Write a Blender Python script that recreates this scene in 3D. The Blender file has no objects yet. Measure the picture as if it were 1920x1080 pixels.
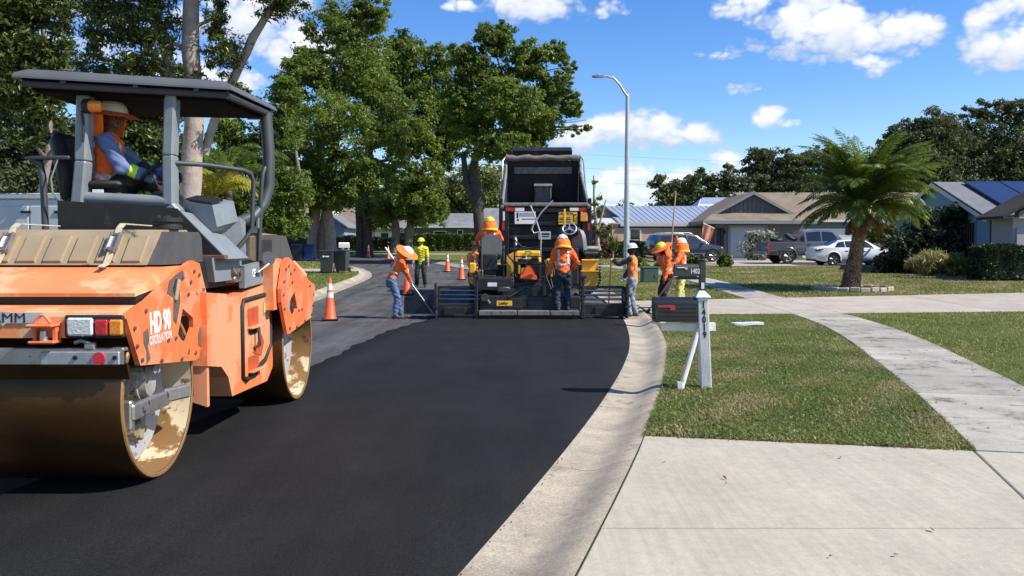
import bpy, math, random
import numpy as np
from mathutils import Vector, Matrix
R = math.radians
random.seed(7)
scene = bpy.context.scene
col = scene.collection

# ------------------------------------------------------------------ camera, sky, sun, exposure
cam_d = bpy.data.cameras.new('camera')
cam = bpy.data.objects.new('camera', cam_d); col.objects.link(cam)
cam_d.sensor_width = 36; cam_d.lens = 36*1550/1920
cam_d.clip_start = 0.05; cam_d.clip_end = 5000
cam.location = (0, 0, 1.65)
cam.rotation_euler = (R(90-2.77), 0, 0)
scene.camera = cam

SUN = Vector((0.955, -0.30, 0.0)).normalized()
SUN_EL = R(46)
sun_dir = Vector((SUN.x*math.cos(SUN_EL), SUN.y*math.cos(SUN_EL), math.sin(SUN_EL)))
sd = bpy.data.lights.new('sun', 'SUN'); sd.energy = 4.9; sd.angle = R(0.5); sd.color = (1, .95, .86)
so = bpy.data.objects.new('sun', sd); col.objects.link(so)
so.rotation_euler = sun_dir.to_track_quat('Z', 'Y').to_euler()

world = bpy.data.worlds.new('World'); scene.world = world
world.use_nodes = True

def build_world():
    nt = world.node_tree; nt.nodes.clear(); N = nt.nodes.new; L = nt.links.new
    out = N('ShaderNodeOutputWorld'); bg = N('ShaderNodeBackground'); bg.inputs[1].default_value = 0.135
    sky = N('ShaderNodeTexSky'); sky.sky_type = 'NISHITA'; sky.sun_disc = False
    sky.sun_elevation = SUN_EL; sky.sun_rotation = math.atan2(SUN.x, SUN.y)
    sky.air_density = 1.0; sky.dust_density = 0.35; sky.ozone_density = 2.6; sky.altitude = 0
    hs = N('ShaderNodeHueSaturation'); hs.inputs['Saturation'].default_value = 1.36; hs.inputs['Value'].default_value = 1.0; hs.inputs['Hue'].default_value = .513
    L(sky.outputs[0], hs.inputs['Color'])
    tc = N('ShaderNodeTexCoord')
    sep = N('ShaderNodeSeparateXYZ'); L(tc.outputs['Generated'], sep.inputs[0])
    def M(op, a, b=None, c=None, clamp=False):
        n = N('ShaderNodeMath'); n.operation = op; n.use_clamp = clamp
        for i, v in enumerate((a, b, c)):
            if v is None: continue
            if isinstance(v, (int, float)): n.inputs[i].default_value = v
            else: L(v, n.inputs[i])
        return n.outputs[0]
    az = M('ARCTAN2', sep.outputs[0], sep.outputs[1])
    el = M('ARCSINE', sep.outputs[2])
    cmb = N('ShaderNodeCombineXYZ'); L(az, cmb.inputs[0]); L(M('MULTIPLY', el, 1.5), cmb.inputs[1])
    def noise(scale, detail, rough=.55, off=0):
        n = N('ShaderNodeTexNoise'); n.inputs['Scale'].default_value = scale; n.inputs['Detail'].default_value = detail
        n.inputs['Roughness'].default_value = rough
        mp = N('ShaderNodeMapping'); mp.inputs['Location'].default_value = (off, off*.7, off*.3)
        L(cmb.outputs[0], mp.inputs[0]); L(mp.outputs[0], n.inputs[0])
        return n.outputs[0]
    # billows: rounded cells at three scales, warped by a soft noise
    wn = N('ShaderNodeTexNoise'); wn.inputs['Scale'].default_value = 26; wn.inputs['Detail'].default_value = 3; L(cmb.outputs[0], wn.inputs[0])
    wv = N('ShaderNodeVectorMath'); wv.operation = 'MULTIPLY_ADD'; wv.inputs[1].default_value = (.030, .030, 0); L(wn.outputs[1], wv.inputs[0]); L(cmb.outputs[0], wv.inputs[2])
    def billow(scale):
        v = N('ShaderNodeTexVoronoi'); v.feature = 'SMOOTH_F1'; v.voronoi_dimensions = '2D'; v.inputs['Scale'].default_value = scale; v.inputs['Smoothness'].default_value = .35
        L(wv.outputs[0], v.inputs['Vector']); return M('SUBTRACT', .42, v.outputs['Distance'])
    n1 = noise(14, 6, .5, 3.1)
    nz = M('ADD', M('ADD', M('MULTIPLY', billow(22), 1.35), M('MULTIPLY', billow(50), .8)), M('ADD', M('MULTIPLY', billow(115), .5), M('MULTIPLY', M('SUBTRACT', n1, .5), 1.5)))
    # cumulus puffs: azimuth, elevation, half width, half height (degrees), density, flat-base shade
    P = [(21.0, 13.2, 4.2, 2.2, 1.0), (24.2, 12.7, 3.0, 1.5, .9), (19.6, 15.6, 2.6, 2.0, .9), (18.2, 14.2, 2.4, 1.6, .7), (16.6, 15.6, 2.6, 1.5, .5), (14.6, 15.6, 1.6, 1.6, .45), (14.0, 12.5, 2.0, .7, .3), (23.3, 11.3, 1.5, 1.1, .65), (26.0, 13.1, 1.6, .9, .7),
         (31.2, 11.4, 3.2, 1.6, 1.0), (31.8, 13.6, 2.8, 1.8, 1.0), (29.4, 12.9, 1.2, 1.4, .7), (33.0, 15.8, 2.4, 1.4, .8), (36, 12, 3, 3, .8),
         (1.5, 16.0, 3.2, 1.9, 1.0), (-.6, 16.0, 2.4, 1.0, .6), (4.6, 17.3, 1.6, 1.2, .8), (-3.4, 16.0, 1.6, .6, .4), (6.8, 15.8, 1.7, 1.2, .25),
         (6.6, 7.7, 2.4, 1.3, 1.0), (9.6, 7.9, 2.0, 1.5, 1.0), (12.0, 7.2, 2.0, 1.0, .95), (4.6, 7.3, 1.8, 1.3, .9), (17.0, 8.3, 1.3, 1.0, .5), (18.8, 8.0, 1.4, .45, .3), (15.2, 10.2, 2.4, .6, .22),
         (15.0, 5.2, 2.6, 1.3, .85), (9.5, 4.6, 5.0, 1.1, .6), (6.5, 3.6, 5.0, 1.4, .75), (18, 3.4, 7, 1.0, .5), (-2, 4.0, 6, 2.0, .7),
         (-17.5, 14.5, 4.5, 2.8, 1.0), (-13.4, 12.5, 3.4, 2.2, .85), (-20, 10.5, 4.5, 2.0, .8), (-27, 13, 4, 3, .6), (-8.5, 17.0, 1.6, 1.2, .7)]
    tot = None; shade = None
    for (a, e, w, h, d) in P:
        dx = M('DIVIDE', M('SUBTRACT', az, R(a)), R(w*1.02)); dy0 = M('DIVIDE', M('SUBTRACT', el, R(e)), R(h*1.10)); dy = M('MINIMUM', dy0, M('MULTIPLY', dy0, 1.8))
        r2 = M('ADD', M('MULTIPLY', dx, dx), M('MULTIPLY', dy, dy))
        m = M('SUBTRACT', d*.80+.12, M('MULTIPLY', r2, .66))
        tot = m if tot is None else M('SMOOTH_MAX', tot, m, .12)
        s = M('MULTIPLY', M('SUBTRACT', 1.2, r2, clamp=True), M('ADD', M('MULTIPLY', dy, .5), .52))
        shade = s if shade is None else M('MAXIMUM', shade, s)
    # the same kind of fair-weather cloud goes on outside the frame
    n3 = noise(5.0, 7, .55, 17.0)
    far = M('MULTIPLY', M('SUBTRACT', M('ABSOLUTE', az), R(37)), 6.0, clamp=True)
    gen = M('ADD', M('MULTIPLY', M('SUBTRACT', n3, .60), 9.0), M('MULTIPLY', M('SUBTRACT', far, 1.0), 8.0))
    up = M('MULTIPLY', M('SUBTRACT', el, R(21)), 9.0, clamp=True)
    gen2 = M('ADD', M('MULTIPLY', M('SUBTRACT', n3, .60), 9.0), M('MULTIPLY', M('SUBTRACT', up, 1.0), 8.0))
    gen = M('MAXIMUM', gen, gen2)
    dens = M('ADD', tot, M('MULTIPLY', nz, .75))
    dens = M('MAXIMUM', dens, gen)
    a = N('ShaderNodeMapRange'); a.interpolation_type = 'SMOOTHSTEP'
    a.inputs['From Min'].default_value = 0.0; a.inputs['From Max'].default_value = .78
    L(dens, a.inputs['Value'])
    alpha = M('MULTIPLY', a.outputs[0], .95)
    cr = N('ShaderNodeValToRGB')
    cr.color_ramp.elements[0].position = .16; cr.color_ramp.elements[0].color = (3.2, 3.7, 4.7, 1)
    cr.color_ramp.elements[1].position = .78; cr.color_ramp.elements[1].color = (5.6, 5.65, 5.7, 1)
    L(M('ADD', shade, M('MULTIPLY', nz, .30)), cr.inputs[0])
    mix = N('ShaderNodeMix'); mix.data_type = 'RGBA'
    L(alpha, mix.inputs[0]); L(hs.outputs[0], mix.inputs[6]); L(cr.outputs[0], mix.inputs[7])
    L(mix.outputs[2], bg.inputs[0]); L(bg.outputs[0], out.inputs[0])
build_world()

vs = scene.view_settings
vs.view_transform = 'Standard'; vs.look = 'None'; vs.gamma = 1; vs.use_curve_mapping = False
vs.exposure = 0.5
scene.cycles.max_bounces = 8; scene.cycles.transparent_max_bounces = 12

# ------------------------------------------------------------------ materials
MATS = {}
def nodes_of(m):
    nt = m.node_tree
    return nt, nt.nodes.new, nt.links.new

def mat(name, c, rough=.6, metal=0., var=.12, scale=6., bump=0., bscale=60., wear=None, spec=.5, coat=0., objrand=0., fine=None, trans=None, emit=None):
    """procedural principled material: base colour broken up by noise, optional wear patches (colour, scale, threshold), fine grain and relief"""
    if name in MATS: return MATS[name]
    m = bpy.data.materials.new(name); m.use_nodes = True
    nt, N, L = nodes_of(m)
    b = nt.nodes['Principled BSDF']
    b.inputs['Roughness'].default_value = rough; b.inputs['Metallic'].default_value = metal
    b.inputs['Specular IOR Level'].default_value = spec
    b.inputs['Coat Weight'].default_value = coat; b.inputs['Coat Roughness'].default_value = .08
    tc = N('ShaderNodeTexCoord'); geo = N('ShaderNodeNewGeometry')
    P = geo.outputs['Position']
    def noise(s, d=4, r=.55):
        n = N('ShaderNodeTexNoise'); n.inputs['Scale'].default_value = s; n.inputs['Detail'].default_value = d; n.inputs['Roughness'].default_value = r
        L(P, n.inputs['Vector']); return n.outputs[0]
    n1 = noise(scale)
    mr = N('ShaderNodeMapRange'); mr.inputs['From Min'].default_value = .3; mr.inputs['From Max'].default_value = .7
    mr.inputs['To Min'].default_value = 1-var; mr.inputs['To Max'].default_value = 1+var
    L(n1, mr.inputs['Value'])
    mul = N('ShaderNodeMix'); mul.data_type = 'RGBA'; mul.blend_type = 'MULTIPLY'; mul.inputs[0].default_value = 1
    mul.inputs[6].default_value = (*c, 1); 
    comb = N('ShaderNodeCombineColor')
    val = mr.outputs[0]
    if objrand:
        oi = N('ShaderNodeObjectInfo'); q = N('ShaderNodeMapRange'); q.inputs['To Min'].default_value = 1-objrand; q.inputs['To Max'].default_value = 1+objrand
        L(oi.outputs['Random'], q.inputs['Value']); mm = N('ShaderNodeMath'); mm.operation = 'MULTIPLY'; L(val, mm.inputs[0]); L(q.outputs[0], mm.inputs[1]); val = mm.outputs[0]
    if fine:
        nf = noise(fine[0], 2, .6); q = N('ShaderNodeMapRange'); q.inputs['From Min'].default_value = .3; q.inputs['From Max'].default_value = .7
        q.inputs['To Min'].default_value = 1-fine[1]; q.inputs['To Max'].default_value = 1+fine[1]
        L(nf, q.inputs['Value']); mm = N('ShaderNodeMath'); mm.operation = 'MULTIPLY'; L(val, mm.inputs[0]); L(q.outputs[0], mm.inputs[1]); val = mm.outputs[0]
    for i in range(3): L(val, comb.inputs[i])
    L(comb.outputs[0], mul.inputs[7])
    cout = mul.outputs[2]
    ws = wear if isinstance(wear, list) else ([wear] if wear else [])
    for wt in ws:
        wc, wsc, th = wt[:3]; soft = .05
        if len(wt) > 3:       # streaks: the noise is drawn out along z and fades softly
            n_ = N('ShaderNodeTexNoise'); n_.inputs['Scale'].default_value = wsc; n_.inputs['Detail'].default_value = 6; n_.inputs['Roughness'].default_value = .65
            mp_ = N('ShaderNodeMapping'); mp_.inputs['Scale'].default_value = (1, 1, wt[3]); L(P, mp_.inputs[0]); L(mp_.outputs[0], n_.inputs['Vector']); nw = n_.outputs[0]; soft = .28
        else: nw = noise(wsc, 6, .65)
        q = N('ShaderNodeMapRange'); q.inputs['From Min'].default_value = th; q.inputs['From Max'].default_value = th+soft
        L(nw, q.inputs['Value']); mx = N('ShaderNodeMix'); mx.data_type = 'RGBA'
        L(q.outputs[0], mx.inputs[0]); L(cout, mx.inputs[6]); mx.inputs[7].default_value = (*wc, 1); cout = mx.outputs[2]
    L(cout, b.inputs['Base Color'])
    if bump:
        nb = noise(bscale, 3); bp = N('ShaderNodeBump'); bp.inputs['Strength'].default_value = bump; bp.inputs['Distance'].default_value = .02
        L(nb, bp.inputs['Height']); L(bp.outputs[0], b.inputs['Normal'])
    if trans:
        b.inputs['Transmission Weight'].default_value = trans
    if emit:
        b.inputs['Emission Color'].default_value = (*emit[0], 1); b.inputs['Emission Strength'].default_value = emit[1]
    m.diffuse_color = (*c, 1)
    MATS[name] = m
    return m

def leafmat(name, c1, c2, trans=.35, rough=.45, nsc=.35):
    if name in MATS: return MATS[name]
    m = bpy.data.materials.new(name); m.use_nodes = True
    nt, N, L = nodes_of(m); b = nt.nodes['Principled BSDF']; out = nt.nodes['Material Output']
    geo = N('ShaderNodeNewGeometry')
    n = N('ShaderNodeTexNoise'); n.inputs['Scale'].default_value = nsc; n.inputs['Detail'].default_value = 3; L(geo.outputs['Position'], n.inputs['Vector'])
    ad = N('ShaderNodeMath'); ad.operation = 'MULTIPLY_ADD'; ad.inputs[1].default_value = .45; 
    L(geo.outputs['Random Per Island'], ad.inputs[0])
    mr = N('ShaderNodeMapRange'); mr.inputs['From Min'].default_value = .3; mr.inputs['From Max'].default_value = .7; mr.inputs['To Max'].default_value = .6
    L(n.outputs[0], mr.inputs['Value']); L(mr.outputs[0], ad.inputs[2])
    mx = N('ShaderNodeMix'); mx.data_type = 'RGBA'; mx.inputs[6].default_value = (*c1, 1); mx.inputs[7].default_value = (*c2, 1)
    L(ad.outputs[0], mx.inputs[0]); L(mx.outputs[2], b.inputs['Base Color'])
    b.inputs['Roughness'].default_value = rough; b.inputs['Specular IOR Level'].default_value = .4
    t = N('ShaderNodeBsdfTranslucent'); hs = N('ShaderNodeHueSaturation'); hs.inputs['Value'].default_value = 1.5; hs.inputs['Hue'].default_value = .485
    L(mx.outputs[2], hs.inputs['Color']); L(hs.outputs[0], t.inputs['Color'])
    ms = N('ShaderNodeMixShader'); ms.inputs[0].default_value = trans
    L(b.outputs[0], ms.inputs[1]); L(t.outputs[0], ms.inputs[2]); L(ms.outputs[0], out.inputs['Surface'])
    MATS[name] = m
    return m

# ------------------------------------------------------------------ mesh helper
class MB:
    def __init__(s): s.v = []; s.f = []; s.m = []; s.cur = 0
    def add(s, vs, fs, mi=None):
        o = len(s.v); s.v.extend([tuple(p) for p in vs])
        mi = s.cur if mi is None else mi
        for f in fs: s.f.append(tuple(i+o for i in f)); s.m.append(mi)
        return s
    def box(s, c, d, rz=0, rot=None, bev=0, mi=None):
        hx, hy, hz = d[0]/2, d[1]/2, d[2]/2
        M = rot if rot is not None else Matrix.Rotation(rz, 3, 'Z')
        c = Vector(c)
        if bev <= 0:
            vs = [c + M @ Vector((x*hx, y*hy, z*hz)) for z in (-1, 1) for y in (-1, 1) for x in (-1, 1)]
            return s.add(vs, [(0, 2, 3, 1), (4, 5, 7, 6), (0, 1, 5, 4), (2, 6, 7, 3), (0, 4, 6, 2), (1, 3, 7, 5)], mi)
        b = min(bev, hx*.98, hy*.98, hz*.98); vs = []; idx = {}
        for z in (-1, 1):
            for y in (-1, 1):
                for x in (-1, 1):
                    for a in range(3):
                        p = [x*(hx-b), y*(hy-b), z*(hz-b)]; p[a] = (x*hx, y*hy, z*hz)[a]
                        idx[(x, y, z, a)] = len(vs); vs.append(c + M @ Vector(p))
        F = []
        for a in range(3):
            u, w = [(1, 2), (2, 0), (0, 1)][a]
            for sg in (-1, 1):
                q = []
                for (su, sw) in ((-1, -1), (1, -1), (1, 1), (-1, 1)):
                    k = [0, 0, 0]; k[a] = sg; k[u] = su; k[w] = sw; q.append(idx[(*k, a)])
                F.append(q if sg > 0 else q[::-1])
        for a in range(3):
            u, w = [(1, 2), (2, 0), (0, 1)][a]
            for su in (-1, 1):
                for sw in (-1, 1):
                    k0 = [0, 0, 0]; k0[u] = su; k0[w] = sw; k1 = list(k0); k0[a] = -1; k1[a] = 1
                    q = [idx[(*k0, u)], idx[(*k1, u)], idx[(*k1, w)], idx[(*k0, w)]]
                    F.append(q if su*sw < 0 else q[::-1])
        for x in (-1, 1):
            for y in (-1, 1):
                for z in (-1, 1):
                    q = [idx[(x, y, z, 0)], idx[(x, y, z, 1)], idx[(x, y, z, 2)]]
                    F.append(q if x*y*z > 0 else q[::-1])
        return s.add(vs, F, mi)
    def tube(s, pts, r, n=10, caps=True, mi=None, closed=False, flat=None):
        pts = [Vector(p) for p in pts]; k = len(pts)
        rs = r if isinstance(r, (list, tuple)) else [r]*k
        T = []
        for i in range(k):
            if closed: t = pts[(i+1) % k]-pts[i-1]
            else: t = pts[min(i+1, k-1)]-pts[max(i-1, 0)]
            T.append(t.normalized() if t.length > 1e-9 else Vector((0, 0, 1)))
        up = Vector((0, 0, 1)) if abs(T[0].z) < .9 else Vector((1, 0, 0))
        u = T[0].cross(up).normalized(); vs = []
        for i in range(k):
            if i: 
                q = T[i-1].rotation_difference(T[i]); u = (q @ u); u = (u - T[i]*u.dot(T[i])).normalized()
            w = T[i].cross(u)
            for j in range(n):
                a = 2*math.pi*j/n
                vs.append(pts[i] + (u*math.cos(a) + w*math.sin(a)*(flat or 1))*rs[i])
        F = []
        for i in range(k if closed else k-1):
            i2 = (i+1) % k
            for j in range(n):
                F.append((i*n+j, i*n+(j+1) % n, i2*n+(j+1) % n, i2*n+j))
        if caps and not closed: F.append(tuple(range(n))[::-1]); F.append(tuple((k-1)*n+j for j in range(n)))
        return s.add(vs, F, mi)
    def cyl(s, p0, p1, r0, r1=None, n=16, mi=None, caps=True):
        return s.tube([p0, p1], [r0, r0 if r1 is None else r1], n, caps, mi)
    def extrude(s, pts, vec, mi=None):
        pts = [Vector(p) for p in pts]; vec = Vector(vec); n = len(pts)
        nrm = Vector((0, 0, 0))
        for i in range(n): nrm += pts[i].cross(pts[(i+1) % n])
        F = [tuple(range(n)), tuple(range(n, 2*n))[::-1]] if nrm.dot(vec) < 0 else [tuple(range(n))[::-1], tuple(range(n, 2*n))]
        for i in range(n):
            j = (i+1) % n
            F.append((i, j, n+j, n+i) if nrm.dot(vec) > 0 else (j, i, n+i, n+j))
        return s.add(pts + [p+vec for p in pts], F, mi)
    def lathe(s, prof, c=(0, 0, 0), n=20, axis='z', mi=None, M=None, sx=1, sy=1):
        vs = []; c = Vector(c)
        for (r, z) in prof:
            for j in range(n):
                a = 2*math.pi*j/n
                p = Vector((r*math.cos(a)*sx, r*math.sin(a)*sy, z))
                if axis == 'x': p = Vector((p.z, p.x, p.y))
                if axis == 'y': p = Vector((p.y, p.z, p.x))
                if M is not None: p = M @ p
                vs.append(c+p)
        F = []
        for i in range(len(prof)-1):
            for j in range(n):
                F.append((i*n+j, i*n+(j+1) % n, (i+1)*n+(j+1) % n, (i+1)*n+j))
        if prof[0][0] > 1e-6: F.append(tuple(range(n))[::-1])
        if prof[-1][0] > 1e-6: F.append(tuple((len(prof)-1)*n+j for j in range(n)))
        return s.add(vs, F, mi)
    def ell(s, c, r, n=14, m=9, M=None, mi=None):
        prof = [(math.sin(math.pi*i/m), -math.cos(math.pi*i/m)) for i in range(m+1)]
        prof[0] = (1e-4, -1); prof[-1] = (1e-4, 1)
        D = Matrix.Diagonal(Vector(r)); D = (M @ D) if M is not None else D
        return s.lathe(prof, c, n, 'z', mi, D)
    def capsule(s, p0, p1, r0, r1, n=12, M=None, flat=1.0, right=None, mi=None):
        """tapered limb with round ends; flat = depth / width of the cross section, right = direction of its width"""
        p0, p1 = Vector(p0), Vector(p1); t = (p1-p0); L_ = t.length; t.normalize()
        rt = Vector(right) if right is not None else (t.cross(Vector((0, 0, 1))) if abs(t.z) < .9 else t.cross(Vector((0, 1, 0))))
        rt = (rt - t*rt.dot(t)).normalized(); fw = t.cross(rt)
        Mx = Matrix((rt, fw*flat, t)).transposed()
        prof = [(1e-4, -r0)] + [(r0*math.cos(a), -r0*math.sin(a)) for a in (1.2, .8, .4, 0)] + [(r1*math.cos(a), L_+r1*math.sin(a)) for a in (0, .4, .8, 1.2)] + [(1e-4, L_+r1)]
        return s.lathe(prof, p0, n, 'z', mi, Mx)
    def build(s, name, mats, parent=None, smooth=40, loc=None):
        me = bpy.data.meshes.new(name); me.from_pydata(s.v, [], s.f)
        if not isinstance(mats, (list, tuple)): mats = [mats]
        for m in mats: me.materials.append(m)
        if len(mats) > 1: me.polygons.foreach_set('material_index', s.m)
        if smooth:
            me.polygons.foreach_set('use_smooth', [True]*len(me.polygons)); me.set_sharp_from_angle(angle=R(smooth))
        me.update()
        return link(name, me, parent, loc)

def link(name, me, parent=None, loc=None):
    o = bpy.data.objects.new(name, me); col.objects.link(o)
    if parent is not None: o.parent = parent
    if loc is not None: o.location = loc
    return o

def tag(o, label=None, cat=None, group=None, kind=None):
    if label: o['label'] = label
    if cat: o['category'] = cat
    if group: o['group'] = group
    if kind: o['kind'] = kind
    return o

def thing(name, label, cat, loc=(0, 0, 0), rz=0, group=None):
    o = bpy.data.objects.new(name, None); col.objects.link(o); o.empty_display_size = .2
    o.location = loc; o.rotation_euler = (0, 0, rz)
    return tag(o, label, cat, group)

def kids(o): return [c for c in bpy.data.objects if c.parent is o]
def copy_tree(o, loc=None, rz=None, label=None, parent=None):
    def cp(src, par):
        c = src.copy(); col.objects.link(c)
        if par is not None: c.parent = par
        for ch in kids(src): cp(ch, c)
        return c
    c = cp(o, parent)
    if loc is not None: c.location = loc
    if rz is not None: c.rotation_euler = (0, 0, rz)
    if label: c['label'] = label
    return c

def npmesh(name, V, F, mats, parent=None, smooth=False, mi=None):
    """fast mesh from numpy arrays; F is (n,3) or (n,4)"""
    me = bpy.data.meshes.new(name); k = F.shape[1]
    me.vertices.add(len(V)); me.vertices.foreach_set('co', np.ascontiguousarray(V, np.float32).ravel())
    me.loops.add(F.size); me.loops.foreach_set('vertex_index', np.ascontiguousarray(F, np.int32).ravel())
    me.polygons.add(len(F)); me.polygons.foreach_set('loop_start', np.arange(0, F.size, k, dtype=np.int32))
    for m in (mats if isinstance(mats, (list, tuple)) else [mats]): me.materials.append(m)
    if mi is not None: me.polygons.foreach_set('material_index', np.asarray(mi, np.int32))
    me.polygons.foreach_set('use_smooth', np.full(len(F), smooth))
    me.update(calc_edges=True); me.validate()
    return link(name, me, parent)

def text(name, s, size, m, parent, M, ext=.004, bold=0., sx=1., align='CENTER', shear=0.):
    cu = bpy.data.curves.new(name, 'FONT'); cu.body = s; cu.size = size; cu.extrude = ext; cu.offset = bold
    cu.align_x = align; cu.align_y = 'CENTER'; cu.shear = shear; cu.resolution_u = 3
    o = bpy.data.objects.new(name, cu); col.objects.link(o)
    me = bpy.data.meshes.new_from_object(o.evaluated_get(bpy.context.evaluated_depsgraph_get()))
    bpy.data.objects.remove(o)
    me.transform(M @ Matrix.Diagonal((sx, 1, 1, 1))); me.materials.clear(); me.materials.append(m); me.name = name
    return link(name, me, parent)
def face(o, x, z):
    """matrix for text: origin o, reading direction x, plane up z"""
    x = Vector(x).normalized(); z = Vector(z); z = (z-x*z.dot(x)).normalized(); n = x.cross(z)
    return Matrix.Translation(Vector(o)) @ Matrix((x, z, n)).transposed().to_4x4()
# ------------------------------------------------------------------ terrain: flat street that climbs gently from 20 m on
def H(y):
    return np.minimum(.022*np.clip(np.asarray(y, float)-20, 0, None), 1.32)
def h(y): return float(H(y))
YS = np.arange(-12, 121, .25)
def curve(pts, win=3.0):
    p = np.array(pts, float); v = np.interp(YS, p[:, 0], p[:, 1]); k = int(win/.25)|1
    vp = np.pad(v, k//2, mode='reflect', reflect_type='odd'); return np.convolve(vp, np.ones(k)/k, 'valid')
XR = curve([(-12, -5.6), (-6, -3.6), (0, -1.5), (4.16, -.24), (5.5, .12), (7, .53), (9.47, 1.13), (11.9, 1.65), (14, 2.02), (16.5, 2.33), (18.9, 2.58), (22, 2.75), (26, 2.7), (30, 2.35), (36, .7), (43, -2.1), (54, -5.6), (62, -9.2), (66, -11.2), (80, -20), (121, -48)], 2.5)
XL = curve([(-12, -13), (-6, -11), (0, -9), (6, -7.3), (12, -6.3), (19, -5.85), (24.7, -5.83), (29.7, -6.0), (33.7, -6.1), (37.2, -6.3), (40.5, -6.9), (44.4, -8.0), (47, -9.0), (55, -13), (62, -17), (66, -19.5), (80, -29), (121, -58)], 2.5)
def xr(y): return np.interp(y, YS, XR)
def xl(y): return np.interp(y, YS, XL)
def nrm2(arr, y):
    s = (np.interp(np.asarray(y)+.3, YS, arr)-np.interp(np.asarray(y)-.3, YS, arr))/.6
    return np.sqrt(1+s*s)
KW = .60
def xro(y): return xr(y)+KW*np.minimum(nrm2(XR, y), 1.8)
def xlo(y): return xl(y)-KW*np.minimum(nrm2(XL, y), 1.8)
SWL = curve([(-12, -2), (0, 1.7), (4.5, 3.03), (6.31, 3.55), (7.6, 3.98), (10.2, 4.72), (11.87, 5.14), (13.5, 5.60), (15.55, 6.08), (17.85, 6.48), (20, 6.70), (24, 6.8), (30, 6.95), (34, 7.0), (40, 6.3), (46, 4.6), (60, -2.5), (80, -12), (121, -40)], 2.5)
def swl(y): return np.interp(y, YS, SWL)
def swr(y): return swl(y)+1.20*np.minimum(nrm2(SWL, y), 1.6)
LAWN = .085

def ground_mat():
    m = bpy.data.materials.new('lawn_soil'); m.use_nodes = True
    nt, N, L = nodes_of(m); b = nt.nodes['Principled BSDF']; b.inputs['Roughness'].default_value = .95; b.inputs['Specular IOR Level'].default_value = .1
    geo = N('ShaderNodeNewGeometry')
    def noise(s, d=4, r=.6):
        n = N('ShaderNodeTexNoise'); n.inputs['Scale'].default_value = s; n.inputs['Detail'].default_value = d; n.inputs['Roughness'].default_value = r
        L(geo.outputs['Position'], n.inputs['Vector']); return n.outputs[0]
    cr = N('ShaderNodeValToRGB'); e = cr.color_ramp.elements
    e[0].position = .30; e[0].color = (.175, .150, .062, 1); e[1].position = .66; e[1].color = (.095, .130, .026, 1)
    x = cr.color_ramp.elements.new(.48); x.color = (.135, .15, .04, 1)
    mm = N('ShaderNodeMath'); mm.operation = 'MULTIPLY_ADD'; mm.inputs[1].default_value = .5; L(noise(11, 6), mm.inputs[0])
    m2 = N('ShaderNodeMath'); m2.operation = 'MULTIPLY'; m2.inputs[1].default_value = .5; L(noise(.55, 4), m2.inputs[0]); L(m2.outputs[0], mm.inputs[2])
    L(mm.outputs[0], cr.inputs[0]); L(cr.outputs[0], b.inputs['Base Color'])
    bp = N('ShaderNodeBump'); bp.inputs['Strength'].default_value = 1; bp.inputs['Distance'].default_value = .04; L(noise(45, 4), bp.inputs['Height']); L(bp.outputs[0], b.inputs['Normal'])
    return m
M_ground = ground_mat()

def asphalt(name, c, rough, streak, fresh):
    m = bpy.data.materials.new(name); m.use_nodes = True
    nt, N, L = nodes_of(m); b = nt.nodes['Principled BSDF']; b.inputs['Specular IOR Level'].default_value = .16
    geo = N('ShaderNodeNewGeometry')
    def noise(s, d=4, r=.6, sc=(1, 1, 1), rot=0, dist=0):
        n = N('ShaderNodeTexNoise'); n.inputs['Scale'].default_value = s; n.inputs['Detail'].default_value = d; n.inputs['Roughness'].default_value = r; n.inputs['Distortion'].default_value = dist
        mp = N('ShaderNodeMapping'); mp.inputs['Scale'].default_value = sc; mp.inputs['Rotation'].default_value = (0, 0, rot)
        L(geo.outputs['Position'], mp.inputs[0]); L(mp.outputs[0], n.inputs['Vector']); return n.outputs[0]
    def mrange(v, a, c_, lo, hi):
        q = N('ShaderNodeMapRange'); q.inputs['From Min'].default_value = a; q.inputs['From Max'].default_value = c_; q.inputs['To Min'].default_value = lo; q.inputs['To Max'].default_value = hi
        L(v, q.inputs['Value']); return q.outputs[0]
    def mul(a, b_):
        n = N('ShaderNodeMath'); n.operation = 'MULTIPLY'; L(a, n.inputs[0]); L(b_, n.inputs[1]); return n.outputs[0]
    big = mrange(noise(.8, 5), .3, .7, .80, 1.22)
    st = mrange(noise(2.2, 5, .65, (1, .10, 1), R(-8), .4), .35, .72, 1-streak*.5, 1+streak)
    gr2 = mrange(noise(70, 4, .75), .3, .7, .55, 1.55)
    gr = mrange(noise(160, 2), .3, .75, .55, 1.75)
    agg = mrange(noise(420, 1), .62, .72, 1.0, 1.9 if fresh else 1.6)
    v = mul(mul(mul(mul(big, st), gr), agg), gr2)
    comb = N('ShaderNodeCombineColor')
    for i in range(3):
        n = N('ShaderNodeMath'); n.operation = 'MULTIPLY'; L(v, n.inputs[0]); n.inputs[1].default_value = c[i]; L(n.outputs[0], comb.inputs[i])
    L(comb.outputs[0], b.inputs['Base Color'])
    L(mrange(noise(1.3, 4), .3, .7, rough-.08, rough+.1), b.inputs['Roughness'])
    bp = N('ShaderNodeBump'); bp.inputs['Strength'].default_value = .55; bp.inputs['Distance'].default_value = .012; L(noise(90, 5, .75), bp.inputs['Height']); L(bp.outputs[0], b.inputs['Normal'])
    return m
M_new = asphalt('fresh_asphalt', (.0125, .0120, .0116), .78, .26, True)
M_old = asphalt('worn_asphalt', (.064, .062, .061), .9, .62, False)

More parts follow.
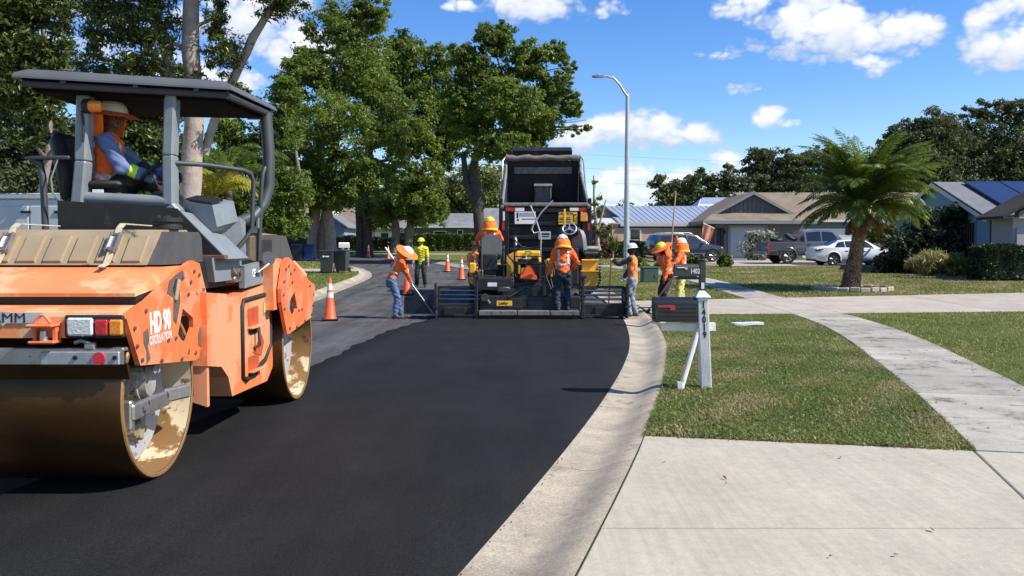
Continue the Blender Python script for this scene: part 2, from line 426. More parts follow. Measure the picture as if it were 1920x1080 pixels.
def concrete(name, c, agg=.12, stain=.25, dark=(.10, .09, .075), brush=0., objrand=.05, cov=.60):
    m = bpy.data.materials.new(name); m.use_nodes = True
    nt, N, L = nodes_of(m); b = nt.nodes['Principled BSDF']; b.inputs['Roughness'].default_value = .88; b.inputs['Specular IOR Level'].default_value = .25
    geo = N('ShaderNodeNewGeometry')
    def noise(s, d=4, r=.6, sc=(1, 1, 1), rot=0):
        n = N('ShaderNodeTexNoise'); n.inputs['Scale'].default_value = s; n.inputs['Detail'].default_value = d; n.inputs['Roughness'].default_value = r
        mp = N('ShaderNodeMapping'); mp.inputs['Scale'].default_value = sc; mp.inputs['Rotation'].default_value = (0, 0, rot)
        L(geo.outputs['Position'], mp.inputs[0]); L(mp.outputs[0], n.inputs['Vector']); return n.outputs[0]
    def mrange(v, a, c_, lo, hi):
        q = N('ShaderNodeMapRange'); q.inputs['From Min'].default_value = a; q.inputs['From Max'].default_value = c_; q.inputs['To Min'].default_value = lo; q.inputs['To Max'].default_value = hi
        L(v, q.inputs['Value']); return q.outputs[0]
    def mul(a, b_):
        n = N('ShaderNodeMath'); n.operation = 'MULTIPLY'; L(a, n.inputs[0]); L(b_, n.inputs[1]); return n.outputs[0]
    v = mul(mrange(noise(1.4, 6, .65), .3, .7, 1-stain*.6, 1+stain*.4), mul(mrange(noise(120, 3, .7), .3, .7, 1-agg, 1+agg), mrange(noise(55, 4, .75), .3, .7, 1-agg*.9, 1+agg*.9)))
    v = mul(v, mrange(noise(14, 5, .7), .3, .7, 1-.10, 1+.08))
    if brush: v = mul(v, mrange(noise(24, 3, .6, (1, .04, 1), R(-4)), .35, .65, 1-brush, 1+brush))
    oi = N('ShaderNodeObjectInfo'); v = mul(v, mrange(oi.outputs['Random'], 0, 1, 1-objrand, 1+objrand))
    mx = N('ShaderNodeMix'); mx.data_type = 'RGBA'; mx.inputs[6].default_value = (*c, 1); mx.inputs[7].default_value = (*dark, 1)
    spots = mrange(noise(2.3, 8, .72), cov, cov+.18, 0, .75*stain/.25); L(spots, mx.inputs[0])
    ml = N('ShaderNodeMix'); ml.data_type = 'RGBA'; ml.blend_type = 'MULTIPLY'; ml.inputs[0].default_value = 1
    cc = N('ShaderNodeCombineColor')
    for i in range(3): L(v, cc.inputs[i])
    L(mx.outputs[2], ml.inputs[6]); L(cc.outputs[0], ml.inputs[7]); L(ml.outputs[2], b.inputs['Base Color'])
    bp = N('ShaderNodeBump'); bp.inputs['Strength'].default_value = .5; bp.inputs['Distance'].default_value = .004; L(noise(150, 4, .7), bp.inputs['Height']); L(bp.outputs[0], b.inputs['Normal'])
    return m
M_drive = concrete('driveway_concrete', (.425, .385, .298), .08, .18, (.27, .21, .15), .06, .02)
M_kerb = concrete('kerb_concrete', (.40, .345, .258), .32, .55, (.17, .135, .10), 0, .09, .57)
M_walk = concrete('sidewalk_concrete', (.365, .340, .278), .16, .50, (.135, .125, .095), 0, .20, .53)
M_drive2 = concrete('old_driveway_concrete', (.40, .35, .285), .12, .30, (.22, .19, .15), .05, .05)

def sheet(name, ys, xfun, zfun, material, kind='structure'):
    """rows over ys; xfun(y) gives the columns of that row"""
    V = []; F = []; n = None
    for y in ys:
        xs = xfun(y); n = len(xs)
        for x in xs: V.append((x, y, zfun(x, y)))
    for i in range(len(ys)-1):
        for j in range(n-1):
            a = i*n+j; F.append((a, a+1, a+n+1, a+n))
    me = bpy.data.meshes.new(name); me.from_pydata(V, [], F); me.materials.append(material)
    me.polygons.foreach_set('use_smooth', [True]*len(F)); me.update()
    return tag(link(name, me), kind=kind)

ysg = list(np.arange(-12, 50, .5))+list(np.arange(50, 121, 1.))+[130, 150, 200, 300, 500, 900, 2500]
OFFS = np.array([.0, .02, .4, 1, 2, 3, 4.5, 6, 8, 11, 15, 20, 28, 40, 70, 140, 400, 1500])
def gx(y):
    yy = min(y, 120); a = xlo(yy); b = xro(yy)
    if y > 121: a -= (y-121)*.3; b -= (y-121)*.3
    return list((a-OFFS)[::-1])+[a+.03, (a+b)/2, b-.03]+list(b+OFFS)
def gz(x, y):
    yy = min(y, 120); z = h(y)
    inside = (xlo(yy)+.025 < x < xro(yy)-.025) if y <= 121 else False
    if inside: return z-.09
    und = .012*math.sin(x*.9+y*.37)+.01*math.sin(x*.31-y*.6)
    near = min(1, max(0, min(abs(x-xro(yy)), abs(x-xlo(yy)))-.1)/2)
    return z+LAWN-.012+und*near*0.6
ground = sheet('ground', ysg, gx, gz, M_ground)
tag(ground, 'lawn ground on both sides of the street')
yr = list(np.arange(-12, 118, .5))
road = sheet('road', yr, lambda y: np.linspace(xl(y), xr(y), 15), lambda x, y: h(y)-.035+.03*(1-((x-(xl(y)+xr(y))/2)/((xr(y)-xl(y))/2))**2), M_old)
# fresh mat from behind the paver to the camera, a real layer 3 cm thick
MATL = [(-12, -6.0), (0, -4.6), (5, -3.4), (8, -2.9), (11.4, -2.72), (14, -2.6), (16.5, -2.4), (18, -2.05), (19.6, -1.72)]
def matl(y): return np.interp(y, [p[0] for p in MATL], [p[1] for p in MATL])+.03*math.sin(y*3.1)+.025*math.sin(y*7.7)+.02*math.sin(y*17.3)
ym = list(np.arange(-12, 19.7, .25))
def matx(y): 
    a, b = matl(y), xr(y)+.012*math.sin(y*7.3)+.01*math.sin(y*17.1)+.004
    return [a-.05, a]+list(np.linspace(a, b, 12)[1:-1])+[b-.03, b]
def matz(x, y):
    q = matx(y); t = (x-(xl(y)+xr(y))/2)/((xr(y)-xl(y))/2)
    if x == q[0]: return h(y)-.03
    return h(y)+.006+.022*(1-t*t)-(.012 if x == q[-1] else 0)
mat_sheet = sheet('fresh_asphalt_mat', ym, matx, matz, M_new)
mat_sheet['label'] = 'black fresh asphalt lane behind the paver'

# kerb and gutter, cast in segments with open joints
def kerb(name, label, arr, sgn, y0, y1, seg):
    root = thing(name, label, 'kerb'); root['kind'] = 'structure'; del root['category']
    y = y0; k = 0
    prof = [(0, -.10), (0, .004), (.06, -.004), (.24, -.022), (.33, -.012), (.44, .035), (.50, .062), (.56, .078), (.60, .078), (.60, -.12)]
    while y < y1:
        ye = min(y+seg, y1); n = max(2, int((ye-y)/.3)); ys = np.linspace(y+.004, ye-.004, n+1)
        mb = MB(); V = []; F = []; m = len(prof)
        for yy in ys:
            x0 = np.interp(yy, YS, arr); s = float(np.interp(yy+.3, YS, arr)-np.interp(yy-.3, YS, arr))/.6
            ln = math.hypot(1, s); nx, ny = sgn/ln, -sgn*s/ln
            if abs(s) > 1.0: nx, ny = sgn*min(ln, 1.8), 0
            for (o, z) in prof: V.append((x0+nx*o, yy+ny*o*.0 if abs(s) > 1 else yy+ny*o, h(yy)+z))
        for i in range(n):
            for j in range(m-1):
                q = (i*m+j, i*m+j+1, (i+1)*m+j+1, (i+1)*m+j); F.append(q if sgn < 0 else q[::-1])
        F.append(tuple(range(m))); F.append(tuple(n*m+j for j in range(m))[::-1])
        mb.add(V, F); mb.build('kerb_segment', M_kerb, root, 35)
        y = ye; k += 1
    return root
kerb('kerb', 'pale concrete gutter kerb curving along the right edge of the fresh asphalt', XR, 1, -6, 66, 3.05)
kerb('kerb', 'concrete gutter kerb along the left lawn and bend', XL, -1, 14, 66, 3.05)

# slabs
def slab(name, pts, material, parent, top, thick=.12, bev=.006):
    """paving slab with a real edge: polygon pts (x, y), its surface follows the street's slope"""
    mb = MB(); n = len(pts); c = np.mean(np.array(pts), 0)
    up = []; inn = []
    for (x, y) in pts:
        d = np.array([c[0]-x, c[1]-y]); d = d/np.linalg.norm(d)
        up.append((x, y, h(y)+top-bev)); inn.append((x+d[0]*bev*1.6, y+d[1]*bev*1.6, h(y)+top))
    lo = [(x, y, h(y)+top-thick) for (x, y) in pts]
    F = [tuple(range(2*n, 3*n))]
    for i in range(n):
        j = (i+1) % n
        F.append((n+i, n+j, 2*n+j, 2*n+i)); F.append((i, j, n+j, n+i))
    mb.add(lo+up+inn, F)
    return mb.build(name, material, parent, 25)
def struct_root(name, label):
    o = bpy.data.objects.new(name, None); col.objects.link(o); o['kind'] = 'structure'; o['label'] = label; return o
def dedge(x): return 6.82-(x-1.10)*.208        # far edge of the near driveway
g = .006
dr = struct_root('driveway', 'broad pale concrete driveway in the near right corner')
def kl(y): return float(xro(y))+.014
JY = 4.55
def SW(y): return float(swl(y))
slab('driveway_slab', [(SW(6.3)-g, dedge(3.55)), (kl(6.8), dedge(kl(6.8)))]+[(kl(y), y) for y in (6.3, 5.7, 5.1, JY+.008)]+[(SW(JY)-g, JY+.008)]+[(SW(5.4)-g, 5.4)], M_drive, dr, .088)
slab('driveway_slab', [(kl(y), y) for y in (JY-.008, 4, 3.4, 2.8, 2.1, 1.4)]+[(SW(1.4)-g, 1.4)]+[(SW(y)-g, y) for y in (2.1, 2.8, 3.4, 4, JY-.008)], M_drive, dr, .088)
slab('driveway_slab', [(kl(y), y) for y in (1.39, .6, -.2, -1, -2, -3)]+[(SW(y)-g, y) for y in (-3, -2, -1, -.2, .6, 1.39)], M_drive, dr, .088)
slab('driveway_slab', [(SW(y)+g, y) for y in (-3, -1, .6, 2.1, 3.4, JY-.01)]+[(9, JY-.8), (9, -3)], M_drive, dr, .088)
slab('driveway_slab', [(SW(JY)+g, JY), (SW(5.4)+g, 5.4), (SW(6.3)+g, dedge(SW(6.3))-.006), (9, dedge(9)-.006), (9, JY-.78)], M_drive, dr, .088)
# sidewalk
sw = struct_root('sidewalk', 'weathered concrete sidewalk between the verge and the front lawns')
def swslab(y0, y1, parent=sw, m=M_walk, top=.095):
    ys = np.linspace(y0+.014, y1-.014, 3 if y1-y0 < 3 else 8)
    slab('sidewalk_slab', [(float(swl(y)), y-.05) for y in ys][::-1]+[(float(swr(y)), y-.05-(float(swr(y))-float(swl(y)))*.20) for y in ys], m, parent, top)
y = 6.95
swy = [6.36, 7.62, 8.9, 10.25, 11.6, 13.0, 14.4, 15.8, 17.2, 18.6, 20.0]
for a, b in zip(swy[:-1], swy[1:]): swslab(a, b)
y = 24.2
while y < 46: swslab(y, y+1.52); y += 1.52
# second driveway crossing to the right
d2 = struct_root('driveway', 'older concrete driveway crossing the sidewalk beyond the mailboxes')
def far2(x): return 23.2+(x-3.3)*.235
def near2(x): return 19.35+(x-3.3)*.105
xs2 = [float(xro(21))+.03, float(swl(21)), float(swr(21)), 12, 16.5, 21, 26]
for a, b in zip(xs2[:-1], xs2[1:]):
    slab('driveway_slab', [(a+g, near2(a)), (b-g, near2(b)), (b-g, far2(b)), (a+g, far2(a))], M_drive2, d2, .092)
d3 = struct_root('driveway', 'concrete drive in front of the grey garage house')
for a, b in ((7.5, 12), (12, 16.5), (16.5, 21), (21, 25.2)):
    slab('driveway_slab', [(a+g, 45.6), (b-g, 45.6), (b-g, 54.0), (a+g, 54.0)], M_drive2, d3, .10)
slab('driveway_slab', [(13.2, 54.02), (17.6, 54.02), (17.6, 57), (13.2, 57)], M_drive2, d3, .10)
d4 = struct_root('driveway', 'narrow concrete strip in the left lawn beside the bins')
slab('driveway_slab', [(-17, 40.2), (-7.55, 40.2), (-7.9, 42.6), (-17, 42.6)], M_drive2, d4, .09)
d5 = struct_root('sidewalk', 'pale sidewalk strip before the long hedge')
for k in range(9):
    a = -13+k*1.7
    slab('sidewalk_slab', [(a+g, 66.5+k*.05), (a+1.7-g, 66.5+k*.05), (a+1.7-g, 68.3), (a+g, 68.3)], M_walk, d5, .12)
d6 = struct_root('sidewalk', 'sidewalk slabs along the outer side of the far bend')
for k in range(12):
    ya = 34+k*1.6; 
    f = lambda yy: float(xro(yy))+1.5
    slab('sidewalk_slab', [(f(ya+1.58), ya+1.59), (f(ya), ya+.01), (f(ya)+1.3, ya+.01), (f(ya+1.58)+1.3, ya+1.59)], M_walk, d6, .10) if ya > 47 else None
# asphalt spilled by the rake
mb = MB(); rr = random.Random(4)
for i in range(130):
    a = rr.uniform(0, 6.28); q = abs(rr.gauss(0, 1)); x = -1.9+q*.42*math.cos(a); yy = 19.35+q*.22*math.sin(a); s = rr.uniform(.012, .04)
    zz = h(yy)+.0+.055*max(0, 1-q/1.5)
    mb.ell((x, yy, zz), (s, s, s*.7), 5, 3)
M_loose = mat('loose_asphalt', (.035, .028, .02), .8, 0, .4, 20)
tag(mb.build('loose_asphalt', M_loose), 'small heap of loose brown-black asphalt under the rake', 'asphalt', kind='stuff')

mb = MB(); rr = random.Random(9)
for i in range(130):
    yy = rr.uniform(3.2, 18.5); x = float(xr(yy))+.01+abs(rr.gauss(0, .018)); q = rr.uniform(.002, .006); mb.ell((x, yy, .004+q*.4), (q, q, q*.8), 5, 3)
tag(mb.build('asphalt_crumbs', M_loose), 'loose black crumbs along the kerb side of the fresh asphalt', 'asphalt', kind='stuff')
# ------------------------------------------------------------------ tandem road roller
ORG = (.80, .200, .062)
M_or = mat('roller_orange_paint', ORG, .46, 0, .12, 3, .05, 40, [((.74, .30, .15), 1.4, .50), ((.34, .13, .06), 5, .57, .10), ((.045, .03, .025), 11, .70), ((.05, .035, .03), 30, .72)], coat=.06)
M_orw = mat('roller_orange_worn', (.76, .165, .050), .5, 0, .12, 4, .08, 50, [((.66, .24, .12), 2.5, .52), ((.25, .10, .05), 7, .56, .12), ((.05, .035, .03), 7.5, .63), ((.04, .03, .028), 24, .69)], coat=.05)
M_hood = mat('roller_hood_faded', (.80, .265, .095), .46, 0, .12, 2.5, .05, 40, [((.74, .40, .20), 1.5, .50), ((.36, .18, .09), 4, .58, .2), ((.08, .05, .035), 18, .71)], coat=.1)
M_gry = mat('roller_grey_paint', (.19, .212, .225), .45, 0, .14, 4, .05, 60, [((.20, .17, .12), 5, .66)])
M_dgry = mat('roller_dark_grey', (.045, .05, .056), .5, 0, .15, 5, .05)
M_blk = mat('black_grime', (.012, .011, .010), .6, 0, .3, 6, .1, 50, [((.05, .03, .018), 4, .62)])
M_rub = mat('black_rubber', (.014, .014, .015), .6, 0, .15, 20)
M_tank = mat('tank_plastic_dusty', (.30, .225, .135), .7, 0, .16, 3, .08, 30, [((.075, .068, .06), 3.2, .57)])
M_tankd = mat('tank_plastic_dark', (.07, .068, .064), .6, 0, .2, 4, .05)
M_steel = mat('worn_steel', (.42, .40, .37), .38, .8, .2, 8, .05, 60, [((.12, .08, .05), 8, .6)])
M_drum = mat('drum_rust_brown', (.088, .043, .015), .36, .7, .35, 1.6, .06, 30)
M_rim = mat('drum_rim', (.30, .155, .06), .5, .25, .2, 6, .08, 50)
M_dint = mat('drum_inside_flaking', (.60, .50, .32), .7, 0, .1, 2, .05, 30, [((.21, .11, .035), 2.2, .50), ((.10, .055, .025), 4.5, .62)])
M_dgw = mat('drum_plate_grey', (.34, .34, .34), .6, 0, .15, 5, .05, 40, [((.2, .16, .1), 5, .6)])
M_web = mat('strap_webbing', (.50, .42, .28), .9, 0, .25, 30, .2, 200)
M_white = mat('white_paint', (.80, .79, .76), .5, 0, .06, 6)
M_wdecal = mat('white_decal', (.82, .80, .78), .5, 0, .05, 6, 0, 60, [((.75, .15, .05), 30, .66)])
M_lamp = mat('clear_lamp_glass', (.60, .62, .58), .12, 0, .15, 30, .3, 60, coat=.8)
M_red = mat('red_lens', (.55, .02, .02), .15, 0, .2, 60, .3, 120, coat=.8)
M_amb = mat('amber_lens', (.85, .26, .02), .15, 0, .2, 60, .3, 120, coat=.8)
M_yel = mat('yellow_paint', (.80, .46, .03), .45, 0, .1, 4, .05, 40, [((.05, .04, .03), 6, .66)])
M_ylab = mat('yellow_label', (.75, .55, .08), .5, 0, .1, 10)
M_txtblk = mat('black_print', (.015, .015, .015), .6, 0, .1, 10)
M_bolt = mat('bolt_steel', (.35, .30, .26), .35, .9, .2, 30)

rol = thing('road_roller', 'orange tandem road roller with dark grey sun roof, nearest machine on the fresh asphalt', 'road roller', (-2.5, 5.84, 0.03))
RW = 1.68
def drum(cx, cy, name='drum'):
    mb = MB(); n = 72; r = .6
    o = mb; x1, x0 = cx, cx-RW
    mb.lathe([(r-.035, x0), (r-.004, x0), (r, x0+.012), (r, x1-.012), (r-.006, x1), (r-.03, x1), (r-.034, x1-.01)], (0, cy, r), n, 'x')
    # drop the end caps the lathe made: they would close the hollow drum
    keep = [i for i, f in enumerate(mb.f) if len(f) <= 4]
    mb.f = [mb.f[i] for i in keep]; mb.m = [mb.m[i] for i in keep]
    d = mb.build(name, M_drum, rol, 30)
    rm = MB(); rm.lathe([(r-.036, x1+.002), (r-.03, x1+.006), (r-.008, x1+.006), (r-.002, x1-.004)], (0, cy, r), n, 'x'); rm.f = [f for f in rm.f if len(f) <= 4]; rm.m = [0]*len(rm.f)
    rm.build('rim', M_rim, d, 30)
    iw = MB(); iw.lathe([(r-.036, x1-.004), (r-.040, x1-.24), (.05, x1-.24)], (0, cy, r), n, 'x'); iw.f = [f for f in iw.f if len(f) <= 4]; iw.m = [0]*len(iw.f)
    iw.build('inner_wall', M_dint, d, 30)
    iw = MB(); iw.lathe([(r-.036, x0+.004), (r-.042, x0+.3), (.05, x0+.3)], (0, cy, r), 36, 'x'); iw.f = [f for f in iw.f if len(f) <= 4]; iw.m = [0]*len(iw.f)
    iw.build('inner_wall', M_dint, d, 30)
    # disc plate with four round openings around the motor
    pl = MB(); pl.lathe([(.50, x1-.235), (.50, x1-.20), (.22, x1-.20), (.20, x1-.225)], (0, cy, r), 40, 'x'); pl.f = [f for f in pl.f if len(f) <= 4]; pl.m = [0]*len(pl.f)
    for k in range(7):
        a = k*2*math.pi/7+.3; pl.cyl((x1-.205, cy+.385*math.cos(a), r+.385*math.sin(a)), (x1-.185, cy+.385*math.cos(a), r+.385*math.sin(a)), .016, n=8)
    pl.build('disc_plate', M_dgw, d, 40)
    return d
dA = drum(0.0, 0.0); dB = drum(.2, 3.0)
# motor and bracket in the near drum
mb = MB()
mb.cyl((-.30, 0, .66), (-.12, 0, .66), .14, .12, 20); mb.cyl((-.12, 0, .66), (-.07, 0, .66), .10, .09, 18)
mb.box((-.14, .05, .76), (.16, .30, .13), rot=Matrix.Rotation(R(18), 3, 'X'), bev=.025)
mb.box((-.10, .17, .83), (.12, .12, .12), rot=Matrix.Rotation(R(30), 3, 'X'), bev=.02)
mb.tube([(-.08, .20, .84), (-.05, .16, .92), (-.06, .08, .97)], .02, 8); mb.tube([(-.08, .1, .78), (-.03, .16, .85), (-.03, .24, .83)], .016, 8)
mb.cyl((-.06, -.08, .77), (.0, -.08, .77), .03, n=10); mb.cyl((-.06, .02, .80), (.0, .02, .80), .026, n=10)
mot = mb.build('motor', mat('motor_grey', (.30, .285, .25), .6, .2, .25, 12, .1, 40, [((.05, .045, .04), 9, .6)]), dA, 35)
mb = MB()
mb.box((-.02, -.14, .53), (.05, .58, .11), bev=.012); mb.box((.01, .24, .545), (.05, .26, .10), rz=R(-20), bev=.012)
mb.box((-.06, -.41, .50), (.10, .06, .22), bev=.012)
mb.build('bracket', M_steel, dA, 35)
mb = MB(); mb.box((-.17, -.02, .36), (.05, .20, .20), rot=Matrix.Rotation(R(-15), 3, 'X'), bev=.015); mb.cyl((-.22, -.10, .38), (-.12, -.10, .36), .08, .06, 14); mb.build('suspension_block', M_tank, dA, 35)
mb = MB(); mb.box((.14, 2.93, .98), (.1, .26, .16), rot=Matrix.Rotation(R(30), 3, 'X'), bev=.02); mb.cyl((.05, 3.0, .85), (.18, 2.9, .85), .06, n=12); mb.tube([(.16, 2.85, .95), (.2, 2.75, .9), (.18, 2.7, .82)], .02, 8)
mb.build('motor', bpy.data.materials['motor_grey'], dB, 35)
# dark yoke behind the side plates, down to the hubs
mb = MB()
for sx, dy, dx in ((-.14, .0, 0), (-1.54, .0, 0), (-.14, 3.0, .2), (-1.54, 3.0, .2)):
    mb.extrude([(sx+dx, dy-.30, 1.24), (sx+dx, dy+.34, 1.24), (sx+dx, dy+.30, .98), (sx+dx, dy+.12, .80), (sx+dx, dy-.06, .80), (sx+dx, dy-.32, .98)], (-.10, 0, 0))
mb.build('yoke', M_blk, rol, 35)

# --- module bodies (rear and front): cross plate, ledge, sloped hood
def module(dx, cy, f):
    """f=-1 the rear module, +1 the front one (mirrored)"""
    Y = lambda y: cy - f*y if f > 0 else cy + y
    x0, x1 = -1.70+dx, .008+dx
    def ex(prof, m, name, a=x0, b=x1, par=rol):
        mb = MB(); mb.extrude([(a, Y(y), z) for (y, z) in prof], (b-a, 0, 0)); return mb.build(name, m, par, 25)
    body = ex([(-.62, 1.05), (-.62, 1.185), (-.607, 1.212), (-.575, 1.228), (-.375, 1.242), (-.355, 1.18), (.62, 1.18), (.70, 1.10), (-.30, 1.12), (-.34, 1.05)], M_hood, 'cross_member')
    ex([(-.35, 1.185), (-.35, 1.325), (.70, 1.40), (.70, 1.185)], M_blk, 'dark_recess', x0+.01, x1-.01)  # black strip filling the gap below the hood's lower edge
    ex([(-.385, 1.298), (-.388, 1.322), (-.37, 1.338), (.10, 1.485), (.68, 1.488), (.68, 1.42), (-.34, 1.305)], M_hood, 'hood')
    tk = ex([(.085, 1.498), (.285, 1.735), (.325, 1.756), (.84, 1.765), (.88, 1.73), (.90, 1.498)], M_tank, 'water_tank', x0+.06, x1-.13)
    ex([(.10, 1.499), (.32, 1.70), (.36, 1.742), (.80, 1.748), (.86, 1.70), (.88, 1.499)], M_tankd, 'tank_end', x1-.131, x1-.02)
    # raised lands on the tank's slope leave the moulded grooves between them
    w = (x1-x0-.19); n = 8; th = math.atan2(.237, .2); nrm = Vector((0, -math.sin(th), math.cos(th)))
    mb = MB()
    for k in range(n):
        xa = x0+.07+w*k/n; xb = xa+w/n-.055
        pts = [(.10, 1.512), (.275, 1.722), (.245, 1.748), (.07, 1.538)]
        for (pa, pb, zz) in (((.098, 1.512), (.262, 1.707), .018),):
            q = [(xa, pa[0], pa[1]), (xb, pa[0], pa[1]), (xb-.0, pb[0], pb[1]), (xa+.0, pb[0], pb[1])]
            P0 = [Vector((x, Y(y), z)) for x, y, z in q]; nn = Vector((0, nrm.y*(1 if f < 0 else -1), nrm.z))
            top = [p+nn*zz for p in P0]; c = sum(top, Vector())/4; top = [t+(c-t)*.06 for t in top]
            mb.add(P0+top, [(4, 5, 6, 7), (0, 1, 5, 4), (1, 2, 6, 5), (2, 3, 7, 6), (3, 0, 4, 7)])
    mb.build('tank_panel', M_tank, tk, 20)
    if f < 0:
        for sx in (-.39, -1.17):
            mb = MB()
            for (a, b) in (((.065, 1.497), (.275, 1.757)), ((.275, 1.757), (.33, 1.787)), ((.33, 1.787), (.86, 1.785)), ((-.02, 1.475), (.065, 1.497))):
                d = Vector((0, b[0]-a[0], b[1]-a[1])); L_ = d.length; mid = Vector((sx, (a[0]+b[0])/2, (a[1]+b[1])/2))
                mb.box(mid+Vector((0, -.012, .012)), (.045, L_+.01, .008), rot=Matrix.Rotation(math.atan2(d.z, d.y), 3, 'X'))
            st = mb.build('strap', M_web, tk, 0)
            mb = MB(); Rx = Matrix.Rotation(th, 3, 'X')
            mb.box((sx, .165, 1.655), (.07, .13, .02), rot=Rx, bev=.006); mb.box((sx-.03, .16, 1.66), (.012, .17, .04), rot=Rx); mb.box((sx+.03, .16, 1.66), (.012, .17, .04), rot=Rx)
            mb.cyl((sx-.045, .12, 1.615), (sx+.045, .12, 1.615), .016, n=10); mb.cyl((sx-.04, .21, 1.72), (sx+.04, .21, 1.72), .012, n=10)
            mb.build('buckle', M_steel, st, 30)
        mb = MB(); mb.lathe([(.11, 1.765), (.11, 1.79), (.10, 1.80), (.10, 1.815), (.115, 1.82), (.115, 1.845), (.10, 1.855), (.03, 1.855)], (-.17, .58, 0), 24)
        for k in range(6): a = k*math.pi/3; mb.box((-.17+.085*math.cos(a), .58+.085*math.sin(a), 1.86), (.03, .03, .02), rz=a)
        mb.build('filler_cap', M_rub, tk, 35)
    return body
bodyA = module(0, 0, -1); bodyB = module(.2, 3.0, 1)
# --- side plates with a real opening for the hoses
OUT = [(-.60, 1.17), (-.42, .846), (.53, .752), (.60, .765), (.79, 1.09), (.80, 1.222), (.645, 1.50), (.50, 1.525), (.40, 1.50), (.18, 1.43), (-.30, 1.268), (-.55, 1.21)]
HOLE = [(.30, 1.17), (.49, 1.085), (.50, 1.01), (.38, .90), (.26, .94), (.20, .99)]
def side_plate(x, cy, f, th=.035):
    Y = lambda y: cy + y if f < 0 else cy - y
    o = [(Y(y), z) for y, z in OUT]; hl = [(Y(y), z) for y, z in HOLE]
    mb = MB()
    n, m = len(o), len(hl)
    # outline joined to the hole by a slit, one ring of quads round each edge
    i0 = 8; j0 = min(range(m), key=lambda j: (hl[j][0]-o[i0][0])**2+(hl[j][1]-o[i0][1])**2)
    order_o = [(i0+k) % n for k in range(n+1)]
    order_h = [(j0-k) % m for k in range(m+1)]
    sgn = lambda p: sum(p[i][0]*p[(i+1) % len(p)][1]-p[(i+1) % len(p)][0]*p[i][1] for i in range(len(p)))
    if sgn(o)*sgn(hl) < 0: order_h = order_h[::-1]
    V = [(x, *p) for p in o]+[(x, *p) for p in hl]+[(x-th, *p) for p in o]+[(x-th, *p) for p in hl]
    cap = [i for i in order_o]+[n+j for j in order_h]
    F = [tuple(cap) if sgn(o) > 0 else tuple(cap[::-1])]
    off = n+m; back = [c+off for c in cap]; F.append(tuple(back[::-1]) if sgn(o) > 0 else tuple(back))
    for i in range(n): j = (i+1) % n; F.append((i, j, off+j, off+i) if sgn(o) < 0 else (j, i, off+i, off+j))
    for i in range(m): j = (i+1) % m; F.append((n+j, n+i, off+n+i, off+n+j))
    mb.add(V, F)
    p = mb.build('side_plate', M_orw, rol, 25)
    for (y, z) in ((-.50, 1.10), (-.47, .98), (-.40, .88), (-.10, .835), (.25, .80), (.52, .81), (.70, 1.02), (.73, 1.16), (.70, 1.29), (.62, 1.41), (.52, 1.44), (.30, 1.40), (.40, 1.27), (.02, .965), (.15, .965), (-.33, 1.20), (.45, 1.36)):
        bb = MB(); bb.cyl((x, Y(y), z), (x+.012, Y(y), z), .017, .014, 8); bb.build('bolt', M_bolt, p, 30)
    hs = MB()
    for k in range(5):
        hs.tube([(x-.06-.012*k, Y(.22+.035*k), .84), (x-.045-.01*k, Y(.25+.05*k), .98), (x-.05-.01*k, Y(.21+.05*k), 1.12), (x-.12, Y(.1+.03*k), 1.2)], .022, 8)
    hs.build('hose', M_rub, p, 60)
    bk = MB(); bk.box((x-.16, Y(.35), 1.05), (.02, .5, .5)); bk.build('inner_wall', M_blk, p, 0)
    return p
sA = side_plate(.05, 0, -1); side_plate(-1.705, 0, -1); sB = side_plate(.25, 3.0, 1); side_plate(-1.505, 3.0, 1)
# patches of bare metal on the near plate, slot with a pale pipe, lettering
M_bare = mat('bare_brown_metal', (.12, .085, .065), .7, .1, .25, 20, .1)
mb = MB()
mb.extrude([(.051, .06, 1.385), (.051, .16, 1.42), (.051, .30, 1.455), (.051, .33, 1.43), (.051, .24, 1.34), (.051, .25, 1.22), (.051, .17, 1.06), (.051, .12, 1.10), (.051, .13, 1.26), (.051, .02, 1.30)], (.0015, 0, 0)); mb.build('bare_patch', M_bare, sA, 0); mb = MB()
mb.extrude([(.051, .58, .93), (.051, .62, 1.0), (.051, .66, .99), (.051, .68, .91), (.051, .63, .84), (.051, .59, .86)], (.0015, 0, 0)); mb.build('bare_patch', M_bare, sA, 0); mb = MB()
mb.extrude([(.051, -.37, 1.06), (.051, -.30, 1.08), (.051, -.28, 1.0), (.051, -.31, .96), (.051, -.27, .87), (.051, -.33, .84), (.051, -.33, .93), (.051, -.37, .99)], (.0015, 0, 0))
mb.build('bare_patch', M_bare, sA, 0)
mb = MB(); mb.extrude([(.0535, .16, 1.25), (.0535, .12, 1.33), (.0535, .17, 1.395), (.0535, .22, 1.39), (.0535, .19, 1.30)], (.0015, 0, 0)); mb.build('slot', M_txtblk, sA, 0)
mb = MB(); mb.capsule((.056, .155, 1.25), (.056, .21, 1.375), .018, .018, 8); mb.build('pipe', M_tank, sA, 50)
text('lettering', 'HD 90', .20, M_wdecal, sA, face((.0525, -.10, 1.105), (0, 1, .03), (0, -.12, 1)), .001, .0075, .62)
text('lettering', 'OSCILLATION', .088, M_wdecal, sA, face((.0525, -.10, .992), (0, 1, .03), (0, -.12, 1)), .001, 0, .66)
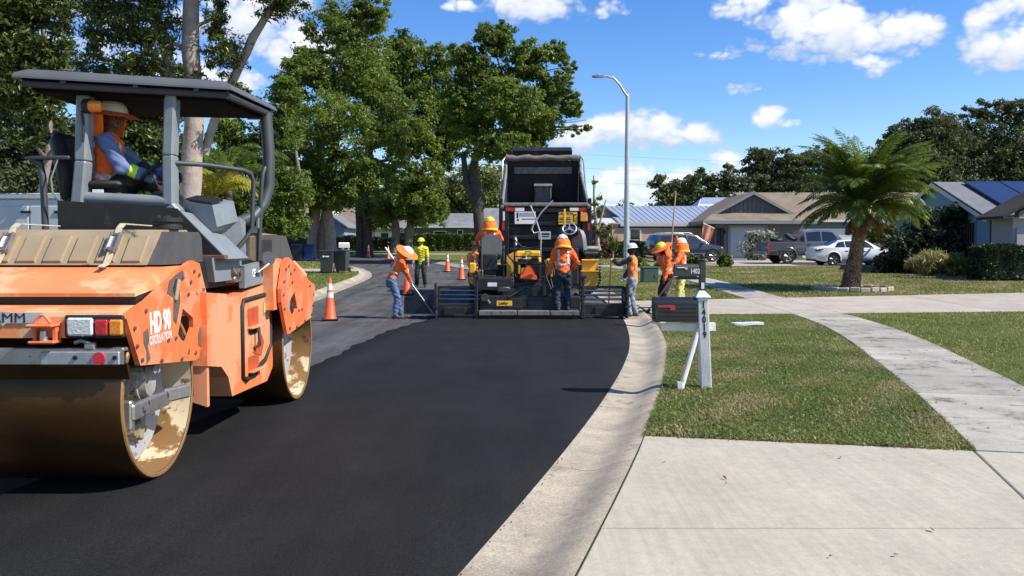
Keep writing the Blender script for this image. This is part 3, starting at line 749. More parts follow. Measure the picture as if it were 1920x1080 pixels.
# --- rear cross member fittings
bd = MB(); 
xa = -.72
bd.extrude([(xa-.26, -.622, 1.212), (xa-.225, -.622, 1.19), (xa-.225, -.622, 1.145), (xa-.17, -.622, 1.145), (xa-.02, -.622, 1.145), (xa, -.622, 1.125), (xa+.02, -.622, 1.145), (xa+.19, -.622, 1.145), (xa+.225, -.622, 1.19), (xa+.26, -.622, 1.212), (xa+.06, -.622, 1.212), (xa, -.622, 1.22), (xa-.06, -.622, 1.212)], (0, -.008, 0))
badge = bd.build('badge', mat('badge_silver', (.55, .54, .52), .4, .3, .12, 12), rol, 20)
text('lettering', 'HAMM', .088, M_txtblk, badge, face((xa, -.6315, 1.176), (1, 0, 0), (0, 0, 1)), .001, 0, 1.15)
mb = MB(); mb.box((-.135, -.635, 1.125), (.375, .03, .145), bev=.01); hs_ = mb.build('lamp_housing', M_rub, rol, 30)
mb = MB(); mb.box((-.215, -.66, 1.125), (.165, .03, .115), bev=.012); lm = mb.build('headlight', M_lamp, rol, 30)
mb = MB(); mb.lathe([(.0, -.006), (.035, -.004), (.045, .004)], (-.20, -.668, 1.11), 14, 'y'); mb.build('bulb', M_white, lm, 40)
mb = MB(); mb.box((-.082, -.655, 1.12), (.085, .03, .10), bev=.01); mb.build('tail_light', M_red, rol, 30)
mb = MB(); mb.box((.008, -.655, 1.12), (.085, .03, .10), bev=.01); mb.build('turn_signal', M_amb, rol, 30)
mb = MB(); mb.box((-.44, -.67, 1.135), (.17, .12, .022), bev=.008); mb.box((-.44, -.66, 1.03), (.17, .10, .02), bev=.008); mb.box((-.50, -.64, 1.08), (.02, .06, .09)); mb.box((-.375, -.64, 1.08), (.02, .06, .09))
hk = mb.build('tow_hook', M_orw, rol, 30)
mb = MB(); mb.tube([(-.49+.1*k/8, -.68, 1.15+.05*math.sin(math.pi*k/8)) for k in range(9)], .010, 8); mb.build('eye', M_orw, hk, 60)
mb = MB(); mb.cyl((-.44, -.67, 1.04), (-.44, -.67, 1.10), .025, .02, 10); mb.build('pin', M_steel, hk, 40)
# scraper beam under the cross member
mb = MB(); mb.box((-.83, -.60, .975), (1.74, .07, .022), bev=.004); mb.box((-.83, -.635, .93), (1.74, .014, .09)); mb.box((-.83, -.57, .90), (1.72, .02, .05))
sc_ = mb.build('scraper_beam', M_steel, rol, 30)
mb = MB(); mb.box((-.225, -.652, .925), (.50, .016, .085), bev=.006); pl = mb.build('scraper_plate', mat('plate_grey', (.40, .41, .42), .45, .5, .2, 10, .05, 50, [((.25, .2, .12), 6, .6)]), rol, 30)
mb = MB(); mb.cyl((-.10, -.659, .925), (-.10, -.672, .925), .042, .040, 24); mb.build('reflector', mat('red_reflector', (.55, .035, .045), .35, 0, .08, 60, .2, 200), pl, 40)
mb = MB()
for q in (-.25, .0): mb.cyl((q, -.66, .93), (q, -.672, .93), .014, n=8)
mb.build('bolt', M_blk, pl, 30)
mb = MB(); mb.box((-.80, -.585, .835), (1.70, .022, .11), rot=Matrix.Rotation(R(20), 3, 'X')); mb.build('scraper_blade', M_drum, rol, 20)
mb = MB(); mb.tube([(-.27, -.62, 1.02), (-.22, -.64, 1.035), (-.17, -.64, 1.02), (-.14, -.63, .99)], .013, 8); mb.box((-.17, -.63, 1.0), (.07, .04, .05), bev=.01); mb.build('latch', M_steel, rol, 40)
# --- vertical guard behind the near drum
mb = MB(); mb.extrude([(-.035, .66, .40), (.085, .66, .36), (.085, .66, 1.10), (.04, .66, 1.18), (-.035, .66, 1.18)], (0, .05, 0)); mb.build('drum_guard', M_or, rol, 20)
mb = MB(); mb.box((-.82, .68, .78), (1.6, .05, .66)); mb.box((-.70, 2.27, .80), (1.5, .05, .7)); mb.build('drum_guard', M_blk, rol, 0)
# --- centre body with the service door
CB = [(.64, 1.27), (1.10, 1.235), (1.10, 1.20), (1.33, 1.205), (2.20, 1.265), (2.24, 1.22), (2.50, 1.06), (2.40, .43), (2.21, .32), (1.20, .35), (1.11, .53), (.95, .64), (.64, .69)]
mb = MB(); mb.extrude([(.10, y, z) for y, z in CB], (-1.70, 0, 0)); cb = mb.build('centre_body', M_or, rol, 20)
mb = MB(); dp = [(1.46, .47), (1.46, 1.10), (1.50, 1.15), (2.28, 1.175), (2.33, 1.13), (2.30, .66), (2.12, .54), (1.55, .43)]
mb.tube([(.108, y, z) for y, z in dp], .022, 8, closed=True); dseal = mb.build('door_seal', M_rub, rol, 60)
mb = MB(); mb.extrude([(.10, y, z) for y, z in [(1.49, .48), (1.49, 1.09), (1.52, 1.13), (2.26, 1.15), (2.30, 1.11), (2.27, .68), (2.10, .57), (1.56, .46)]], (.012, 0, 0)); door = mb.build('service_door', M_or, rol, 20)
def pocket(y0, y1, z0, z1):
    mb = MB(); mb.extrude([(.1135, y0, z0), (.1135, y1, z0+.02), (.1135, y1, z1), (.1135, y0, z1-.02)], (-.09, 0, 0))
    return mb
# stepped foot holds: flat faces coloured like a shaded recess, and a lip plate
for (y0, y1, z1, z0) in ((1.60, 1.92, 1.07, .90), (1.60, 1.92, .63, .50)):
    mb = MB(); mb.add([(.1135, y0, z1), (.1135, y1, z1+.01), (.1135, y1, z0+.01), (.1135, y0, z0)], [(3, 2, 1, 0)]); mb.build('foot_recess_shade', mat('recess_orange_shade', (.45, .07, .02), .6, 0, .15, 8), door, 0)
    mb = MB(); mb.box((.135, (y0+y1)/2+.02, z0-.005), (.06, y1-y0+.06, .016), bev=.004); mb.build('foot_step', M_or, door, 0)
    mb = MB(); mb.extrude([(.1145, y0+.02, z0-.012), (.1145, y1-.02, z0-.012), (.1145, y1-.06, z0-.075), (.1145, y0+.06, z0-.075)], (.001, 0, 0)); mb.build('foot_recess_shade', M_blk, door, 0)
mb = MB(); mb.extrude([(.1135, 1.72, .66), (.1135, 2.0, .80), (.1135, 2.08, .72), (.1135, 1.98, .60)], (.004, 0, 0)); mb.build('pressing', bpy.data.materials['recess_orange_shade'], door, 0)
mb = MB(); mb.tube([(.12, 1.80, .86), (.155, 1.80, .85), (.16, 1.79, .72), (.12, 1.76, .70)], .016, 8); mb.build('handle', M_rub, door, 60)
mb = MB(); mb.box((.1145, 2.13, 1.04), (.002, .13, .13)); lb = mb.build('sticker', M_gry, door, 0)
mb = MB(); mb.box((.117, 2.13, 1.045), (.002, .085, .09)); mb.build('sticker', M_ylab, lb, 0) if False else mb.build('sticker', M_ylab, door, 0)
# --- grey step frame between body and platform
mb = MB(); mb.box((-.75, 1.42, 1.40), (1.5, 1.4, .22)); mb.build('engine_block', M_blk, rol, 0)
mb = MB()
mb.extrude([(.06, .95, 1.34), (.06, 1.50, 1.34), (.06, 1.62, 1.44), (.06, 1.62, 1.52), (.06, .88, 1.54)], (-.5, 0, 0))
mb.extrude([(.105, 1.56, 1.26), (.105, 2.22, 1.29), (.105, 2.22, 1.50), (.105, 1.56, 1.46)], (-.05, 0, 0))
st_ = mb.build('step_frame', M_gry, rol, 20)
text('lettering', 'CE', .10, M_wdecal, st_, face((.1065, 1.83, 1.385), (0, 1, 0), (0, 0, 1)), .001, .003, .8)
mb = MB(); mb.extrude([(-.35, 1.55, 1.52), (.06, 1.75, 1.52), (.06, 1.75, 1.86), (.02, 1.72, 1.90), (-.35, 1.55, 1.92)], (-.01, .03, 0)); mb.extrude([(-.62, 1.30, 1.54), (-.05, 1.55, 1.54), (-.1, 1.53, 1.88), (-.62, 1.30, 1.92)], (-.01, .04, 0))
pn = mb.build('dash_panel', mat('light_grey_panel', (.20, .225, .24), .5, .1, .12, 6, .04, 50), rol, 20)
mb = MB()
for (x, y, z) in ((-.45, 1.36, 1.80), (-.3, 1.42, 1.80), (-.32, 1.42, 1.72), (-.48, 1.35, 1.70), (-.2, 1.47, 1.66)): mb.ell((x, y-.012, z), (.012, .01, .012), 8, 5)
mb.build('screw', M_blk, pn, 40)
mb = MB(); mb.box((.02, 1.45, 1.345), (.14, .2, .06), bev=.01); mb.cyl((.03, 1.36, 1.39), (.09, 1.36, 1.42), .035, n=10); mb.cyl((.0, 1.44, 1.40), (.10, 1.44, 1.40), .045, n=12); mb.cyl((.10, 1.44, 1.40), (.12, 1.44, 1.40), .025, n=10)
mb.build('valve', mat('oily_metal', (.22, .19, .16), .45, .6, .3, 20, .1), rol, 40)
# black engine-side box of the front module
mb = MB(); mb.extrude([(-.02, 2.05, 1.30), (-.02, 2.60, 1.30), (-.02, 2.55, 1.66), (-.02, 2.42, 1.83), (-.02, 2.2, 1.83), (-.02, 2.02, 1.6)], (-1.3, 0, 0)); mb.build('front_tank', M_dgry, rol, 20)
mb = MB(); mb.lathe([(.10, 1.83), (.10, 1.86), (.11, 1.87), (.11, 1.89), (.03, 1.90)], (-.16, 2.32, 0), 20); mb.build('filler_cap', M_rub, rol, 35)
mb = MB(); mb.extrude([(.20, 2.12, 1.02), (.20, 2.50, 1.02), (.20, 2.50, 1.50), (.20, 2.28, 1.52), (.20, 2.12, 1.46)], (-1.4, 0, 0)); mb.build('front_fender', M_or, rol, 20)
mb = MB(); mb.cyl((.12, 2.10, 1.50), (.18, 2.03, 1.52), .03, .07, 18); mb.cyl((.18, 2.03, 1.52), (.185, 2.024, 1.521), .066, .062, 18); wl = mb.build('work_lamp', M_dgry, rol, 40)
mb = MB(); mb.tube([(.08, 1.95, 1.36), (.14, 1.85, 1.40), (.2, 1.98, 1.47)], .012, 6); mb.build('bracket', M_steel, wl, 60)
# --- platform skirt
mb = MB(); mb.extrude([(-1.22, .95, 1.50), (-1.22, .95, 2.01), (-.25, .95, 1.945), (.145, .95, 1.535), (-.05, .95, 1.52)], (0, .03, 0)); mb.build('platform_skirt', M_blk, rol, 20)
mb = MB(); mb.extrude([(-.24, .985, 1.93), (.15, .985, 1.53), (.15, 1.55, 1.53), (-.24, 1.55, 1.90)], (-.02, 0, -.02)); mb.build('platform_skirt', M_gry, rol, 20)
mb = MB(); mb.box((-.05, .97, 1.545), (.40, .08, .035), bev=.005); mb.build('skirt_lip', mat('rust_brown', (.14, .07, .045), .8, 0, .3, 12, .1), rol, 0)
mb = MB(); mb.box((-.80, 1.75, 1.90), (.9, 1.5, .06)); mb.build('platform', M_blk, rol, 0)
# --- roll-over frame: posts, bars, canopy
def beam(pts, w, d, name, m):
    mb = MB()
    for a, b in zip(pts[:-1], pts[1:]):
        a, b = Vector(a), Vector(b); t = (b-a).normalized(); q = Vector((0, 1, 0)).cross(t).normalized() if abs(t.y) < .9 else Vector((1, 0, 0)); r_ = t.cross(q)
        Mx = Matrix((q, r_, t)).transposed(); mb.box((a+b)/2, (w, d, (b-a).length+.012), rot=Mx, bev=.018)
    return mb.build(name, m, rol, 30)
beam([(-1.08, 1.17, 2.92), (-1.11, 1.17, 2.35), (-1.15, 1.17, 1.99)], .105, .13, 'roof_post', M_gry)
beam([(-.365, 1.21, 2.95), (-.395, 1.21, 2.40), (-.40, 1.21, 1.98), (-.33, 1.21, 1.90)], .10, .13, 'roof_post', M_gry)
mb = MB(); mb.cyl((-1.17, 1.17, 2.045), (-.42, 1.19, 2.01), .052, n=16); mb.build('frame_bar', M_gry, rol, 50)
mb = MB(); mb.tube([(.09, 2.32, 2.93), (.12, 2.30, 2.55), (.125, 2.27, 2.22), (.09, 2.22, 2.05), (.02, 2.12, 1.92), (-.08, 1.95, 1.86), (-.2, 1.6, 1.84), (-.30, 1.32, 1.84)], [.06, .058, .056, .055, .055, .055, .055, .055], 14); mb.build('roof_post', M_dgry, rol, 60)
mb = MB()
for q in ((-.23, 1.46, 1.80), (-.16, 1.62, 1.80), (.02, 2.08, 1.87), (.06, 2.12, 1.87)): mb.box(q, (.03, .03, .13), bev=.006)
mb.build('frame_foot', M_gry, rol, 20)
beam([(-1.45, 2.40, 2.93), (-1.47, 2.40, 1.95)], .10, .12, 'roof_post', M_gry)
M_under = mat('canopy_underside_shade', (.0045, .0045, .005), .9, 0, .2, 6, 0, 60, None, .1)  # near black, so the shade under the roof is in the colour
# canopy: pan of sheet steel with sloping rims over a frame
A_, B_, C_, D_ = Vector((-1.50, .84, 3.045)), Vector((.145, 1.17, 3.005)), Vector((.15, 2.50, 3.045)), Vector((-1.62, 2.45, 3.075))
cen = (A_+B_+C_+D_)/4
def ins(p, f, dz): q = cen+(p-cen)*f; return Vector((q.x, q.y, q.z+dz))
ring = [A_, B_, C_, D_]
mb = MB(); V = [ins(p, 1.0, -.045) for p in ring]+[ins(p, .985, -.02) for p in ring]+[ins(p, .90, .022) for p in ring]+[ins(p, 1.0, -.06) for p in ring]+[ins(p, .93, -.05) for p in ring]
F = [(8, 9, 10, 11)]
for i in range(4):
    j = (i+1) % 4; F += [(i, j, 4+j, 4+i), (4+i, 4+j, 8+j, 8+i), (12+i, 12+j, j, i), (16+i, 16+j, 12+j, 12+i)]
mb.add(V, F); can = mb.build('canopy', mat('canopy_grey', (.095, .097, .102), .5, 0, .12, 3, .04, 30), rol, 20)
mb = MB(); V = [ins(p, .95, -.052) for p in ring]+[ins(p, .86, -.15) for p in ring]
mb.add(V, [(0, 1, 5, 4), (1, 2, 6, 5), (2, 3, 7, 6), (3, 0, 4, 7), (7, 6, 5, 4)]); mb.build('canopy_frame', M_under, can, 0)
mb = MB(); mb.tube([ins(A_, .93, -.10), ins(B_, .93, -.10)], .028, 8); mb.tube([ins(B_, .94, -.10), ins(C_, .94, -.10)], .032, 8)
for t in (.2, .55, .85): q = ins(A_+(B_-A_)*t, .94, -.06); mb.box(q, (.04, .05, .06))
mb.build('canopy_rail', M_dgry, can, 40)
mb = MB(); q = ins(C_, .90, -.16); mb.box((q.x-.12, q.y-.02, q.z+.02), (.12, .01, .035)); mb.build('sticker', M_ylab, can, 0)
mb = MB(); mb.tube([ins(A_+(B_-A_)*t, .9, .05) for t in (.05, .06)], .01, 6)
# beacon
mb = MB(); mb.lathe([(.055, 0), (.062, .01), (.062, .045), (.055, .05)], (-1.07, 1.12, 2.80), 18, 'x'); bc = mb.build('beacon_lamp', M_rub, rol, 40)
mb = MB(); mb.lathe([(.048, 0), (.05, .02), (.046, .085), (.03, .10), (.001, .102)], (-1.02, 1.12, 2.80), 18, 'x'); mb.build('lens', M_amb, bc, 50)
mb = MB(); mb.tube([(-1.08, 1.10, 2.76), (-1.06, 1.09, 2.6), (-1.07, 1.09, 2.5)], .010, 6); mb.build('cable', M_rub, bc, 60)
# handrails
mb = MB(); mb.tube([(-.36, 1.20, 2.34), (-.18, 1.42, 2.345), (.06, 1.70, 2.325), (.11, 1.76, 2.30), (.125, 1.79, 2.24), (.11, 1.78, 1.80), (.06, 1.74, 1.70), (-.04, 1.66, 1.56), (-.06, 1.64, 1.48), (-.06, 1.64, 1.33)], .021, 10); mb.build('handrail', M_dgry, rol, 60)
mb = MB(); mb.tube([(.11, 2.20, 2.40), (.10, 2.16, 2.33), (.085, 2.16, 2.2), (.06, 2.10, 1.32)], .021, 10); mb.build('handrail', M_dgry, rol, 60)
mb = MB(); mb.box((-1.38, 1.14, 2.375), (.36, .06, .032), bev=.008); mb.tube([(-1.54, 1.14, 2.365), (-1.47, 1.16, 2.33), (-1.45, 1.16, 2.2), (-1.44, 1.16, 1.72)], .028, 10); mb.build('handrail', M_dgry, rol, 40)
# driver's seat, console, steering wheel
mb = MB(); mb.box((-1.06, 1.46, 2.03), (.52, .52, .13), bev=.05); mb.box((-1.33, 1.44, 2.30), (.14, .50, .62), rot=Matrix.Rotation(R(-10), 3, 'Y'), bev=.06); mb.box((-1.02, 1.21, 2.16), (.42, .08, .06), bev=.025); seat = mb.build('seat', M_blk, rol, 40)
mb = MB(); mb.box((-1.0, 1.18, 2.10), (.09, .01, .03)); mb.build('sticker', M_white, seat, 0)
mb = MB(); mb.tube([(-1.30, 1.12, 2.36), (-1.35, 1.10, 2.2), (-1.34, 1.10, 2.08), (-1.26, 1.12, 1.98)], .008, 6); mb.build('cable', M_gry, seat, 60)
mb = MB(); mb.extrude([(-.30, 1.28, 2.02), (-.05, 1.22, 1.98), (-.02, 1.24, 1.80), (-.15, 1.28, 1.70), (-.33, 1.34, 1.86)], (.06, .36, .06)); con = mb.build('console', mat('light_grey_panel', (.2, .225, .24)), rol, 20)
mb = MB(); mb.extrude([(-.30, 1.285, 2.03), (-.06, 1.23, 1.99), (-.02, 1.40, 2.03), (-.27, 1.46, 2.07)], (0, 0, .015)); mb.build('instrument_panel', M_blk, con, 30)
mb = MB(); mb.tube([(-.62+.17*math.cos(a)*.6, 1.45+.19*math.sin(a), 2.26+.17*math.cos(a)*.55) for a in np.linspace(0, 2*math.pi, 20)[:-1]], .017, 8, closed=True); mb.cyl((-.62, 1.45, 2.25), (-.5, 1.45, 2.0), .03, n=10); mb.box((-.62, 1.45, 2.26), (.04, .34, .025)); mb.build('steering_wheel', M_rub, rol, 50)
mb = MB(); mb.box((-.55, 1.5, 2.02), (.2, .3, .2), bev=.04); mb.cyl((-.45, 1.3, 2.0), (-.44, 1.28, 2.22), .015, n=8); mb.ell((-.44, 1.28, 2.24), (.03, .03, .035)); mb.build('control_lever', M_blk, rol, 40)
# ------------------------------------------------------------------ people
M_skin = mat('skin_brown', (.22, .105, .06), .55, 0, .12, 20)
M_skinl = mat('skin_tan', (.46, .26, .17), .55, 0, .1, 20)
M_hvo = mat('hi_vis_orange', (.90, .145, .02), .8, 0, .12, 14, .25, 18)
M_hvol = mat('hi_vis_pale_orange', (.88, .25, .05), .8, 0, .12, 14, .25, 18)
M_hvy = mat('hi_vis_yellow', (.80, .78, .03), .8, 0, .12, 14, .25, 18)
M_lime = mat('hi_vis_lime', (.55, .85, .05), .8, 0, .1, 14)
M_refl = mat('reflective_tape', (.55, .53, .50), .4, .2, .1, 30)
M_jean = mat('blue_jeans', (.075, .13, .25), .85, 0, .3, 7, .35, 25, [((.17, .24, .36), 6, .58)])
M_jeanl = mat('faded_jeans', (.20, .235, .28), .85, 0, .25, 7, .35, 25, [((.34, .37, .40), 6, .57)])
M_navy = mat('navy_trousers', (.022, .027, .045), .85, 0, .3, 7, .35, 25)
M_dark = mat('dark_trousers', (.022, .02, .02), .85, 0, .3, 7, .35, 25)
M_khaki = mat('lime_khaki_trousers', (.52, .50, .16), .85, 0, .3, 7, .35, 25)
M_boot = mat('brown_boots', (.10, .062, .04), .7, 0, .3, 15)
M_bootd = mat('dark_boots', (.035, .03, .028), .7, 0, .3, 15)
M_blus = mat('blue_shirt', (.12, .17, .32), .8, 0, .15, 12, .25, 20)
M_drks = mat('charcoal_sleeves', (.045, .045, .05), .8, 0, .2, 12, .25, 20)
M_glove = mat('work_gloves', (.50, .49, .46), .85, 0, .15, 20)
M_gloved = mat('dark_gloves', (.02, .02, .02), .8, 0, .2, 20)
M_hat = mat('white_hard_hat', (.76, .74, .68), .4, 0, .06, 10, 0, 60, [((.5, .46, .4), 8, .66)], coat=.3)
M_haty = mat('yellow_hard_hat', (.85, .68, .02), .35, 0, .06, 10, coat=.3)
M_hatl = mat('lime_hard_hat', (.75, .80, .05), .35, 0, .06, 10, coat=.3)
M_shade = mat('orange_sun_shade', (.95, .17, .015), .8, 0, .1, 14, .2, 20)
M_glass_d = mat('dark_lenses', (.01, .01, .012), .12, 0, .05, 10, coat=.5)
M_hair = mat('dark_hair', (.012, .009, .008), .7, 0, .3, 30)
M_lip = mat('lips', (.20, .07, .055), .5, 0, .1, 20)

def ik(a, t, l1, l2, pole):
    a, t = Vector(a), Vector(t); d = t-a; L_ = min(d.length, (l1+l2)*.999); d.normalize(); t = a+d*L_
    c = (l1*l1+L_*L_-l2*l2)/(2*l1*L_); c = max(-1, min(1, c))
    p = Vector(pole); p = (p-d*p.dot(d)); p = p.normalized() if p.length > 1e-6 else Vector((0, 1, 0))
    return a+d*(l1*c)+p*(l1*math.sqrt(max(0, 1-c*c))), t

def shell(prof, a0, a1, n, c, M, thick=.008):
    """partial surface of revolution with thickness; prof = [(r, z)], angle 0 = forward (+y)"""
    mb = MB(); V = []; k = len(prof)
    for lay in (0, 1):
        for (r, z) in prof:
            for j in range(n+1):
                a = a0+(a1-a0)*j/n; rr = r-lay*thick+.006*math.sin(9*a+z*30)*(1 if k > 2 else 0)
                V.append(Vector(c)+M @ Vector((rr*math.sin(a), rr*math.cos(a)*1.08, z)))
    F = []; S = k*(n+1)
    for i in range(k-1):
        for j in range(n):
            q = (i*(n+1)+j, i*(n+1)+j+1, (i+1)*(n+1)+j+1, (i+1)*(n+1)+j)
            F.append(q); F.append(tuple(S+x for x in q[::-1]))
    for j in range(n):
        F.append((j+1, j, S+j, S+j+1)); b = (k-1)*(n+1); F.append((b+j, b+j+1, S+b+j+1, S+b+j))
    for i in range(k-1):
        for j in (0, n):
            q = (i*(n+1)+j, (i+1)*(n+1)+j, S+(i+1)*(n+1)+j, S+i*(n+1)+j); F.append(q if j else q[::-1])
    return mb.add(V, F)

def hand_mesh(w, d, palm, side, m, parent, curl=.9, name='glove', s=1.0):
    """palm, four jointed fingers of unequal length and a thumb from the side of the palm; w wrist, d direction, palm normal, side = thumb side"""
    d = Vector(d).normalized(); pn = Vector(palm); pn = (pn-d*pn.dot(d)).normalized(); sd_ = d.cross(pn)*side
    mb = MB(); w = Vector(w)
    mb.capsule(w-d*.03*s, w+d*.075*s, .030*s, .040*s, 10, right=sd_, flat=.55)
    for k, (o, L_) in enumerate(((.030, .070), (.011, .080), (-.009, .074), (-.028, .058))):
        p = w+d*.085*s+sd_*o*s; c = curl
        q1 = (d*math.cos(c*.6)+pn*math.sin(c*.6)); q2 = (d*math.cos(c*1.5)+pn*math.sin(c*1.5)); q3 = (d*math.cos(c*2.2)+pn*math.sin(c*2.2))
        a = p+q1*L_*.45*s; b = a+q2*L_*.33*s; e = b+q3*L_*.25*s
        mb.capsule(p-d*.02*s, a, .0105*s, .0098*s, 7); mb.capsule(a, b, .0098*s, .0092*s, 7); mb.capsule(b, e, .0092*s, .008*s, 7)
    t0 = w+d*.02*s+sd_*.030*s; t1 = t0+(d*.6+sd_*.6+pn*.5).normalized()*.045*s; t2 = t1+(d*.8+pn*.8).normalized()*.032*s
    mb.capsule(t0, t1, .0135*s, .0115*s, 7); mb.capsule(t1, t2, .0115*s, .009*s, 7)
    return mb.build(name, m, parent, 60)

def person(label, loc, rz, ht, pose, fit, group=None, vox=.016):
    root = thing('person', label, 'person', loc, rz, group)
    hh = ht; P = pose; V3 = Vector
    pel = V3(P['pelvis']); sp = V3(P.get('spine', (0, 0, 1))).normalized()
    yaw = P.get('yaw', 0); rt0 = V3((1, 0, 0)); rt = Matrix.Rotation(yaw, 3, 'Z') @ rt0
    rt = (rt-sp*rt.dot(sp)).normalized(); fw = sp.cross(rt)*1.0
    # with z up and right x: forward = z x right = +y
    chest = pel+sp*.285*hh; bend = V3(P.get('upper', sp)).normalized()
    chest = pel+sp*.13*hh+bend*.155*hh
    neckd = V3(P.get('neck', bend)).normalized()
    nb = chest+bend*.03*hh
    hc = nb+neckd*.098*hh+V3(P.get('headoff', (0, 0, 0)))
    look = V3(P.get('look', (0, 1, 0))).normalized(); hup = V3(P.get('hup', (0, 0, 1))); hup = (hup-look*hup.dot(look)).normalized(); hr = look.cross(hup)
    hipL = pel-rt*.050*hh-sp*.01; hipR = pel+rt*.050*hh-sp*.01
    shL = chest-rt*.112*hh; shR = chest+rt*.112*hh
    t1, t2, a1, a2 = .245*hh, .24*hh, .172*hh, .155*hh
    S = []     # primitives: (p0, p1, r0, r1, right, flat, class)
    def cap(p0, p1, r0, r1, cls, right=None, flat=1.): S.append((V3(p0), V3(p1), r0, r1, right, flat, cls))
    lo = fit.get('loose', .008)
    cap(pel-sp*.03*hh, pel+sp*.03*hh, .086*hh+lo*.4, .083*hh+lo*.4, 'trousers', rt, .72)
    wst = pel+sp*.06*hh; ub = chest-bend*.05*hh
    hem = pel+sp*(.0-fit.get('hem', .02))*hh
    cap(hem, pel+sp*.12*hh, .084*hh+lo, .086*hh+lo, 'torso', rt, .72)
    cap(pel+sp*.10*hh, ub, .088*hh+lo, .100*hh+lo, 'torso', rt, .70)
    cap(chest-rt*.075*hh-bend*.012*hh, chest+rt*.075*hh-bend*.012*hh, .050*hh+lo, .050*hh+lo, 'torso')
    cap(chest-bend*.02*hh-fw*.012, chest+bend*.025*hh, .062*hh, .045*hh, 'torso', rt, .8)
    cap(nb-bend*.02*hh, hc-neckd*.03*hh, .036*hh, .034*hh, 'neck')
    hd = .066*hh
    cap(hc-hup*.012*hh+look*.005, hc+hup*.018*hh-look*.004, .047*hh, .051*hh, 'head', hr, 1.16)
    cap(hc-hup*.040*hh+look*.022*hh, hc-hup*.02*hh+look*.012*hh, .028*hh, .036*hh, 'head', hr, 1.0)
    cap(hc+look*.058*hh+hup*.004*hh, hc+look*.066*hh-hup*.016*hh, .0065*hh, .0095*hh, 'head')
    cap(hc+look*.0525*hh-hup*.034*hh-hr*.010*hh, hc+look*.0525*hh-hup*.034*hh+hr*.010*hh, .005*hh, .005*hh, 'lip')
    for s in (-1, 1):
        cap(hc+hr*s*.051*hh+hup*.006*hh, hc+hr*s*.050*hh-hup*.014*hh, .009*hh, .007*hh, 'head', look, .6)
        cap(hc+look*.051*hh+hr*s*.020*hh+hup*.006*hh, hc+look*.052*hh+hr*s*.021*hh+hup*.006*hh, .006*hh, .006*hh, 'hair')
    hands = {}
    sl = fit.get('sleeve_r', .008)
    for sd_, sh, key in ((-1, shL, 'handL'), (1, shR, 'handR')):
        tgt = V3(P[key]); pole = V3(P.get('elbow'+key[-1], (sd_*.5, -1, -.3)))
        el, wr = ik(sh, tgt, a1, a2, pole); hands[key[-1]] = (wr, (wr-el).normalized())
        fore = 'fore'
        cap(sh, el, .038*hh+sl, .031*hh+sl, 'upper'); cap(el, wr-(wr-el)*.04, .031*hh+sl, .025*hh+sl*.9, fore); cap(wr-(wr-el)*.12, wr+(wr-el)*.03, .021*hh, .020*hh, 'wrist')
    for sd_, hp, key in ((-1, hipL, 'footL'), (1, hipR, 'footR')):
        ft = V3(P[key]); ank = ft+V3((0, 0, .055*hh)); pole = V3(P.get('knee'+key[-1], (sd_*.15, 1, 0)))
        kn, ank = ik(hp, ank, t1, t2, pole)
        cap(hp+(kn-hp)*.02, kn, .060*hh+lo*.5, .042*hh+lo, 'trousers'); cap(kn, ank+(kn-ank)*.05, .042*hh+lo, .036*hh+lo, 'trousers')
        td = V3(P.get('toe'+key[-1], (sd_*.2, 1, 0))).normalized(); r_ = td.cross(V3((0, 0, 1)))
        b0 = V3((ank.x, ank.y, ft.z if not P.get('seated') else ank.z-.055*hh))
        cap(ank, b0+V3((0, 0, .035*hh)), .030*hh, .032*hh, 'boots')
        cap(b0-td*.025*hh+V3((0, 0, .024*hh)), b0+td*.10*hh+V3((0, 0, .021*hh)), .027*hh, .025*hh, 'boots', r_, .85)
    # one skin over all of it
    mb = MB()
    for (p0, p1, r0, r1, right, flat, cls) in S: mb.capsule(p0, p1, r0, r1, 12, right=right, flat=flat)
    tmp = mb.build('person_form', M_skin, None, 0)
    md = tmp.modifiers.new('r', 'REMESH'); md.mode = 'VOXEL'; md.voxel_size = vox; md.adaptivity = 0
    sm = tmp.modifiers.new('s', 'SMOOTH'); sm.iterations = 3; sm.factor = .5
    me = bpy.data.meshes.new_from_object(tmp.evaluated_get(bpy.context.evaluated_depsgraph_get()))
    bpy.data.objects.remove(tmp)
    n = len(me.vertices); co = np.empty(n*3, np.float32); me.vertices.foreach_get('co', co); co = co.reshape(-1, 3)
    # cloth folds: small displacement along a smooth field
    nor = np.empty(n*3, np.float32); me.vertices.foreach_get('normal', nor); nor = nor.reshape(-1, 3)
    nf = len(me.polygons); fc = np.empty(nf*3, np.float32); me.polygons.foreach_get('center', fc); fc = fc.reshape(-1, 3)
    def nearest(X):
        D_ = []
        for (p0, p1, r0, r1, right, flat, cls) in S:
            a = np.array(p0); b = np.array(p1); t = b-a; L2 = max(t@t, 1e-9); u = np.clip(((X-a)@t)/L2, 0, 1)
            q = X-(a+u[:, None]*t)
            if flat != 1.0 and right is not None:
                tt = t/math.sqrt(L2); rr = np.array(right); rr = rr-tt*(rr@tt); rr /= np.linalg.norm(rr); f_ = np.cross(tt, rr)
                qf = q@f_; q = q+np.outer(qf/flat-qf, f_)
            D_.append(np.linalg.norm(q, axis=1)-(r0+(r1-r0)*u))
        return np.argmin(np.array(D_), 0)
    cl_v = np.array([s[6] for s in S])[nearest(co)]
    amp = np.where(np.isin(cl_v, ['torso', 'upper', 'fore', 'trousers']), .0085, 0.)
    ph = rz*3+loc[0]
    wv = np.sin(co[:, 2]*38+co[:, 0]*21+ph)*np.sin(co[:, 1]*27+co[:, 2]*12+ph*2)+.6*np.sin(co[:, 2]*71-co[:, 0]*33+co[:, 1]*40)
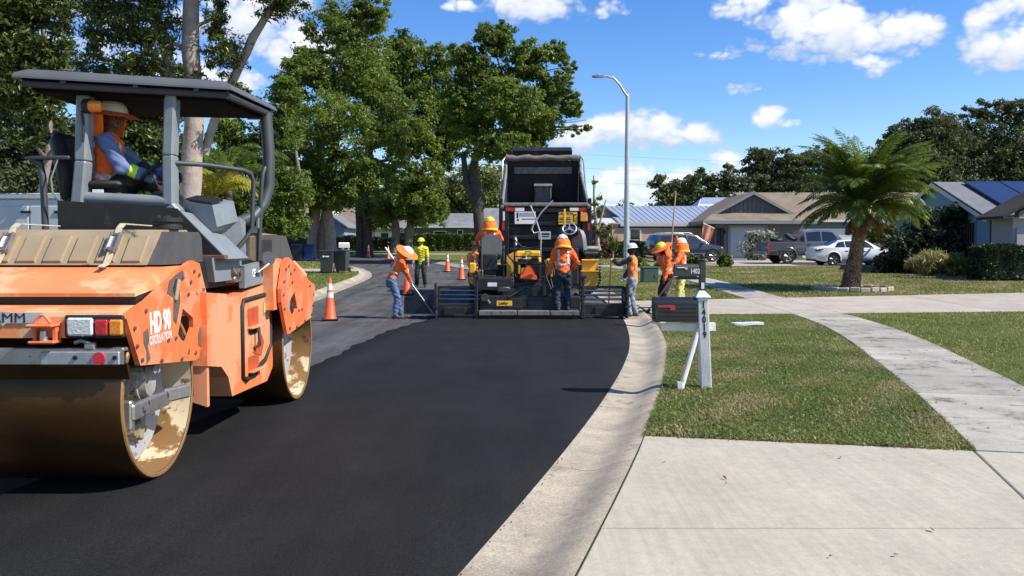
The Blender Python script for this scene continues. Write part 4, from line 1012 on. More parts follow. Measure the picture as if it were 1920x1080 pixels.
    co = co+nor*(amp*wv)[:, None]; me.vertices.foreach_set('co', co.astype(np.float32).ravel()); me.update()
    cl = np.array([s[6] for s in S])[nearest(fc)]
    order = ['skin', 'shirt', 'sleeve', 'trousers', 'boots', 'hair', 'lip']
    ml = [fit.get('skin', M_skin), fit['torso'], fit['sleeve'], fit['trousers'], fit.get('boots', M_bootd), M_hair, M_lip]
    mp = {'head': 0, 'neck': 0, 'lip': 6, 'hair': 5, 'torso': 1, 'upper': 2, 'fore': 2, 'wrist': 0, 'trousers': 3, 'boots': 4}
    if fit.get('short'): mp['fore'] = 0
    if fit.get('balaclava'): mp['head'] = mp['neck'] = 5
    mi = np.array([mp[c] for c in cl])
    me.materials.clear()
    for m in ml: me.materials.append(m)
    me.polygons.foreach_set('material_index', mi.astype(np.int32)); me.polygons.foreach_set('use_smooth', [True]*nf); me.name = 'body'
    body = link('body', me, root)
    # reflective tape and vest panels: faces of the torso lifted off the cloth
    vi = [tuple(p.vertices) for p in me.polygons]
    rel = fc-np.array(pel); t_ = (rel@np.array(sp))/hh; lat = (rel@np.array(rt))/hh
    def lift(mask, name, m, off):
        idx = np.nonzero(mask)[0]
        if len(idx) == 0: return
        used = sorted({v for i in idx for v in vi[i]}); rm = {v: k for k, v in enumerate(used)}
        V = [tuple(co[v]+nor[v]*off) for v in used]
        F = [tuple(rm[v] for v in vi[i]) for i in idx]; b = MB(); b.add(V, F); return b.build(name, m, root, 180)
    tor = cl == 'torso'
    if fit.get('stripe') is not None:
        m = fit['stripe']
        lift(tor & (np.abs(t_-.10) < .014), 'reflective_stripe', m, .007)
        lift(tor & (np.abs(np.abs(lat)-.062) < .014) & (t_ > .10), 'reflective_stripe', m, .007)
        if fit.get('stripe2') is not None: lift(tor & (np.abs(t_-.16) < .014), 'reflective_stripe', fit['stripe2'], .007)
    if fit.get('lower') is not None: lift(tor & (t_ < .085), 'shirt_hem', fit['lower'], .005)
    if fit.get('band') is not None:
        for kk in 'LR': 
            wr, dd = hands[kk]; q = ((fc-np.array(wr))@np.array(dd))
            nearw = np.linalg.norm(fc-np.array(wr), axis=1) < .25
            lift((cl == 'fore') & nearw & (np.abs(q+.17) < .03), 'arm_band', fit['band'], .004)
    # head gear
    Mh = Matrix((hr, look, hup)).transposed(); top = hc+hup*.030*hh
    hm = fit.get('hat')
    if hm is not None:
        b = MB(); b.lathe([(.128, .0), (.124, .03), (.110, .068), (.082, .098), (.045, .113), (.001, .117)], top, 20, 'z', None, Mh, 1, 1.13)
        b.add([top+Mh @ Vector(v) for v in ((-.012, -.14, .02), (.012, -.14, .02), (.012, -.07, .118), (-.012, -.07, .118), (.012, .07, .118), (-.012, .07, .118), (.012, .135, .03), (-.012, .135, .03))], [(0, 1, 2, 3), (3, 2, 4, 5), (5, 4, 6, 7)])
        helmet = b.build('hard_hat', hm, root, 50)
        bb = shell([(.155, -.008), (.128, .004), (.126, .012)], 0, 2*math.pi, 28, top, Mh, .006); bb.build('brim', hm, helmet, 40)
        if fit.get('peak', True):
            q = MB(); q.extrude([top+Mh @ Vector((.11*math.sin(a), .115+.085*math.cos(a), -.004-.012*math.cos(a))) for a in np.linspace(-1.5, 1.5, 9)], hup*.006); q.build('peak', hm, helmet, 40)
    sh_ = fit.get('shade')
    if sh_ == 'wide':
        shell([(.128, .012), (.20, -.002), (.265, -.022)], 0, 2*math.pi, 36, top, Mh).build('sun_brim', M_shade, root, 60)
        shell([(.185, -.004), (.178, -.09), (.172, -.18), (.185, -.25)], R(75), R(285), 24, top, Mh).build('neck_shade', M_shade, root, 60)
    elif sh_ == 'side':
        shell([(.128, .012), (.19, -.004), (.235, -.03)], 0, 2*math.pi, 36, top, Mh).build('sun_brim', M_shade, root, 60)
        shell([(.215, -.015), (.205, -.09), (.195, -.17), (.19, -.22)], R(55), R(170), 18, top, Mh).build('neck_shade', M_shade, root, 60)
        shell([(.215, -.015), (.20, -.09), (.185, -.17), (.18, -.20)], R(200), R(250), 10, top, Mh).build('neck_shade', M_shade, root, 60)
    elif sh_ == 'cloth':
        shell([(.136, -.02), (.158, -.03), (.176, -.09), (.190, -.18), (.206, -.25)], R(50), R(310), 30, top, Mh).build('neck_shade', M_shade, root, 60)
        shell([(.199, -.198), (.205, -.225)], R(60), R(300), 30, top, Mh, .004).build('shade_stripe', M_hvy if fit.get('ystripe') else M_refl, root, 60)
    if fit.get('glasses'):
        b = MB()
        for s in (-1, 1): b.box(hc+look*.062*hh+hr*s*.021*hh+hup*.008*hh, (.045, .012, .030), rot=Mh, bev=.008); b.box(hc+look*.025*hh+hr*s*.053*hh+hup*.009*hh, (.005, .11, .010), rot=Mh)
        b.build('sunglasses', M_glass_d, root, 30)
    for kk, s in (('L', -1), ('R', 1)):
        wr, dd = hands[kk]
        pn = Vector(P.get('palm'+kk, (-s, .2, 0))); pn = pn if abs(pn.normalized().dot(dd)) < .95 else Vector((0, 1, .3))
        hand_mesh(wr, dd, pn, P.get('thumb'+kk, 1 if s < 0 else -1), fit.get('hands', fit.get('skin', M_skin)), root, P.get('curl'+kk, .8), 'glove' if fit.get('hands') is not None else 'hand', 1.08)
    root_hands = {k: Matrix.Translation(Vector(loc)) @ Matrix.Rotation(rz, 4, 'Z') @ (v[0]+v[1]*.085) for k, v in hands.items()}
    return root, root_hands

def w2l(loc, rz, p):
    return Matrix.Rotation(-rz, 3, 'Z') @ (Vector(p)-Vector(loc))
def stick(name, label, cat, p0, p1, r, m, group=None):
    """tool root at its lower end, handle as a part"""
    p0, p1 = Vector(p0), Vector(p1)
    t = thing(name, label, cat, p0, 0, group); mb = MB(); mb.capsule((0, 0, 0), p1-p0, r, r, 10); mb.build('handle', m, t, 60)
    return t
M_wood = mat('tool_wood', (.36, .23, .12), .7, 0, .2, 12)
M_fib = mat('orange_fibreglass', (.78, .30, .06), .5, 0, .1, 8)
M_alu = mat('aluminium', (.55, .55, .54), .35, .8, .1, 12)

# 1 man raking on the old lane, facing right
L1 = Vector((-2.72, 19.45, h(19.4)-.01)); z1 = R(-82)
rk0, rk1 = Vector((-1.86, 19.75, .05)), Vector((-3.03, 19.78, 1.66))
rk = lambda t: rk0+(rk1-rk0)*t
pose = dict(pelvis=(0, -.12, .92), spine=(0, .40, 1), upper=(0, .72, 1), neck=(0, .55, .9), look=(0, .85, -.5), hup=(.42, .5, .8),
    handR=w2l(L1, z1, rk(.40)+Vector((-.05, -.05, .05))), handL=w2l(L1, z1, rk(.66)+Vector((.0, .05, .0))), elbowR=(.5, -.6, -.4), elbowL=(-.6, -.3, -.6),
    footL=(-.10, .10, 0), footR=(.09, -.04, 0), kneeL=(0, 1, .1), kneeR=(0, 1, .1), palmR=(-.7, .2, .3), palmL=(.6, .3, .3), toeL=(0, 1, 0), toeR=(.1, 1, 0))
person('road worker in orange shirt and blue jeans bending over a rake', L1, z1, 1.74, pose, dict(torso=M_hvo, sleeve=M_hvo, trousers=M_jean, boots=M_boot, skin=M_skin, hat=M_hat, shade='wide', stripe=M_refl, hands=M_glove, peak=False))
t = stick('asphalt_rake', 'long pale rake pushed by the worker in jeans', 'rake', rk0, rk1, .017, M_alu)
mb = MB(); d = (rk1-rk0).normalized(); mb.box((0.02, 0, -.01), (.10, .60, .06), rz=R(75), bev=.01); mb.capsule((0, 0, 0), d*.14, .026, .02, 8); mb.build('rake_head', M_alu, t, 30)
# 2 yellow vest man facing the camera
L2 = Vector((-3.32, 30.2, h(30.2))); z2 = R(172)
pose = dict(pelvis=(0, 0, .92), handL=(-.27, .05, .80), handR=(.30, .10, .78), elbowL=(-.5, -.6, 0), elbowR=(.5, -.6, 0), footL=(-.15, 0, 0), footR=(.16, .02, 0), look=(-.1, 1, -.05), curlL=.5, curlR=.5)
person('road worker in yellow vest and lime hard hat standing behind the raker', L2, z2, 1.74, pose, dict(torso=M_hvy, sleeve=M_hvy, trousers=M_dark, boots=M_bootd, skin=M_skinl, hat=M_hatl, stripe=mat('stripe_orange', (.75, .33, .05), .6), lower=M_lime, glasses=True, short=True, loose=.012, hem=.03), vox=.02)
# 6 man with white hard hat and shovel on the kerb, facing left
L6 = Vector((2.86, 19.55, h(19.5)+.02)); z6 = R(68)
sh0, sh1 = Vector((2.30, 19.72, .12)), Vector((2.36, 19.68, 1.37))
pose = dict(pelvis=(0, 0, .89), spine=(0, .05, 1), handL=w2l(L6, z6, sh1+Vector((.06, 0, -.02))), handR=w2l(L6, z6, Vector((2.56, 19.45, .80))), elbowL=(-.8, -.3, -.5), elbowR=(.6, -.9, 0),
    footL=(-.10, .06, 0), footR=(.10, -.05, 0), look=(-.05, 1, -.12), palmL=(.3, .3, -.6), toeL=(-.1, 1, 0), toeR=(.2, 1, 0))
person('road worker in pale orange vest and faded jeans leaning on an orange-handled shovel', L6, z6, 1.68, pose, dict(torso=M_hvol, sleeve=M_drks, trousers=M_jeanl, boots=M_boot, skin=M_skin, hat=M_hat, balaclava=True, stripe=mat('stripe_brown', (.40, .20, .10), .5), hands=M_glove, loose=.012))
t = stick('shovel', 'shovel with orange handle propped under the hand of the worker in faded jeans', 'shovel', sh0, sh1, .016, M_fib)
mb = MB(); mb.add([(-.09, 0, .02), (.09, .0, .02), (.10, -.01, -.05), (.07, -.02, -.10), (-.07, -.02, -.10), (-.10, -.01, -.05), (0, .025, .03), (0, .02, -.09)], [(0, 6, 7, 4, 5), (6, 1, 2, 3, 7)]); mb.capsule((0, 0, 0), (0, 0, .2), .022, .02, 8); mb.build('blade', M_steel, t, 30)
# 7 man in yellow hard hat with wide brim, stooping with a shovel, seen three quarter from the front
L7 = Vector((3.78, 20.3, h(20.3)+.07)); z7 = R(118)
s70, s71 = Vector((3.28, 19.9, .12)), Vector((3.98, 20.05, 1.05))
pose = dict(pelvis=(0, -.05, .88), spine=(0, .15, 1), upper=(0, .35, 1), handL=w2l(L7, z7, s70+(s71-s70)*.50), handR=w2l(L7, z7, s70+(s71-s70)*.85), elbowL=(-.8, -.3, -.3), elbowR=(.8, -.5, -.3),
    footL=(-.13, .12, 0), footR=(.13, -.10, 0), look=(0, 1, -.55), hup=(0, .45, .85), palmL=(.6, .3, 0), palmR=(-.6, .3, 0))
person('road worker with yellow hard hat and wide orange brim stooping beside the mailbox', L7, z7, 1.70, pose, dict(torso=M_hvo, sleeve=M_hvo, trousers=M_dark, boots=M_bootd, skin=M_skin, hat=M_haty, shade='wide', stripe=M_refl, hands=M_gloved, peak=False, balaclava=True))
t = stick('shovel', 'dark shovel held low over the kerb by the stooping worker', 'shovel', s70, s71, .016, mat('dark_wood', (.10, .07, .05), .7))
mb = MB(); Mx = (s71-s70).normalized().to_track_quat('Z', 'Y').to_matrix()
mb.add([Mx @ Vector(v) for v in [(-.10, 0, .06), (.10, .0, .06), (.115, -.012, -.10), (.05, -.02, -.22), (-.05, -.02, -.22), (-.115, -.012, -.10), (0, .03, .08), (0, .02, -.21)]], [(0, 6, 7, 4, 5), (6, 1, 2, 3, 7)]); mb.build('blade', mat('dark_steel', (.05, .05, .055), .5, .6, .2, 10), t, 30)
# 8 man with raised arm steadying a long pole
L8 = Vector((4.30, 20.9, h(20.9)+.085)); z8 = R(75)
p80, p81 = Vector((3.86, 20.45, .62)), Vector((4.08, 20.7, 3.05))
pose = dict(pelvis=(0, 0, .93), spine=(0, .05, 1), handR=w2l(L8, z8, (4.01, 20.62, 2.05)), handL=w2l(L8, z8, (3.90, 20.5, 1.15)), elbowR=(.8, .2, -.2), elbowL=(-.6, -.3, -.5), footL=(-.13, .05, 0), footR=(.12, -.03, 0), look=(.1, 1, .0), palmR=(-.5, .4, 0), palmL=(.5, .4, 0))
person('road worker in orange shirt and pale khaki trousers reaching up a long pole', L8, z8, 1.72, pose, dict(torso=M_hvo, sleeve=M_hvo, trousers=M_khaki, boots=M_boot, skin=M_skin, hat=M_hat, shade='cloth', ystripe=True, stripe=M_refl, hands=M_gloved, loose=.012))
stick('long_pole', 'tall thin brown pole held upright by the worker in khaki trousers', 'pole', p80, p81, .017, M_wood)
# 4 man standing on the paver's rear walkway, seen from behind
L4 = Vector((1.18, 19.12, .20)); z4 = R(6)
pose = dict(pelvis=(0, 0, .89), spine=(0, .06, 1), upper=(0, .12, 1), handL=(-.30, .20, .82), handR=(.27, .28, .95), elbowL=(-.6, -.6, 0), elbowR=(.8, -.6, 0), footL=(-.12, 0, 0), footR=(.13, .04, 0), look=(.05, 1, -.3), hup=(0, .3, 1))
person('road worker in orange shirt and navy trousers standing on the rear step of the paver', L4, z4, 1.72, pose, dict(torso=M_hvo, sleeve=M_hvo, trousers=M_navy, boots=M_bootd, skin=M_skin, hat=M_hat, shade='cloth', ystripe=True, stripe=M_refl, hands=M_gloved, loose=.012, hem=-.01))
# 3 paver operator on the left seat, back to the camera
L3 = Vector((-.56, 20.85, 0)); z3 = R(4)
pose = dict(pelvis=(0, 0, 1.55), spine=(0, .02, 1), handL=(-.30, .48, 1.78), handR=(.28, .48, 1.78), elbowL=(-.7, -.4, -.3), elbowR=(.7, -.4, -.3), footL=(-.20, .62, 1.10), footR=(.12, .62, 1.10), kneeL=(-.2, .6, 1), kneeR=(.2, .6, 1), seated=True, look=(-.1, 1, -.1))
person('paver operator in orange shirt and yellow hard hat on the left seat, seen from behind', L3, z3, 1.74, pose, dict(torso=M_hvo, sleeve=M_hvo, trousers=M_dark, boots=M_bootd, skin=M_skin, hat=M_haty, shade='cloth', ystripe=True, stripe=M_refl, hands=M_gloved, loose=.014))
# 5 man half hidden at the left flank of the paver
L5 = Vector((-1.02, 22.0, h(22.0))); z5 = R(-40)
pose = dict(pelvis=(0, 0, .92), spine=(0, .1, 1), handL=(-.2, .35, 1.0), handR=(.2, .35, 1.0), footL=(-.12, 0, 0), footR=(.12, 0, 0), look=(0, 1, -.2))
person('road worker in orange shirt and dark brimmed hat half hidden beside the paver', L5, z5, 1.72, pose, dict(torso=M_hvo, sleeve=M_hvo, trousers=M_dark, boots=M_bootd, skin=M_skin, hat=M_drks, shade=None, stripe=M_refl, hands=M_gloved), vox=.02)
# 9 roller driver, seated turned to the right
L9 = Vector((-3.58, 7.30, 0)); z9 = R(-74)
pose = dict(pelvis=(0, .0, 2.10), spine=(0, .10, 1), upper=(0, .10, 1), yaw=R(0), handR=(.20, .42, 2.26), handL=(-.20, .50, 2.34), elbowR=(.7, -.4, -.8), elbowL=(-.7, -.2, -.6), footL=(-.12, .62, 1.93), footR=(.14, .60, 1.93), kneeL=(-.1, .5, 1), kneeR=(.1, .5, 1), seated=True, look=(.75, .75, -.14), palmR=(-.6, 0, -.6), palmL=(.6, 0, -.6))
person('roller driver in orange vest and blue shirt with orange brim under the sun roof', L9, z9, 1.66, pose, dict(torso=M_hvo, sleeve=M_blus, trousers=M_dark, boots=M_bootd, skin=mat('skin_deep', (.11, .055, .035), .55, 0, .12, 20), hat=M_hat, shade='side', stripe=M_refl, hands=M_gloved, glasses=True, band=M_lime, loose=.012), vox=.012)
# ------------------------------------------------------------------ asphalt paver
M_pblk = mat('paver_black', (.018, .018, .019), .5, 0, .2, 6, .08, 50, [((.07, .065, .06), 5, .63)])
M_pyel = mat('paver_yellow', (.80, .43, .03), .5, 0, .12, 4, .05, 40, [((.05, .035, .02), 5, .63), ((.25, .13, .03), 6, .56, .2)])
M_plank = mat('walkway_grey', (.16, .15, .14), .8, 0, .25, 9, .2, 60, [((.05, .05, .05), 7, .58)])
M_vinyl = mat('grey_vinyl', (.19, .185, .175), .55, 0, .1, 12, .15, 40)
M_rod = mat('polished_rod', (.26, .26, .27), .25, 1., .05, 10)
M_smv = mat('slow_triangle_orange', (.95, .13, .02), .4, 0, .05, 10)
M_smvr = mat('slow_triangle_red', (.45, .02, .015), .4, 0, .05, 10)
pv = thing('asphalt_paver', 'black and yellow asphalt paver laying the fresh lane with screed extensions out', 'paver', (.42, 19.4, 0))
def pb(name, m, fn, sm=30, par=None):
    mb = MB(); fn(mb); return mb.build(name, m, par or pv, sm)
# walkway
wk = None
for k, (a, b) in enumerate(((-1.18, -.30), (-.29, .45), (.46, 1.13))):
    pb('walkway_board', M_plank, lambda mb: (mb.box(((a+b)/2, -.30, .185), (b-a-.01, .36, .035), bev=.006), mb.box(((a+b)/2, -.475, .155), (b-a-.01, .014, .09))))
# screed body
pb('screed', M_pblk, lambda mb: (mb.box((0, .05, .30), (2.36, .34, .44), bev=.02), mb.box((0, .28, .22), (2.40, .3, .34), bev=.02), mb.box((-.60, -.10, .40), (1.1, .06, .28), bev=.01), mb.box((.65, -.10, .38), (1.05, .05, .24), bev=.01),
   mb.box((-.35, -.135, .36), (.32, .03, .24), bev=.01), mb.box((-.92, -.13, .42), (.34, .03, .22), bev=.01), mb.box((.15, -.13, .34), (.4, .03, .2), bev=.01)))
pb('screed_plate', M_pblk, lambda mb: mb.box((0, .12, .05), (2.44, .75, .06), bev=.008))
for s in (-1, 1):
    def ext(mb):
        xa, xb = (-2.17, -1.2) if s < 0 else (1.22, 2.24)
        mb.box(((xa+xb)/2, .16, .20), (xb-xa, .30, .28), bev=.015); mb.box(((xa+xb)/2, .16, .07), (xb-xa, .55, .05), bev=.006); mb.box(((xa+xb)/2+.08*s, .0, .16), ((xb-xa)*.55, .05, .2), bev=.01)
        mb.box(((xa+xb)/2, .20, .72), (xb-xa, .10, .07), bev=.01)
    ex_ = pb('screed_extension', M_pblk, ext)
    for zz in (.44, .54, .64):
        xa, xb = (-2.14, -1.15) if s < 0 else (1.17, 2.22)
        pb('guide_rod', M_rod, lambda mb: mb.cyl((xa, .12, zz), (xb, .12, zz), .030, n=14), 50, ex_)
    xe = -2.18 if s < 0 else 2.25
    pb('end_gate', M_pblk, lambda mb: (mb.box((xe, .12, .38), (.035, .95, .72), bev=.008), mb.box((xe, -.36, .45), (.06, .05, .78), bev=.01), mb.box((xe-.0*s, -.40, .30), (.12, .03, .05)), mb.box((xe, -.40, .55), (.10, .03, .05))))
    if s < 0: pb('end_flap', mat('flap_blue_black', (.03, .038, .05), .45, .2, .2, 5), lambda mb: mb.extrude([(xe-.02, .40, .06), (xe-.85, .55, .06), (xe-.85, .55, .46), (xe-.02, .40, .56)], (0, .03, 0)), 20)
# uprights at the corners of the walkway
for x in (-1.24, 1.22):
    pb('upright', M_pblk, lambda mb: (mb.box((x, -.33, .55), (.07, .09, .95), bev=.012), mb.box((x, -.36, .99), (.15, .14, .08), bev=.012), mb.cyl((x-.05, -.40, .93), (x-.05, -.40, .78), .02, n=8), mb.box((x, -.30, .12), (.10, .16, .18), bev=.012)))
# machine frame, tractor and hopper
pb('frame', M_pblk, lambda mb: (mb.box((0, 1.25, .62), (1.9, 1.7, .60), bev=.03), mb.box((-.5, .55, .62), (.7, .4, .45), bev=.02), mb.box((.2, .55, .55), (.6, .4, .5), bev=.02), mb.box((-.95, .6, .75), (.28, .5, .5), bev=.02), mb.box((.85, .6, .7), (.35, .5, .6), bev=.02)))
pb('hopper', M_pblk, lambda mb: (mb.extrude([(-1.25, 2.2, .55), (-1.45, 2.2, 1.15), (-1.40, 2.2, 1.15), (-1.1, 2.2, .58)], (0, 1.5, 0)), mb.extrude([(1.25, 2.2, .55), (1.45, 2.2, 1.15), (1.40, 2.2, 1.15), (1.1, 2.2, .58)], (0, 1.5, 0)), mb.box((0, 2.9, .5), (2.4, 1.6, .12))))
for s in (-1, 1):
    def tr(mb):
        pts = []
        for a in np.linspace(math.pi/2, 3*math.pi/2, 8): pts.append((s*.98, .55+.33*math.cos(a), .34+.33*math.sin(a)))
        for a in np.linspace(-math.pi/2, math.pi/2, 8): pts.append((s*.98, 2.3+.33*math.cos(a), .34+.33*math.sin(a)))
        mb.tube(pts, .20, 6, closed=True, flat=.25)
    pb('track', M_rub, tr)
pb('hood', M_pyel, lambda mb: (mb.box((-.02, 1.15, 1.42), (.62, .8, .34), bev=.05), mb.box((-.02, .745, 1.45), (.56, .03, .20), bev=.02)))
pb('handle', M_rub, lambda mb: mb.tube([(-.10, .72, 1.52), (-.09, .68, 1.56), (.04, .68, 1.56), (.05, .72, 1.52)], .014, 8), 60)
pb('side_tank', M_pyel, lambda mb: (mb.extrude([(-.55, .62, .92), (-.22, .62, .92), (-.22, .62, 1.40), (-.38, .62, 1.55), (-.55, .62, 1.46)], (0, .9, 0)), mb.box((-.38, .61, .86), (.8, .1, .05))))
pb('side_tank', M_pyel, lambda mb: (mb.box((.55, .75, 1.16), (.28, .5, .46), bev=.03),))
pb('left_fender', M_pyel, lambda mb: (mb.box((-1.38, .9, 1.16), (.17, .5, .26), bev=.03), mb.extrude([(-1.46, .7, .95), (-1.30, .7, .95), (-1.30, .7, .70), (-1.46, .7, .80)], (0, .05, 0))))
# slatted engine-heat deflectors: dark hoses on the yellow tank
pb('hose', M_rub, lambda mb: [mb.tube([(-.52+.05*k, .58, 1.48-.08*k), (-.40+.04*k, .56, 1.34), (-.32, .57, 1.15-.06*k), (-.45, .57, 1.0), (-.25, .5, .9)], .02, 8) for k in range(3)], 60)
pb('hose', M_rub, lambda mb: [mb.tube([(.35+.08*k, .5, 1.35), (.45+.06*k, .42, 1.15), (.40+.1*k, .38, .95), (.5+.05*k, .2, .7), (.42, .05, .55)], .02, 8) for k in range(4)], 60)
pb('hose', M_rub, lambda mb: [mb.tube([(-.9+.1*k, .4, .95), (-.72+.06*k, .3, .72), (-.6+.08*k, .2, .55), (-.45+.05*k, .0, .5)], .018, 8) for k in range(4)], 60)
pb('control_box', M_pblk, lambda mb: (mb.box((-.03, .30, 1.32), (.52, .2, .14), bev=.02), mb.box((-.30, .32, 1.12), (.06, .08, .40), bev=.01), mb.box((.24, .32, 1.12), (.06, .08, .40), bev=.01), mb.box((-.03, .36, .95), (.5, .12, .18), bev=.02), mb.box((-.14, .20, 1.44), (.10, .06, .06), bev=.01), mb.box((.12, .2, 1.41), (.16, .08, .05), bev=.01)))
pb('label_plate', M_white, lambda mb: (mb.box((-.12, .185, 1.42), (.12, .012, .06)),), 0)
# slow vehicle triangle
def tri(mb, q, y, th): mb.extrude([(-.03+q*x, y, 1.10+q*z) for x, z in ((-.22, -.16), (-.19, -.19), (.19, -.19), (.22, -.16), (.03, .20), (-.03, .20))], (0, th, 0))
sv = pb('slow_triangle', M_smvr, lambda mb: tri(mb, 1.0, .22, .01), 20); pb('triangle_centre', M_smv, lambda mb: tri(mb, .72, .213, .008), 20, sv)
pb('flap', M_smv, lambda mb: mb.extrude([(-.22, .20, .94), (.17, .20, .90), (.17, .20, .99), (-.0, .20, 1.04), (-.22, .20, 1.0)], (0, .012, 0)), 0)
pb('guard_rail', M_pblk, lambda mb: (mb.tube([(-.36, .32, .9), (-.36, .32, 1.78), (-.34, .32, 1.84)], .022, 8), mb.tube([(-.36, .35, 1.60), (.30, .35, 1.62)], .018, 8), mb.tube([(-.36, .35, 1.45), (.34, .35, 1.45)], .014, 8), mb.tube([(-.36, .33, 1.84), (-.28, .3, 1.76), (-.18, .3, 1.68), (.0, .3, 1.65), (.2, .3, 1.68), (.34, .3, 1.8)], .016, 8)), 60)
pb('torch_pipe', M_alu, lambda mb: (mb.tube([(.02, .3, 2.66), (.14, .3, 2.36), (.24, .28, 2.05), (.27, .28, 1.90), (.26, .3, 1.45)], .018, 8), mb.tube([(.55, .35, 2.78), (.28, .3, 2.50), (.08, .28, 2.18), (.05, .28, 2.08), (.10, .28, 2.0), (.22, .28, 2.03), (.28, .28, 2.0)], .018, 8)), 60)
# seats
def seat_at(x, y, z, rz, nm, back=True):
    s_ = bpy.data.objects.new(nm, None); col.objects.link(s_); s_.parent = pv; s_.location = (x, y, z); s_.rotation_euler = (0, 0, rz)
    mb = MB(); mb.box((0, .22, .06), (.48, .48, .12), bev=.05); mb.build('cushion', M_vinyl, s_, 50)
    mb = MB(); out = [(-.25, 0), (-.26, .2), (-.24, .36), (-.17, .47), (-.06, .51), (.06, .51), (.17, .47), (.24, .36), (.26, .2), (.25, 0)]
    mb.extrude([(a, -.04-b*.12, b+.02) for a, b in out], (0, .10, 0)); mb.build('backrest', M_vinyl, s_, 35)
    for k in range(6):
        pass
    mb = MB(); mb.box((0, .2, -.06), (.42, .42, .08), bev=.02); mb.box((0, .2, -.30), (.16, .2, .45), bev=.02); mb.box((0, -.05, .0), (.50, .06, .09), bev=.02); mb.build('seat_base', M_pblk, s_, 30)
    return s_
seat_at(-.92, 1.0, 1.46, R(4), 'seat'); seat_at(1.24, .95, 1.58, R(-62), 'seat')
pb('platform_post', M_pblk, lambda mb: (mb.box((-.95, .95, 1.05), (.34, .5, .9), bev=.03), mb.box((-1.0, .9, 1.15), (.5, .7, .05))))
pb('platform_post', M_pblk, lambda mb: (mb.box((.95, 1.0, 1.2), (.5, .6, .9), bev=.03), mb.box((1.05, 1.0, 1.62), (.5, .5, .05), bev=.01)))
for q_ in ([(-.62, .5, .5), (-.62, .45, 1.4), (-.62, .6, 1.7)], [(.72, .55, .6), (.75, .5, 1.5)], [(-1.15, .5, .6), (-1.15, .5, 1.9), (-1.1, 1.2, 1.95)]):
    pb('guard_rail', M_pblk, lambda mb: mb.tube(q_, .022, 8), 60)
pb('yellow_post', M_pyel, lambda mb: (mb.box((.83, .45, 1.15), (.06, .06, .7), bev=.01), mb.box((.93, 1.9, 2.1), (.05, .05, 1.1), bev=.01)))
sw_ = bpy.data.objects.new('steering_wheel', None); col.objects.link(sw_); sw_.parent = pv; sw_.location = (.98, .78, 2.12); sw_.rotation_euler = (R(58), 0, R(-6))
mb = MB(); mb.tube([(.165*math.cos(a), .165*math.sin(a), 0) for a in np.linspace(0, 2*math.pi, 25)[:-1]], .017, 8, closed=True)
for a in (R(90), R(210), R(330)): mb.box((.08*math.cos(a), .08*math.sin(a), 0), (.16, .03, .012), rz=a)
mb.cyl((0, 0, -.02), (0, 0, .02), .04, n=12); mb.build('wheel_rim', M_alu, sw_, 50)
mb = MB(); mb.cyl((0, 0, -.02), (0, -.02, -.5), .03, n=10); mb.box((0, .05, -.2), (.5, .22, .16), bev=.03); mb.build('column', M_pblk, sw_, 40)
# auger guard on the right: half-round yellow plate with bolts along its rim
def guard(mb):
    pts = [(1.26, .42, 1.36), (1.62, .42, 1.36), (1.64, .42, .95), (1.60, .42, .80), (1.53, .42, .66), (1.42, .42, .57), (1.26, .42, .55)]; mb.extrude(pts, (0, .10, 0)); mb.box((1.44, .40, 1.10), (.42, .14, .03)); mb.box((1.44, .41, 1.36), (.40, .14, .04), bev=.01)
gd = pb('auger_guard', M_pyel, guard, 20)
def teeth(mb):
    for k in range(13):
        a = R(-95+k*11); mb.cyl((1.33+.36*math.cos(a), .38, .92+.36*math.sin(a)), (1.33+.36*math.cos(a), .55, .92+.36*math.sin(a)), .03, n=6)
    for k in range(5): mb.cyl((1.69, .4, .98+k*.07), (1.69, .52, .98+k*.07), .025, n=6)
pb('chain_rim', M_pblk, teeth, 30, gd)
nm = pb('maker_plate', M_yel, lambda mb: mb.box((-.60, -.345+.20, .36), (.36, .012, .12), bev=.004), 20)
nm.location = (.0, -.005, 0)
text('lettering', 'LeeBoy', .09, M_txtblk, nm, face((-.63, -.153, .36), (1, 0, 0), (0, 0, 1)), .001, .003, .8, shear=.3)
pb('label_plate', M_white, lambda mb: mb.box((-.88, -.12, .80), (.22, .012, .09)), 0)
pb('tool_box', M_pblk, lambda mb: (mb.box((-.82, .2, .80), (.9, .3, .30), bev=.02), mb.box((-.30, .05, .55), (.7, .25, .3), bev=.02)))
pb('mechanism', mat('greasy_steel', (.09, .085, .08), .5, .6, .3, 9), lambda mb: (mb.cyl((-1.08, -.15, .55), (-.95, -.15, .35), .05, n=10), mb.tube([(-.5, -.15, .50), (-.1, -.12, .75)], .025, 8), mb.cyl((.35, -.1, .55), (.35, -.1, .8), .05, n=10), mb.cyl((-1.05, -.2, .50), (-1.05, -.12, .50), .09, n=16), mb.tube([(.55, -.15, .35), (.8, -.15, .6)], .03, 8), mb.box((-.62, -.05, .68), (.3, .08, .12), bev=.02)), 40)
bt = MB(); bt.lathe([(.03, 0), (.034, .02), (.034, .13), (.018, .17), (.018, .2), (.001, .2)], (-.33, 1.05, 1.72), 12); bt.build('bottle', mat('clear_plastic', (.7, .72, .74), .2, 0, .1, 20), pv, 40)

